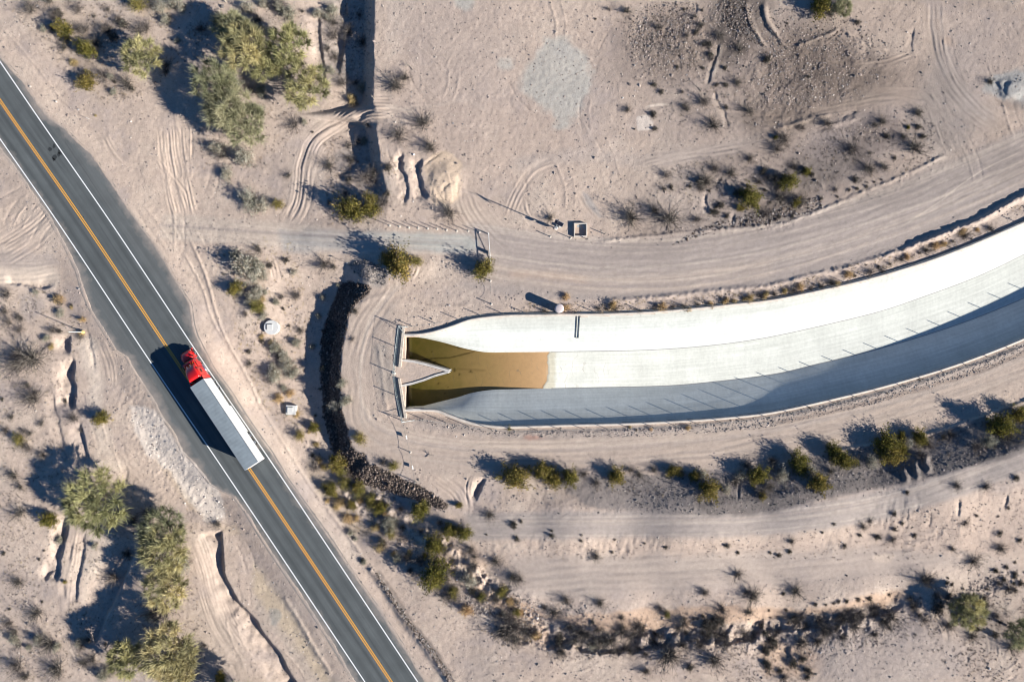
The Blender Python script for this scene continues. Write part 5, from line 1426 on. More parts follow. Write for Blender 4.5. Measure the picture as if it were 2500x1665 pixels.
def cable(name, a, b, sag, r, mat, lab, sign_at=None):
    mid = gp(*[(a[i] + b[i]) / 2 for i in (0, 1)])
    A = gp(*a[:2]) + Vector((0, 0, a[2])); B = gp(*b[:2]) + Vector((0, 0, b[2]))
    t = empty(name, mid); tag(t, lab, 'cable')
    pts = []
    for i in range(13):
        k = i / 12; q = A.lerp(B, k); q.z -= sag * 4 * k * (1 - k); pts.append(q - mid)
    MB().path(pts, r, 5).build('wire_rope', mat, t)
    if sign_at is not None:
        q = pts[int(sign_at * 12)]
        d = (B - A); a_ = math.atan2(d.y, d.x)
        MB().box(q + Vector((0, 0, -.22)), (.62, .02, .42), rot=Matrix.Rotation(a_, 3, 'Z') @ Matrix.Rotation(.35, 3, 'X')).build('plate', PAINT_W, t)
    return t
post_thing(1197, 686, 1.2, .07, 'white based steel post behind the creosote bush at the gate end', 'post', name='barrier_post')
post_thing(1199.5, 742.5, 1.15, .07, 'steel post near the canal fence at the far end of the gate cable', 'post', name='barrier_post')
cable('barrier_cable', (1197, 686, 1.05), (1199.5, 742.5, 1.05), .55, .02, POSTM, 'sagging cable between two posts from the gate down to the canal fence')
post_thing(1002, 1103.6, 1.05, .06, 'short barrier post with white footing in the road at the canal end', 'post', name='barrier_post')
post_thing(1014.6, 1175.5, 1.45, .075, 'thick barrier post at the top of the dark rock slope', 'post', name='barrier_post', foot=False)
cable('barrier_cable', (985, 1029, 1.3), (1002, 1103.6, 1.0), .3, .02, POSTM, 'barrier cable with a white plate from the fence corner to the road post', .58)
cable('barrier_cable', (1002, 1103.6, 1.0), (1014.6, 1175.5, 1.2), .35, .02, POSTM, 'barrier cable with a white plate from the road post to the rock slope', .5)
# road delineators and marker posts
DEL = [(218, 291.5, .85, 'on the upper dirt shoulder'), (664.5, 1038, 1.2, 'on the shoulder beside the square vault'), (756, 1564, 1.0, 'on the lower gravel shoulder'), (573, 1289, .95, 'above the culvert ditch'), (882, 1350, .8, 'beside the small bush by the windrow')]
for u, v, hgt, lab in DEL:
    t = empty('delineator', gp(u, v), random.uniform(-.4, .4)); tag(t, 'slim white road delineator post ' + lab, 'delineator', 'delineators along the highway')
    MB().box((0, 0, hgt / 2 - .1), (.1, .025, hgt + .2), bevel=.008).build('post', PAINT_W, t)
    MB().box((0, -.015, hgt - .12), (.08, .01, .12)).build('reflector', ALU, t)
p = gp(852.5, 644.5)
t = empty('survey_marker', p); tag(t, 'thin marker stake with small top plate above the dark rock bank', 'marker')
MB().tube((0, 0, -.2), (0, 0, 1.6), .035, .03, 8).build('stake', POSTM, t)
MB().box((0, 0, 1.52), (.3, .03, .3), rot=Matrix.Rotation(.6, 3, 'Z')).build('plate', ALU, t)
p = gp(203, 811)
t = empty('vent_pole', p); tag(t, 'tall thin white pole with a round yellow base left of the highway', 'pole')
MB().tube((0, 0, 0), (0, 0, 3.75), .07, .06, 10).build('pole', PAINT_W, t)
MB().tube((-.14, 0, 3.75), (.14, 0, 3.78), .06, .06, 8).build('cap', PAINT_W, t)
MB().disc((0, 0, -.1), .30, .5, 18, .1, .03).build('base_drum', YEL, t, True)
# post at the top edge
p = gp(552, 6)
t = empty('wooden_post', p); tag(t, 'weathered pale post with a long shadow at the top edge above the big trees', 'post')
MB().tube((0, 0, -.3), (0, 0, 1.5), .10, .09, 8).build('timber', simple('weathered_timber', (.40, .36, .31), .9), t)

# ------------------------------------------------------------------ rocks
def ico():
    bm = bmesh.new(); bmesh.ops.create_icosphere(bm, subdivisions=1, radius=1.0)
    v = np.array([x.co[:] for x in bm.verts]); f = np.array([[q.index for q in p.verts] for p in bm.faces]); bm.free(); return v, f
ICO_V, ICO_F = ico()
OCT_V = np.array([(1, 0, 0), (0, 1, 0), (-1, 0, 0), (0, -1, 0), (0, 0, 1), (.0, 0, -.6)], float)
OCT_F = np.array([(0, 1, 4), (1, 2, 4), (2, 3, 4), (3, 0, 4)])
def stones(name, uv, size, colors, V0, F0, label, flat=(.45, .8), lift=.25):
    n = len(uv)
    z = ground_zs(uv[:, 0], uv[:, 1]); k = S * (H - z) / H
    P = np.stack([(uv[:, 0] - 1250) * k, (832.5 - uv[:, 1]) * k, z], -1)
    vs = np.repeat(V0[None], n, 0) * (1 + .32 * rng.uniform(-1, 1, (n, len(V0), 1)))
    sc = size[:, None] * np.stack([rng.uniform(.75, 1.2, n), rng.uniform(.6, 1.0, n), rng.uniform(*flat, n)], -1)
    vs = vs * sc[:, None, :]
    a = rng.uniform(0, math.tau, n); c, s_ = np.cos(a)[:, None], np.sin(a)[:, None]
    x = vs[..., 0] * c - vs[..., 1] * s_; y = vs[..., 0] * s_ + vs[..., 1] * c
    vs = np.stack([x, y, vs[..., 2]], -1) + P[:, None] + np.array([0, 0, 1.0]) * (size * lift)[:, None, None]
    fs = F0[None] + (np.arange(n) * len(V0))[:, None, None]
    me = np_mesh(name, vs.reshape(-1, 3), fs.reshape(-1, F0.shape[1]))
    ci = colors[rng.integers(0, len(colors), n)] * rng.uniform(.75, 1.25, (n, 1))
    put_col(me, 'tone', np.repeat(ci, len(V0), 0))
    o = obj(name, me, None, ROCKM); o['kind'] = 'stuff'; o['label'] = label
    return o
def rock_mat():
    m, nt, b = new_mat('rock'); a = nt.nodes.new('ShaderNodeAttribute'); a.attribute_name = 'tone'
    g = nt.nodes.new('ShaderNodeNewGeometry')
    c = mixrgb(nt, 'MULTIPLY', 1.0, a.outputs['Color'], ramp(nt, noise(nt, g.outputs['Position'], 9, 3), [(.3, .75), (.7, 1.2)]))
    nt.links.new(c, b.inputs['Base Color']); b.inputs['Roughness'].default_value = .9
    return m
ROCKM = rock_mat()
def fill_poly(pts, n, weight=None):
    p = np.array(pts); out = []
    lo, hi = p.min(0), p.max(0); tot = 0
    while tot < n:
        q = rng.uniform(lo, hi, (4000, 2)); d = poly_sd(pts, q[:, 0], q[:, 1]); q = q[d < 0]
        out.append(q); tot += len(q)
    return np.concatenate(out)[:n]
DK = np.array([(.075, .056, .046), (.095, .07, .056), (.055, .043, .038), (.13, .096, .077), (.11, .086, .071), (.25, .20, .165)])
LT = np.array([(.42, .34, .29), (.36, .29, .25), (.30, .25, .22), (.50, .43, .37), (.22, .18, .16)])
GRY = np.array([(.25, .23, .22), (.18, .165, .16), (.32, .29, .27), (.12, .11, .105)])
uv = fill_poly(RIP, 9000) + rng.normal(size=(9000, 2)) * 2.0
stones('riprap', uv, rng.gamma(3.0, .026, len(uv)) + .04, DK, ICO_V, ICO_F, 'dark brown broken rock facing the bank round the canal head', (.6, 1.0), .3)
# gravel and pebbles thrown over the soil, denser where the ground is stony
q = np.stack([rng.uniform(-60, 2560, 200000), rng.uniform(-60, 1725, 200000)], -1)
gi = np.clip(np.searchsorted(AU, q[:, 0]), 0, NX - 1); gj = np.clip(np.searchsorted(AV, q[:, 1]), 0, NY - 1)
onroad = inside[gj, gi] > -4
keep = (rng.random(len(q)) < .16 + .7 * lump[gj, gi] + .25 * (grit[gj, gi] - .35)) & ~onroad & (dc[gj, gi] > 3) & (GR[gj, gi] < rng.uniform(.1, 1.0, len(q)))
q = q[keep][:64000]
stones('loose_gravel', q, rng.gamma(2.2, .026, len(q)) + .035, np.concatenate([LT, LT, GRY]), OCT_V, OCT_F, 'small stones and pebbles scattered over the desert soil', (.5, .9), .1)
for pts, n, c, sz in (
        ([(1000, 1020), (1100, 1034), (1240, 1053), (1400, 1053), (1600, 1045), (1780, 1030), (1880, 1018), (2146, 960), (2396, 884), (2560, 815), (2560, 845), (2396, 908), (2146, 984), (1880, 1044), (1780, 1053), (1600, 1066), (1400, 1068), (1240, 1064), (1080, 1044)], 2600, np.concatenate([GRY, LT]), .05),
        ([(1500, 1160), (1700, 1158), (1850, 1145), (2000, 1112), (2140, 1090), (2370, 1034), (2540, 976), (2540, 1086), (2360, 1140), (2200, 1182), (2021, 1215), (1880, 1249), (1704, 1258), (1561, 1250)], 3800, GRY * .62, .042),
        (T('J', 800, 770, 930, 940, 1060, 1138, 1250, 1368, 1380, 1568, 1330, 1568, 1210, 1380, 1030, 1150, 900, 950), 1500, np.concatenate([GRY, DK]), .055),
        (T('C', 1430, 0, 1640, 0, 1680, 180, 1760, 330, 1600, 260, 1480, 180), 1300, np.concatenate([GRY * .7, DK]), .055),
        (T('C', 950, 20, 1290, 10, 1280, 130, 1150, 300, 1240, 420, 1000, 330, 850, 400, 820, 200), 1300, np.concatenate([GRY * .7, DK, LT * .8]), .05),
        (T('D', 0, 60, 560, 60, 880, 330, 860, 420, 500, 420, 400, 700, 0, 740), 1800, np.concatenate([GRY * .7, DK, LT * .8]), .048),
        (T('F', 640, 260, 760, 230, 900, 310, 900, 410, 800, 400, 690, 330), 700, GRY * .7, .05),
        ([(1640, 600), (1700, 560), (1760, 540), (1900, 505), (2000, 480), (2010, 510), (1880, 548), (1760, 560), (1700, 580)], 700, np.concatenate([GRY, DK]), .08),
        (T('K', -20, 920, 160, 1020, 260, 1170, 240, 1300, 120, 1240, -20, 1080), 900, LT * .9, .06),
        (T('J', 1100, 880, 1300, 920, 1600, 1010, 1700, 1140, 1500, 1100, 1250, 980), 900, LT * .9, .06),
        (T('L', 1400, 900, 1650, 830, 1680, 900, 1450, 950), 300, LT * .9, .05),
        (MUD, 260, np.array([(.62, .56, .5), (.7, .64, .57), (.6, .54, .48)]), .045)):
    uv = fill_poly(pts, n)
    stones('loose_gravel', uv, rng.gamma(3, sz / 2.4, n) + .025, c, OCT_V, OCT_F, 'loose stones lying thick on the bank', (.5, .95), .15)
# single stones big enough to point at
def stone_mesh(seed):
    r = np.random.default_rng(seed); bm = bmesh.new(); bmesh.ops.create_icosphere(bm, subdivisions=2, radius=1.0)
    ax = r.uniform(.7, 1.15, 3)
    pl = r.normal(size=(7, 3)); pl /= np.linalg.norm(pl, axis=1)[:, None]
    for v in bm.verts:
        c = np.array(v.co[:])
        for n_ in pl:
            dd = c @ n_ - .72
            if dd > 0: c = c - n_ * dd * .9
        v.co = Vector(c * ax * np.array([1, .85, .7]))
    me = bpy.data.meshes.new('stone'); bm.to_mesh(me); bm.free(); return me
SM = {}
for key, c in (('pale', (.60, .54, .48)), ('tan', (.42, .34, .29)), ('dark', (.06, .05, .048)), ('white', (.74, .72, .69))):
    SM[key] = []
    mm = simple(key + '_stone', c, .9, var=.2, scale=4, bump=.4)
    for k in range(3):
        me = stone_mesh(k + len(SM) * 11); me.materials.append(mm); SM[key].append(me)
STN = [('B', 968, 838, 13, 'pale'), ('B', 1092, 1058, 14, 'white'), ('B', 1238, 965, 9, 'pale'), ('B', 1088, 1380, 10, 'white'), ('C', 785, 672, 10, 'white'), ('C', 862, 660, 8, 'pale'), ('C', 866, 450, 12, 'pale'),
       ('C', 850, 395, 10, 'dark'), ('C', 865, 885, 14, 'dark'), ('C', 1262, 130, 14, 'dark'), ('C', 1155, 85, 12, 'dark'), ('C', 1782, 602, 12, 'dark'), ('C', 1612, 455, 12, 'dark'), ('C', 1280, 1430, 13, 'tan'), ('C', 848, 1016, 6, 'white'),
       ('D', 840, 297, 10, 'dark'), ('D', 430, 350, 10, 'dark'), ('D', 432, 125, 10, 'dark'), ('D', 1250, 712, 11, 'pale'), ('D', 1243, 634, 9, 'dark'), ('D', 252, 1050, 18, 'tan'), ('D', 915, 763, 9, 'dark'), ('D', 1385, 973, 8, 'dark'), ('D', 545, 118, 10, 'pale'),
       ('F', 1100, 630, 10, 'tan'), ('F', 1215, 640, 13, 'dark'), ('F', 1338, 548, 9, 'white'), ('F', 1385, 1443, 8, 'white'), ('F', 1440, 1138, 9, 'white'), ('E', 400, 1070, 11, 'tan'), ('E', 910, 1335, 11, 'pale'), ('E', 962, 1375, 9, 'tan'), ('E', 855, 1120, 8, 'tan'),
       ('I', 1030, 15, 13, 'pale'), ('I', 1265, 345, 10, 'white'), ('A', 895, 832, 10, 'pale'), ('A', 895, 945, 11, 'pale'), ('A', 775, 603, 9, 'pale'), ('J', 1388, 868, 11, 'white'), ('J', 800, 600, 8, 'tan'), ('J', 1555, 620, 9, 'tan'), ('J', 1422, 458, 9, 'tan'),
       ('K', 1152, 745, 11, 'white'), ('K', 262, 642, 9, 'dark'), ('K', 500, 562, 10, 'tan'), ('K', 470, 1083, 8, 'dark'), ('K', 150, 1110, 22, 'tan'), ('K', 200, 1130, 18, 'pale'), ('K', 1735, 1538, 10, 'dark'), ('L', 580, 838, 14, 'dark'), ('L', 300, 720, 9, 'tan'), ('L', 792, 1032, 11, 'white'),
       ('L', 402, 1365, 9, 'white'), ('L', 1555, 1472, 14, 'white'), ('L', 1550, 1440, 8, 'pale'), ('L', 545, 610, 11, 'pale'), ('L', 1062, 763, 6, 'dark'), ('H', 1020, 598, 9, 'dark'), ('G', 102, 1120, 8, 'dark'), ('F', 1260, 1085, 8, 'dark'), ('J', 1280, 1500, 6, 'pale'), ('C', 640, 845, 5, 'dark')]

# ------------------------------------------------------------------ labels that single each plant and stone out
MARKS = [('the round white manhole', 666, 799), ('the square white vault', 713, 1000), ('the red truck cab', 470, 890), ('the pale dried mud patch', 420, 1100), ('the yellow based pole', 203, 811),
         ('the culvert ditch', 545, 1380), ('the bottom left corner', 20, 1640), ('the top left corner', 20, 20), ('the top right corner', 2480, 20), ('the bottom right corner', 2480, 1640),
         ('the pipe gate', 1195, 610), ('the standpipe tank', 1364, 753), ('the open vault', 1417, 562), ('the solar mast', 1357, 545), ('the bluish gravel patch', 1355, 190), ('the pale rock slab', 1575, 300),
         ('the winding dirt channel', 1745, 110), ('the bluish rubble heap', 2460, 215), ('the curved tyre ruts', 740, 400), ('the deep shaded cutting', 885, 110), ('the cream mound', 1085, 440),
         ('the wedge pier', 1030, 910), ('the dark rock slope top', 880, 690), ('the dark rock slope tail', 1080, 1235), ('the dark rock slope bend', 850, 1140), ('the dark gravel windrow', 1000, 1530),
         ('the orange washed gully', 1120, 1350), ('the shaded bank hollow', 1170, 1205), ('the shaded gully wall', 1640, 1580), ('the rocky gully corner', 1290, 1510), ('the grey spoil slope', 1700, 1220),
         ('the finger ridges', 2240, 1130), ('the scraped pale spot', 2150, 1360), ('the gully end tree', 2365, 1490), ('the entrance track', 760, 575), ('the straight tyre ruts', 430, 430),
         ('the large tree clump', 640, 150), ('the olive tree row', 400, 1350), ('the lone olive tree', 236, 1223), ('the dirt turnout', 60, 600), ('the dark stony track', 1850, 60),
         ('the slope pipes', 1412, 780), ('the canal mouth fence', 970, 910), ('the dirt road junction', 2320, 330), ('the dark stony field', 2010, 200), ('the canal bank rise', 2300, 605), ('the upper canal fence', 1800, 725),
         ('the upper fence bend', 2050, 670), ('the long cut bank', 300, 1450), ('the shaded left gully', 180, 930), ('the lower levee road', 1850, 1290), ('the flat below the levee', 1600, 1400), ('the terraced bank', 2050, 1470), ('the round bank hole', 1935, 1590)]
_pending = []
def want_label(o, kind, size, u, v):
    best = min(MARKS, key=lambda m: (m[1] - u) ** 2 + (m[2] - v) ** 2)
    du, dv = u - best[1], v - best[2]
    d = math.hypot(du, dv)
    if abs(du) > 1.9 * abs(dv): w = 'left of' if du < 0 else 'right of'
    elif abs(dv) > 1.9 * abs(du): w = 'above' if dv < 0 else 'below'
    else: w = ('above ' if dv < 0 else 'below ') + ('left of' if du < 0 else 'right of')
    if d < 25: w = 'close beside'
    _pending.append(((size, kind, best[0], w), d, o))
ORD = ['nearest', 'second nearest', 'third nearest', 'fourth nearest', 'fifth nearest', 'sixth nearest', 'seventh nearest', 'eighth nearest', 'ninth nearest', 'tenth nearest', 'eleventh nearest', 'twelfth nearest', 'thirteenth nearest', 'fourteenth nearest', 'fifteenth nearest', 'sixteenth nearest', 'seventeenth nearest', 'eighteenth nearest', 'nineteenth nearest', 'twentieth nearest', 'farthest']
def write_labels():
    groups = {}
    for k, d, o in _pending: groups.setdefault(k, []).append((d, o))
    for (size, kind, mark, w), items in groups.items():
        items.sort(key=lambda t: t[0])
        for i, (d, o) in enumerate(items):
            o['label'] = f'{size} {kind} {w} {mark}' if len(items) == 1 else f'{size} {kind}, {ORD[min(i, 20)]} {w} {mark}'

# ------------------------------------------------------------------ single stones
for i, (t, x, y, r, key) in enumerate(STN):
    u, v = T(t, x, y)[0]
    p = gp(u, v)
    o = bpy.data.objects.new('stone', SM[key][i % 3]); COL.objects.link(o)
    sz = r / 2.8 * S * .62
    o.location = p + Vector((0, 0, sz * .35)); o.scale = (sz, sz * random.uniform(.8, 1.1), sz * random.uniform(.9, 1.2)); o.rotation_euler = (0, 0, random.uniform(0, 6.28))
    o['category'] = 'stone'; o['group'] = 'single stones lying on the desert floor'
    want_label(o, {'pale': 'pale angular stone', 'tan': 'tan rounded stone', 'dark': 'dark brown stone', 'white': 'whitish bright stone'}[key], 'large' if r > 12 else 'small', u, v)

# ------------------------------------------------------------------ plants
def leaf_mat(name, transl=.25, vv=.16):
    m = bpy.data.materials.new(name); m.use_nodes = True; nt = m.node_tree
    for n in list(nt.nodes): nt.nodes.remove(n)
    out = nt.nodes.new('ShaderNodeOutputMaterial'); a = nt.nodes.new('ShaderNodeAttribute'); a.attribute_name = 'tone'
    oi = nt.nodes.new('ShaderNodeObjectInfo')
    mr = N(nt, 'ShaderNodeMapRange'); nt.links.new(oi.outputs['Random'], mr.inputs['Value']); mr.inputs['To Min'].default_value = 1 - vv; mr.inputs['To Max'].default_value = 1 + vv
    hs = nt.nodes.new('ShaderNodeHueSaturation'); nt.links.new(a.outputs['Color'], hs.inputs['Color']); nt.links.new(mr.outputs[0], hs.inputs['Value'])
    m2 = N(nt, 'ShaderNodeMath', _operation='MULTIPLY_ADD'); nt.links.new(oi.outputs['Random'], m2.inputs[0]); m2.inputs[1].default_value = -.03; m2.inputs[2].default_value = .515
    nt.links.new(m2.outputs[0], hs.inputs['Hue'])
    d = nt.nodes.new('ShaderNodeBsdfDiffuse'); nt.links.new(hs.outputs[0], d.inputs['Color'])
    if transl:
        t = nt.nodes.new('ShaderNodeBsdfTranslucent'); nt.links.new(hs.outputs[0], t.inputs['Color'])
        mx = N(nt, 'ShaderNodeMixShader', Fac=transl); nt.links.new(d.outputs[0], mx.inputs[1]); nt.links.new(t.outputs[0], mx.inputs[2])
        nt.links.new(mx.outputs[0], out.inputs['Surface'])
    else: nt.links.new(d.outputs[0], out.inputs['Surface'])
    return m
LEAF = leaf_mat('foliage'); TWIG = leaf_mat('twigs', 0.0)
def unit(a): return a / np.maximum(np.linalg.norm(a, axis=-1, keepdims=True), 1e-6)
def ribbons(p0, d, L, w, bend=.25, r=None):
    """tapered two-piece twigs; returns verts (n,6,3), faces"""
    r = r or rng
    n = len(p0)
    s = unit(np.cross(d, r.normal(size=(n, 3)))) * (w[:, None] if hasattr(w, '__len__') else w) * .5
    bd = unit(d + bend * r.normal(size=(n, 3)))
    p1 = p0 + d * (L * .5)[:, None]; p2 = p1 + bd * (L * .5)[:, None]
    v = np.stack([p0 - s, p0 + s, p1 + s * .75, p1 - s * .75, p2 + s * .25, p2 - s * .25], 1)
    f = np.array([(0, 1, 2, 3), (3, 2, 4, 5)])[None] + (np.arange(n) * 6)[:, None, None]
    return v.reshape(-1, 3), f.reshape(-1, 4), p1, p2
def leaves(c, size, r=None, up=.4):
    r = r or rng
    n = len(c)
    a = unit(r.normal(size=(n, 3))); nrm = unit(r.normal(size=(n, 3)) + np.array([0, 0, up]))
    a = unit(a - nrm * (a * nrm).sum(-1, keepdims=True)); b = np.cross(nrm, a)
    sz = size * r.uniform(.6, 1.3, (n, 1))
    v = np.stack([c - a * sz, c + b * sz * .55, c + a * sz, c - b * sz * .55], 1)
    f = np.arange(n * 4).reshape(n, 4)
    return v.reshape(-1, 3), f
def pack(name, parts, mat):
    """parts: (verts, faces, tones per vert)"""
    vs, fs, cs, o = [], [], [], 0
    for v, f, c in parts:
        vs.append(v); fs.append(f + o); cs.append(c); o += len(v)
    me = np_mesh(name, np.concatenate(vs), np.concatenate(fs))
    put_col(me, 'tone', np.concatenate(cs)); me.materials.append(mat)
    return me
def tones(n, per, cols, var=.25):
    cols = np.array(cols); c = cols[rng.integers(0, len(cols), n)] * rng.uniform(1 - var, 1 + var, (n, 1))
    return np.repeat(c, per, 0)
def dirs(n, lo, hi):
    """random directions whose tilt from vertical lies between lo and hi degrees"""
    a = rng.uniform(0, math.tau, n); t = np.radians(rng.uniform(lo, hi, n))
    return np.stack([np.cos(a) * np.sin(t), np.sin(a) * np.sin(t), np.cos(t)], -1)
GREYTW = [(.155, .135, .12), (.115, .10, .09), (.21, .185, .16), (.085, .075, .068)]
def bare(seed, n=70, hgt=.8):
    global rng
    rng = np.random.default_rng(seed)
    n1 = n; az = dirs(n1, 12, 80)
    # lopsided outline
    lob = 1 + .28 * np.cos(np.arctan2(az[:, 1], az[:, 0]) * 2 + seed) + .15 * np.cos(np.arctan2(az[:, 1], az[:, 0]) * 3 + seed * 2)
    p0 = rng.normal(size=(n1, 3)) * np.array([.09, .09, 0])
    L = rng.uniform(.55, 1.05, n1) * lob
    v, f, m, e = ribbons(p0, az * np.array([1, 1, hgt]), L, .026, .25)
    parts = [(v, f, tones(n1, 6, GREYTW))]
    for k, (src, wv) in enumerate(((m, .018), (m, .018), (e, .014), (e, .014), (e, .012))):
        d = unit(az + .75 * rng.normal(size=(n1, 3)) + np.array([0, 0, .25]))
        base_ = src if k else (p0 + m) / 2
        v, f, m2, e2 = ribbons(base_, d * np.array([1, 1, hgt]), rng.uniform(.2, .46, n1), wv, .4)
        parts.append((v, f, tones(n1, 6, GREYTW)))
    return pack('bare_shrub', parts, TWIG)
def leafy(name, seed, nst, per, size, cols, stemcols, lo=5, hi=78, hgt=1.0, lenr=(.6, 1.0), spread=.10, twcol=None, up=.4, lumps=5):
    global rng
    rng = np.random.default_rng(seed)
    az = dirs(nst, lo, hi)
    th = np.arctan2(az[:, 1], az[:, 0])
    lob = 1 + .22 * np.cos(th * 2 + seed) + .16 * np.cos(th * lumps + seed * 3)
    p0 = rng.normal(size=(nst, 3)) * np.array([.08, .08, 0])
    L = rng.uniform(*lenr, nst) * lob
    v, f, m, e = ribbons(p0, az * np.array([1, 1, hgt]), L, .024, .18)
    stems = pack(name + '_stems', [(v, f, tones(nst, 6, stemcols))], TWIG)
    k = rng.uniform(0, 1, (nst, per, 1)) ** .7
    c = m[:, None] + (e - m)[:, None] * (k * 1.15 - .35) + rng.normal(size=(nst, per, 3)) * spread
    c = c.reshape(-1, 3); c[:, 2] = np.maximum(c[:, 2], .02)
    lv, lf = leaves(c, size, None, up)
    col = np.array(cols)[rng.integers(0, len(cols), nst)][:, None] * rng.uniform(.75, 1.25, (nst, per, 1))
    fol = pack(name + '_foliage', [(lv, lf, np.repeat(col.reshape(-1, 3), 4, 0))], LEAF)
    return stems, fol
CRE = [(.185, .160, .040), (.245, .200, .055), (.130, .120, .034), (.300, .240, .075), (.100, .098, .034)]
CREY = [(.26, .23, .07), (.20, .18, .05), (.30, .26, .09)]
BURS = [(.085, .078, .066), (.12, .108, .09), (.06, .056, .05), (.15, .13, .105)]
DRY = [(.52, .39, .20), (.44, .32, .16), (.60, .46, .26), (.34, .25, .13)]
SALT = [(.40, .385, .30), (.31, .305, .25), (.47, .44, .36), (.24, .235, .19), (.36, .30, .22)]
STEMC = [(.16, .13, .10), (.22, .18, .14), (.11, .09, .075)]
_state = rng
BARE = [bare(s, 84 + 10 * (s % 3)) for s in (1, 2, 3, 4, 5)]
CREO = [leafy('creosote', s, 130, 24, .042, CRE, STEMC, 5, 75, 1.05, (.65, 1.0), .075) for s in (11, 12, 13, 14)]
CREP = [leafy('pale_creosote', s, 110, 20, .034, CREY, STEMC, 5, 78, 1.0, (.6, 1.0), .08) for s in (21, 22)]
BUR = [leafy('bursage', s, 70, 11, .055, BURS, GREYTW, 10, 86, .75, (.55, 1.0), .09) for s in (31, 32, 33)]
DRYB = [leafy('dry', s, 110, 14, .044, DRY, DRY, 8, 86, .85, (.6, 1.0), .08) for s in (41, 42, 43)]
SLT = [leafy('grey', s, 110, 22, .040, SALT, [(.34, .31, .27), (.26, .24, .21)], 8, 80, .95, (.55, 1.0), .085, None, .4, 7) for s in (51, 52, 53)]
def tree_mesh(seed, cols, nclump, per, hgt, tw=.011, ln=(.16, .34), fuzz=.16):
    global rng
    rng = np.random.default_rng(seed)
    c = []
    tries = 0
    while len(c) < nclump and tries < 4000:
        tries += 1
        a = rng.uniform(0, math.tau); rr = math.sqrt(rng.uniform(0.0, 1)) * .80
        z = hgt * (.50 + .42 * math.sqrt(max(0, 1 - (rr / .95) ** 2)) * rng.uniform(.65, 1.05))
        p = np.array([math.cos(a) * rr, math.sin(a) * rr, z])
        if all(np.linalg.norm(p - q) > .20 for q in c): c.append(p)
    c = np.array(c); n = len(c)
    # trunk and limbs
    mb = MB(); top = Vector((.02, .02, hgt * .28))
    for k in range(3):
        b = Vector((rng.uniform(-.05, .05), rng.uniform(-.05, .05), -.05)); t = Vector((rng.uniform(-.16, .16), rng.uniform(-.16, .16), hgt * rng.uniform(.25, .36)))
        mb.tube(b, t, .040, .028, 7)
        for q in c[k::3]:
            q = Vector(q); mid = t.lerp(q, .55) + Vector((rng.uniform(-.06, .06), rng.uniform(-.06, .06), -.04))
            mb.tube(t, mid, .020, .013, 5, False); mb.tube(mid, q, .013, .005, 5, False)
    trunk = mb.mesh('trunk')
    # feathery sprays of green twigs bursting from each clump
    P, D, L, C = [], [], [], []
    for q in c:
        out = np.array([q[0], q[1], .35 * hgt]); out = out / (np.linalg.norm(out) + 1e-6)
        tone = np.array(cols)[rng.integers(0, len(cols))] * rng.uniform(.85, 1.15)
        for s_ in range(rng.integers(26, 34)):
            dd = unit(rng.normal(size=3) + out * .8 + np.array([0, 0, .3]))
            tip = q + dd * rng.uniform(.05, .21) * np.array([1, 1, .8])
            m = 15
            sp = unit(dd * .6 + out * .5 + rng.normal(size=3) * .45)
            d = unit(sp[None] + fuzz * 1.5 * rng.normal(size=(m, 3)))
            tf = tone * rng.uniform(.62, 1.25)
            P.append(tip + rng.normal(size=(m, 3)) * .02); D.append(d); L.append(rng.uniform(*ln, m)); C.append(tf[None] * rng.uniform(.75, 1.2, (m, 1)) * np.ones((m, 3)))
        m = 60
        d = unit(out[None] * .7 + rng.normal(size=(m, 3)) * .75 + np.array([0, 0, .1]))
        P.append(q + d * rng.uniform(.08, .2, (m, 1))); D.append(d); L.append(rng.uniform(.16, .34, m)); C.append(tone[None] * rng.uniform(.7, 1.3, (m, 1)) * np.ones((m, 3)))
    P = np.concatenate(P); D = np.concatenate(D); L = np.concatenate(L); C = np.concatenate(C)
    v, f, m, e = ribbons(P, D, L, tw, .3)
    crown = pack('crown', [(v, f, np.repeat(C, 6, 0))], LEAF)
    return trunk, crown
PVC = [(.440, .410, .215), (.370, .350, .180), (.510, .460, .235), (.290, .280, .150)]
IRW = [(.360, .355, .215), (.300, .300, .180), (.420, .405, .250), (.240, .240, .145)]
PVT = [tree_mesh(s, PVC, 24, 520, 1.35, .0135, (.07, .17)) for s in (61, 62, 63)]
IWT = [tree_mesh(s, IRW, 26, 480, 1.30, .0125, (.05, .13), .28) for s in (71, 72, 73)]
rng = _state
BARK = simple('desert_bark', (.20, .165, .13), .9, var=.3, scale=6)
for me in [t[0] for t in PVT + IWT]: me.materials.append(BARK)

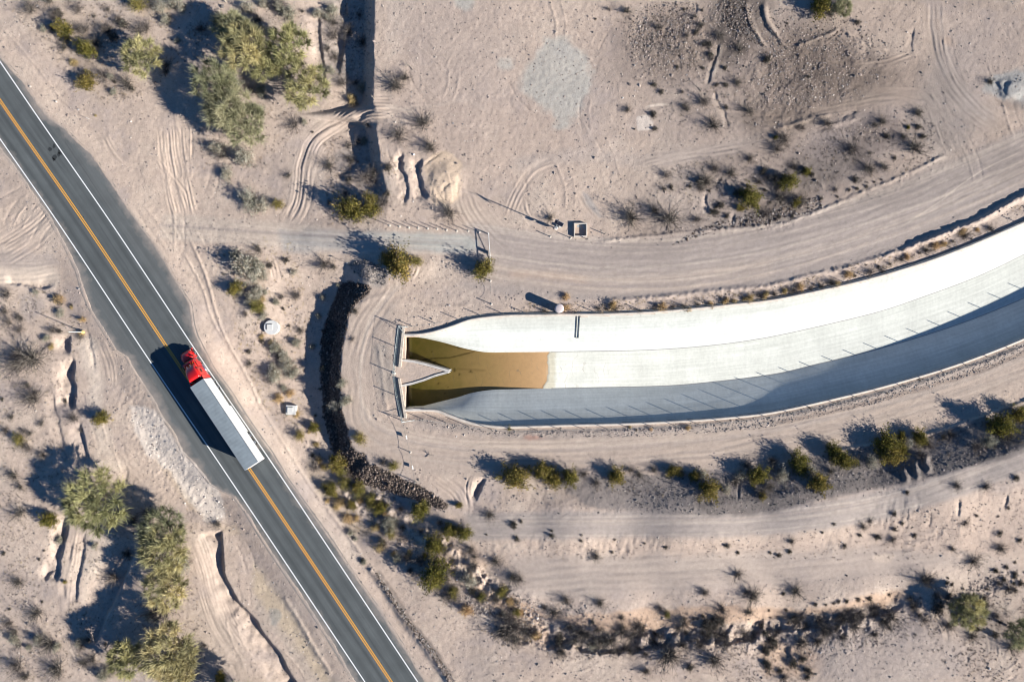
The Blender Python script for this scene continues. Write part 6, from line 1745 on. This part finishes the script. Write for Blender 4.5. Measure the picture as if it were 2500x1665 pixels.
KIND = {'c': ('creosote_bush', 'bush', 'olive green creosote bush', CREO, 1.0), 'y': ('creosote_bush', 'bush', 'pale yellow green bush', CREP, .95), 's': ('bursage_bush', 'bush', 'dark low clump', BUR, .9),
        'g': ('dry_bush', 'bush', 'straw coloured dry bush', DRYB, .95), 'w': ('grey_bush', 'bush', 'pale grey green bush', SLT, .95), 'b': ('bare_shrub', 'shrub', 'bare grey shrub', BARE, .8)}
GROUPS = {'c': 'creosote bushes of the site', 'y': 'creosote bushes of the site', 's': 'low dark clumps on the banks', 'g': 'dry straw coloured bushes', 'w': 'pale grey green bushes', 'b': 'bare twiggy shrubs on the desert floor'}
def place_plant(code, u, v, rpx):
    name, cat, phrase, pool, hk = KIND[code]
    r = rpx * S
    zg = ground_z(u, v)
    hc = r * hk * .5
    p = at(u, v, zg + hc); p.z = zg - .03 * r
    pick = random.randrange(len(pool))
    rz = random.uniform(0, math.tau); sx = random.uniform(.9, 1.12); sz = random.uniform(.85, 1.15)
    if code == 'b':
        o = bpy.data.objects.new(name, pool[pick]); COL.objects.link(o)
    else:
        st, fo = pool[pick]
        if r < .55:
            o = bpy.data.objects.new(name, fo); COL.objects.link(o)
        else:
            o = bpy.data.objects.new(name, st); COL.objects.link(o)
            f = bpy.data.objects.new('foliage', fo); COL.objects.link(f); f.parent = o
    o.location = p; o.rotation_euler = (0, 0, rz); o.scale = (r * sx, r / sx, r * sz)
    o['category'] = cat; o['group'] = GROUPS[code]
    size = 'tiny' if r < .45 else 'small' if r < .85 else 'medium' if r < 1.35 else 'large' if r < 2.0 else 'huge'
    want_label(o, phrase, size, u, v)
    return o
PL_TXT = '''
A b190,50,62 b380,110,54 b520,60,46 w290,190,30 c425,195,58 b560,200,55 b710,190,55 b940,205,58 w830,160,28 c575,325,62 b640,290,64 g500,425,34 c575,548,60 b690,515,62 b850,565,66 y930,25,58 w1090,40,55 w1180,20,50 w1120,130,45 b1130,440,48 g650,790,13 w1470,1010,66 w1660,1070,76 w1540,1190,58 w1690,1370,84 b1500,1060,60 w1680,45,55 b1700,620,40 b800,120,36 b450,260,40 b610,390,40 b1000,300,34 s640,110,16 s780,560,16
B w60,20,46 w170,45,46 w230,85,62 b150,20,60 w430,85,46 w530,60,52 w500,115,34 b330,75,20 w30,200,56 b20,130,50 b540,235,66 b640,205,56 b550,385,46 b720,100,28 b740,280,54 w735,595,44 b600,560,50 g670,680,50 b970,575,76 b1030,525,50 b1150,830,80 b980,915,80 b270,850,64 w340,830,28 b780,855,34 w750,960,34 b510,1130,60 b1200,1000,66 b760,1210,90 b820,1180,56 c660,1425,92 c800,1400,66 b870,1390,55 b1330,1450,84 w40,1400,66 y160,1390,44 b230,1200,34 b620,1320,40 s400,905,12 w520,480,40 b500,330,36 b540,150,40 b690,560,40
C b815,72,38 b1030,185,38 s1205,65,18 b1325,170,34 s1290,215,28 b1455,240,50 s1330,70,15 s1390,370,25 s1355,295,20 s1160,458,20 s1335,465,18 s1485,465,22 b1590,330,46 s1000,580,25 s1050,625,25 s1430,580,20 s1490,580,25 b1575,565,38 b1345,690,58 b1410,845,70 s1000,780,34 s1005,880,25 s1495,735,22 b1655,755,46 b820,750,32 b1085,1195,42 s1120,1280,25 b1420,1150,46 b1530,1180,48 b1355,1235,74 b850,1490,84 b1110,1490,100 c1665,1350,74 s1465,1400,25 s1425,1415,18 b1300,1500,40 s1500,1480,25 s1380,1305,15 s1245,1275,18 s1760,1300,18 b1660,1080,36 s1780,400,34 b1780,1210,42 b290,1490,42 b690,60,24 s600,130,12 s1340,310,14 b1010,1440,50
D c420,20,74 y540,40,46 b480,95,36 s660,150,26 s30,405,28 s175,160,12 b460,845,50 b280,870,36 b160,945,64 b110,1015,55 b830,830,42 s1075,865,28 b1080,770,46 s860,930,32 b1060,1000,76 s1110,930,28 b630,1020,64 b740,1150,54 c190,1240,60 b100,1220,55 b230,1140,36 b140,1350,72 b280,1370,62 s350,1190,24 s600,1300,15 s655,1290,18 s720,1275,15 s770,1245,12 s820,1230,10 s520,1345,15 s320,525,18 s60,1385,15 b1570,555,32 s410,1360,18 b40,1460,50 s120,1480,24 s210,1480,20
E b30,470,54 b20,590,40 b45,660,46 w240,460,24 g395,505,44 w405,600,40 s485,545,14 g485,562,18 g560,645,30 g550,740,24 b540,760,34 s400,725,24 g345,832,28 b190,920,115 b80,960,86 b100,880,60 b200,1190,88 b490,1320,54 c680,1320,50 b30,1400,36 y120,1470,48 b190,1425,36 b170,1520,54 b560,1400,28 w1650,270,105 w1740,330,74 c1600,430,48 w1740,460,62 w1700,505,46 y1740,560,54 w1600,210,50 s10,1190,20 s440,1200,22
F w20,270,60 w60,350,40 w30,470,46 y40,560,42 w60,620,36 g50,760,24 w140,840,54 g110,800,22 w205,905,54 w130,1020,72 w220,960,56 w260,1015,54 w200,1110,28 g165,1185,46 g245,1150,38 b475,265,64 b540,285,36 s200,570,18 s235,690,18 w470,495,24 w440,620,24 w400,830,26 g465,980,24 w575,410,18 w600,760,14 c990,250,96 c920,230,56 y1110,240,46 c1565,300,66 w600,1080,38 w620,1200,48 w560,1240,54 w520,1245,36 b690,590,32 b670,780,28 y720,1455,50 s450,1120,14 s420,1300,16 c410,1385,36 y310,1440,42 g375,1415,18 g425,1500,28 s470,1310,12 b185,490,30 b300,480,16
G g400,490,34 g400,562,32 b620,570,28 g640,600,18 g720,545,40 b740,570,28 b900,590,24 g1060,560,44 b1000,575,28 b1130,560,24 b1210,560,42 g1240,575,24 b1300,545,24 g1390,540,28 b1400,556,20 g1490,520,32 g1550,520,24 g1660,500,40 b1720,480,32 g1770,470,28 s820,600,14 b250,590,32 g980,1395,17 g1235,1385,24 s880,1402,12 g835,1382,14 y10,1388,20 s680,575,16 s1350,555,14 g1620,505,22
H g20,490,28 b90,470,28 g160,450,28 b220,450,36 g270,420,36 b410,420,28 b480,390,36 g520,400,28 g600,335,36 b750,320,44 b830,310,32 s800,285,20 b960,230,28 g1000,215,28 s1080,190,14 b1130,170,36 g1200,140,36 g1250,130,28 g1380,40,36 b1400,72,44 b1570,20,36 g1480,30,20 s715,270,12 b340,430,24 s640,345,14 b880,265,18 s1310,110,16 c880,1500,84 c1090,1450,52 c500,1550,54 c1650,1370,78 c1770,1290,56 b1480,1510,60 b1250,1450,36 b1560,1360,44 c960,1440,30 s860,1150,10 s330,1250,10 s1080,1060,10
J c560,80,64 y590,130,44 y620,210,54 g440,50,36 c515,255,48 g470,100,28 y720,270,54 c700,240,40 y795,330,52 c860,385,50 g590,345,52 g560,375,28 g640,455,46 g700,450,28 w920,480,64 w930,540,44 y950,95,40 b880,70,40 c1130,400,66 w660,550,32 w690,590,22 c1340,540,54 c1440,555,50 c1400,360,22 b1610,430,46 s1780,510,24 b1480,670,46 b1650,750,54 c1230,640,70 g1060,690,32 b1130,740,64 c1230,840,92 b1310,860,60 w1470,880,64 b1500,780,44 s740,740,26 w750,752,24 b1770,860,54 g1750,1020,38 b1690,1110,46 b1740,1230,94 s930,960,14 b1270,485,36 s1590,560,10 b1000,390,34 s400,20,20 g500,330,24 b1690,1240,60 s640,380,14
I b280,20,46 b80,160,54 b130,235,36 b120,420,64 c325,465,56 b740,490,46 b1090,1090,110 w1240,770,64 w1010,1120,50 b110,890,52 s20,690,20 s265,730,14 y440,885,17 w400,600,32 w640,640,28 b230,1110,68 b310,1320,90 b120,1320,36 b100,1470,74 b370,1500,90 w700,1530,54 b750,1490,50 b1390,1320,28 c1500,1545,40 s60,1070,14 s285,1020,14 b1480,490,36 b620,1420,60 b540,1330,40 b160,1540,50 s300,670,12 b1000,420,60 b900,470,50 b860,700,50 b760,860,60
K c50,170,90 c240,130,60 c310,185,58 c430,172,56 c745,165,58 b605,210,38 y1180,148,28 b1190,140,36 c1280,160,36 c1380,262,70 c1720,160,66 b1740,280,55 b1640,90,46 s40,490,32 s90,470,18 s60,590,28 s300,570,26 s300,535,14 s500,603,17 s505,565,11 s730,595,14 s715,680,15 b605,715,44 s935,620,11 s1080,650,20 s1500,640,28 s1575,685,18 b1580,840,54 b80,870,46 b400,1015,50 b630,1035,46 b1350,960,42 b1690,990,74 b1640,960,44 b1470,1080,60 b1040,1070,42 y1090,1110,28 b780,1130,32 s580,1160,20 b320,1100,62 b250,1060,28 s1205,1138,22 s1270,1138,15 s1300,1135,15 s1335,1120,20 s1405,1137,22 b1650,1095,42 g20,1025,28 b40,1200,82 b130,1240,74 b500,1250,90 w585,1320,42 b700,1300,82 b740,1360,54 b800,1340,46 b370,1370,46 b1110,1410,100 b1420,1430,76 s1250,1475,38 b950,1500,42 b1620,1240,62 s1770,1355,34 s1770,1440,34 s860,1240,30 s1010,1245,30 s1220,1230,28 s1330,1230,24 b430,1200,60 s1740,1180,30 b600,1280,60
L c270,80,74 w150,150,60 c400,210,66 c560,50,64 c900,20,74 c10,300,28 b210,610,32 s60,685,14 s120,705,24 s195,680,24 s495,490,18 b700,510,38 b745,470,28 s675,565,18 s570,640,26 s415,545,14 s800,580,32 b900,600,38 s915,525,26 s910,420,24 s965,485,17 s1050,570,20 b1400,485,38 s1470,430,17 s1635,555,28 s1690,380,17 s1620,437,12 b1345,230,42 b1545,235,42 s1750,175,28 s1000,275,22 b1310,660,30 b1470,745,68 b1650,660,54 s1770,600,24 s1610,810,28 s1680,785,24 s1735,750,17 s1740,830,24 s1660,870,24 s1735,855,20 s1725,895,20 s1545,935,18 s1270,890,20 s1305,900,20 s1275,856,12 b240,960,64 s150,965,20 s370,1040,20 s440,1040,15 s495,1030,15 s530,1020,20 s585,1018,22 s660,1005,28 s745,1000,30 s875,972,18 s50,1078,15 s170,1078,15 b1290,990,54 b1140,880,74 b1700,940,46 b1050,1060,54 b1020,1000,32 b900,1130,74 b850,1165,60 b640,1200,54 b400,1160,62 b230,1140,54 b280,1310,74 s30,1360,42 s100,1320,24 s220,1450,42 s290,1415,38 s50,1470,42 s125,1495,28 s330,1500,42 s320,1540,28 b160,1545,46 s30,1240,38 b1450,1265,46 b1290,1190,46 s1480,1210,28 b1720,1340,54 g1785,1310,44 b560,1150,44 s1380,930,14 s300,1180,30 s520,1190,24
K w1330,150,40 b520,150,36 b900,150,44 b1000,120,40 c1130,130,44 w1500,260,40 b1560,200,50 w1600,150,46 b840,120,36
H w1000,1500,50 b1300,1430,44 w1560,1480,50 b1700,1450,54 c960,1530,40 b1150,1500,44
L b80,60,50 w330,120,46 b650,70,50 b480,130,40 w760,60,50 b1100,20,50 b60,240,46
B y120,440,40 w40,620,50 b250,600,44 w330,700,40 w30,760,50
A c1560,280,60 w1480,140,70 w1600,560,60 w1450,760,60 b1600,900,50
'''
for line in PL_TXT.strip().splitlines():
    tl, *items = line.split()
    for it in items:
        x, y, r = [float(q) for q in it[1:].split(',')]
        u, v = T(tl, x, y)[0]
        place_plant(it[0], u, v, r / 2.8 * {'b': 1.22, 'c': 1.65, 'y': 1.45, 's': 1.2, 'g': 1.2, 'w': 1.34}[it[0]])
# low dead scrub that nobody could count
def undergrowth(name, pts, n, cols, label, rr=(.12, .4)):
    uv = fill_poly(pts, n)
    dn = fbm(uv[:, 0], uv[:, 1], 45, 3, 201) + .5 * fbm(uv[:, 0], uv[:, 1], 16, 2, 202)
    uv = uv[(dn > rng.uniform(-.35, .45, len(uv)))]
    gi = np.clip(np.searchsorted(AU, uv[:, 0]), 0, NX - 1); gj = np.clip(np.searchsorted(AV, uv[:, 1]), 0, NY - 1)
    uv = uv[inside[gj, gi] < -6]
    n = len(uv); z = ground_zs(uv[:, 0], uv[:, 1]); k = S * (H - z) / H
    B = np.stack([(uv[:, 0] - 1250) * k, (832.5 - uv[:, 1]) * k, z], -1)
    m = 11; sz = rng.uniform(*rr, n)
    d = dirs(n * m, 15, 85)
    v, f, mm, ee = ribbons(np.repeat(B, m, 0) + rng.normal(size=(n * m, 3)) * np.repeat(sz, m)[:, None] * np.array([.25, .25, 0]), d, np.repeat(sz, m) * rng.uniform(.5, 1.1, n * m), .022, .4)
    t = np.repeat(np.array(cols)[rng.integers(0, len(cols), n)], m, 0) * rng.uniform(.7, 1.3, (n * m, 1))
    me = pack(name, [(v, f, np.repeat(t, 6, 0))], TWIG)
    o = obj(name, me, None); o['kind'] = 'stuff'; o['label'] = label
SCR = GREYTW + [(.30, .25, .20), (.26, .225, .19), (.36, .28, .17)]
undergrowth('undergrowth', T('A', 40, 0, 1500, 0, 1500, 160, 1300, 420, 1000, 640, 760, 720, 480, 600, 300, 300, 100, 120), 2600, SCR, 'low dead scrub between the shrubs at the top left')
undergrowth('undergrowth', [(455, 60), (780, 20), (800, 260), (720, 340), (640, 420), (500, 420), (470, 250)], 1870, SCR, 'low dead scrub under the large tree clump')
undergrowth('undergrowth', [(780, 0), (905, 0), (900, 260), (780, 250)], 1020, SCR, 'low dead scrub in the shaded cutting')
undergrowth('undergrowth', [(790, 330), (960, 330), (1000, 540), (800, 550)], 1360, SCR, 'low dead scrub below the shaded cutting')
undergrowth('undergrowth', [(-20, 690), (160, 690), (210, 820), (160, 1100), (250, 1300), (180, 1690), (-40, 1690)], 3230, SCR, 'low dead scrub left of the highway')
undergrowth('undergrowth', [(250, 1240), (470, 1240), (500, 1690), (180, 1690)], 1530, SCR, 'low dead scrub round the olive tree row')
undergrowth('undergrowth', [(520, 570), (720, 580), (760, 800), (740, 1000), (760, 1090), (680, 1060), (600, 900), (540, 720)], 1870, SCR + DRY, 'low dry scrub between the highway and the dark rock slope')
undergrowth('undergrowth', [(750, 1090), (840, 1150), (1000, 1230), (1120, 1290), (1260, 1460), (1330, 1560), (1230, 1580), (1080, 1470), (900, 1330), (780, 1200)], 3740, SCR + DRY + BURS, 'low scrub along the orange washed gully')
undergrowth('undergrowth', [(1330, 1530), (1900, 1500), (2200, 1470), (2330, 1430), (2520, 1380), (2520, 1690), (2400, 1690), (2230, 1560), (1980, 1600), (1980, 1690), (1820, 1690), (1700, 1610), (1330, 1610)], 4420, SCR + BURS + BURS, 'low dark scrub along the gully wall')
undergrowth('undergrowth', [(1330, 1165), (1700, 1165), (2000, 1115), (2300, 1060), (2520, 990), (2520, 1080), (2300, 1140), (2000, 1200), (1700, 1220), (1400, 1200)], 1530, SCR, 'low scrub on the grey spoil slope')
undergrowth('undergrowth', [(1500, 20), (1800, 0), (1850, 300), (1700, 330), (1560, 250)], 1190, SCR + BURS, 'low scrub on the dark stony field edge')
undergrowth('undergrowth', [(1500, 520), (1660, 400), (1900, 320), (2150, 280), (2290, 300), (2270, 400), (2000, 490), (1750, 560), (1560, 580)], 2550, SCR + BURS, 'low scrub above the upper dirt road')
undergrowth('undergrowth', [(1280, 740), (1500, 732), (1790, 710), (2000, 672), (2330, 568), (2520, 485), (2520, 525), (2330, 605), (2000, 705), (1790, 740), (1500, 760), (1280, 765)], 1530, DRY + SCR, 'dry tufts along the upper canal fence')
undergrowth('undergrowth', [(1230, 1320), (1900, 1320), (2250, 1240), (2520, 1190), (2520, 1340), (2200, 1370), (1700, 1360), (1230, 1370)], 1190, SCR, 'sparse low scrub on the pink bank', (.1, .28))
# the thicker scrub belts
rs = random.Random(23)
BELTS = [([(560, 590), (720, 600), (755, 800), (745, 1000), (700, 1040), (610, 900), (560, 740)], 26, 'wwbbgs', (8, 18)), ([(740, 1090), (840, 1150), (1000, 1230), (1120, 1290), (1260, 1460), (1330, 1560), (1230, 1570), (1080, 1470), (900, 1330), (780, 1200)], 46, 'bbbcswgy', (9, 24)),
         ([(1330, 1535), (1900, 1508), (2200, 1478), (2330, 1440), (2330, 1500), (2230, 1540), (1980, 1580), (1700, 1600), (1330, 1600)], 60, 'bbbbsb', (10, 26)), ([(1520, 530), (1660, 420), (1900, 330), (2150, 290), (2280, 310), (2260, 390), (2000, 480), (1750, 550)], 26, 'bbsbsc', (7, 18)),
         ([(60, 0), (520, 0), (470, 150), (360, 230), (260, 250), (140, 120)], 22, 'bbwbs', (9, 20)), ([(0, 700), (140, 700), (150, 1000), (60, 1100), (0, 1100)], 12, 'bbws', (8, 18)), ([(790, 340), (940, 340), (960, 520), (800, 540)], 12, 'bbs', (8, 18)), ([(0, 1500), (280, 1530), (260, 1665), (0, 1665)], 10, 'bbw', (9, 20)),
         ([(1640, 20), (1760, 60), (1740, 300), (1640, 280)], 8, 'bbs', (7, 14)), ([(2300, 1450), (2500, 1380), (2500, 1560), (2350, 1600)], 14, 'bsbb', (7, 18))]
for poly, n, kinds, (r0, r1) in BELTS:
    for q in fill_poly(poly, n):
        place_plant(rs.choice(kinds), float(q[0]), float(q[1]), rs.uniform(r0, r1) * 1.1)
# trees: (kind, u, v of the crown, crown radius px, height m, label)
TREES = [('p', 597, 116, 52, 5.6, 'bright yellow green tree at the upper middle of the large tree clump'), ('p', 703, 112, 46, 5.2, 'bright yellow green tree at the upper right of the large tree clump'),
         ('p', 745, 208, 50, 5.0, 'yellow green tree at the lower right of the large clump by the sandy track'), ('p', 652, 162, 36, 4.2, 'smaller yellow green tree in the centre of the large clump'),
         ('i', 562, 70, 38, 4.4, 'grey green tree at the top of the large tree clump'), ('i', 524, 200, 50, 5.6, 'grey green tree at the left of the large clump casting the longest shadow'),
         ('i', 556, 262, 52, 5.6, 'large grey green tree in the lower left of the large clump'), ('i', 600, 306, 48, 4.6, 'grey green tree at the bottom of the large clump above the dead branches'),
         ('p', 345, 138, 43, 3.8, 'small yellow green tree left of the large clump between bare shrubs'),
         ('p', 232, 1222, 70, 4.6, 'lone olive green tree at the left with a dark shadow above it'), ('i', 396, 1292, 48, 4.6, 'olive tree at the top of the row left of the culvert ditch'),
         ('p', 404, 1344, 56, 4.9, 'second olive tree from the top of the row left of the culvert ditch'), ('p', 408, 1434, 50, 4.6, 'yellow olive tree in the middle of the row above grey bare branches'),
         ('p', 412, 1588, 60, 5.6, 'large yellow green tree at the bottom of the row near the lower edge'), ('p', 312, 1605, 44, 4.8, 'yellow green tree at the bottom left end of the row'), ('p', 428, 1640, 44, 5.0, 'yellow green tree cut by the lower edge of the picture'),
         ('p', 590, 1720, 52, 5.4, 'tree just below the lower edge that throws its shadow into the picture'), ('p', 2364, 1490, 40, 3.4, 'pale yellow green tree near the right end of the gully'), ('i', 2490, 1545, 34, 3.4, 'dark green tree cut by the right edge'),
         ('i', 2056, 18, 22, 2.4, 'small olive tree at the top edge beside a dark creosote bush')]
for k, u, v, rp, hg, lab in TREES:
    pool = PVT if k == 'p' else IWT
    zg = ground_z(u, v)
    p = at(u, v, zg + hg * .72); p.z = zg
    tr, cr = pool[random.randrange(3)]
    t = empty('palo_verde_tree' if k == 'p' else 'ironwood_tree', p, random.uniform(0, math.tau))
    tag(t, lab, 'tree', 'trees of the washes')
    r = rp * S * 1.2
    t.scale = (r, r, hg / 1.32)
    obj('trunk', tr, t); obj('crown', cr, t)
# fallen dead branches
DEADW = simple('dead_wood', (.30, .26, .22), .9, var=.25, scale=5)
def branch(u, v, ln, rz, lab):
    t = gp(u, v, .05); mb = MB()
    r = random.Random(int(u * 7 + v))
    def grow(p, d, L, rad, lvl):
        q = p + d * L; mb.tube(p, q, rad, rad * .6, 5)
        if lvl:
            for _ in range(3):
                grow(p.lerp(q, r.uniform(.5, 1)), (d + Vector((r.uniform(-.8, .8), r.uniform(-.8, .8), r.uniform(-.1, .5)))).normalized(), L * r.uniform(.4, .65), rad * .5, lvl - 1)
    grow(Vector((0, 0, 0)), Vector((math.cos(rz), math.sin(rz), .12)).normalized(), ln, .06, 3)
    o = mb.build('dead_branch', DEADW, None, loc=t); tag(o, lab, 'branch')
branch(1008, 172, 1.2, 2.2, 'bleached dead branch on the gravel flat right of the shaded cutting')
branch(632, 345, 2.6, 1.4, 'long pale dead limb at the foot of the large tree clump')
branch(560, 362, 3.0, .3, 'dark fallen limb lying below the large tree clump')
branch(525, 332, 1.8, 2.4, 'forked dead branch at the lower left of the large tree clump')
branch(208, 1075, 1.6, -.6, 'bleached dead branch in the shaded gully left of the pale mud')
branch(172, 833, .7, -1.2, 'white dead twig in the gully below the yellow based pole')
branch(914, 246, .7, 2.0, 'white twig at the lower end of the deep shaded cutting')
branch(258, 1585, 1.5, .6, 'pinkish dead branch left of the lowest olive trees')
branch(1712, 224, 1.5, 2.2, 'curved dead branch above the shrub by the dirt channel')
branch(1040, 1115, 1.0, .4, 'bent pale dead branch at the edge of the dark rock slope')
write_labels()
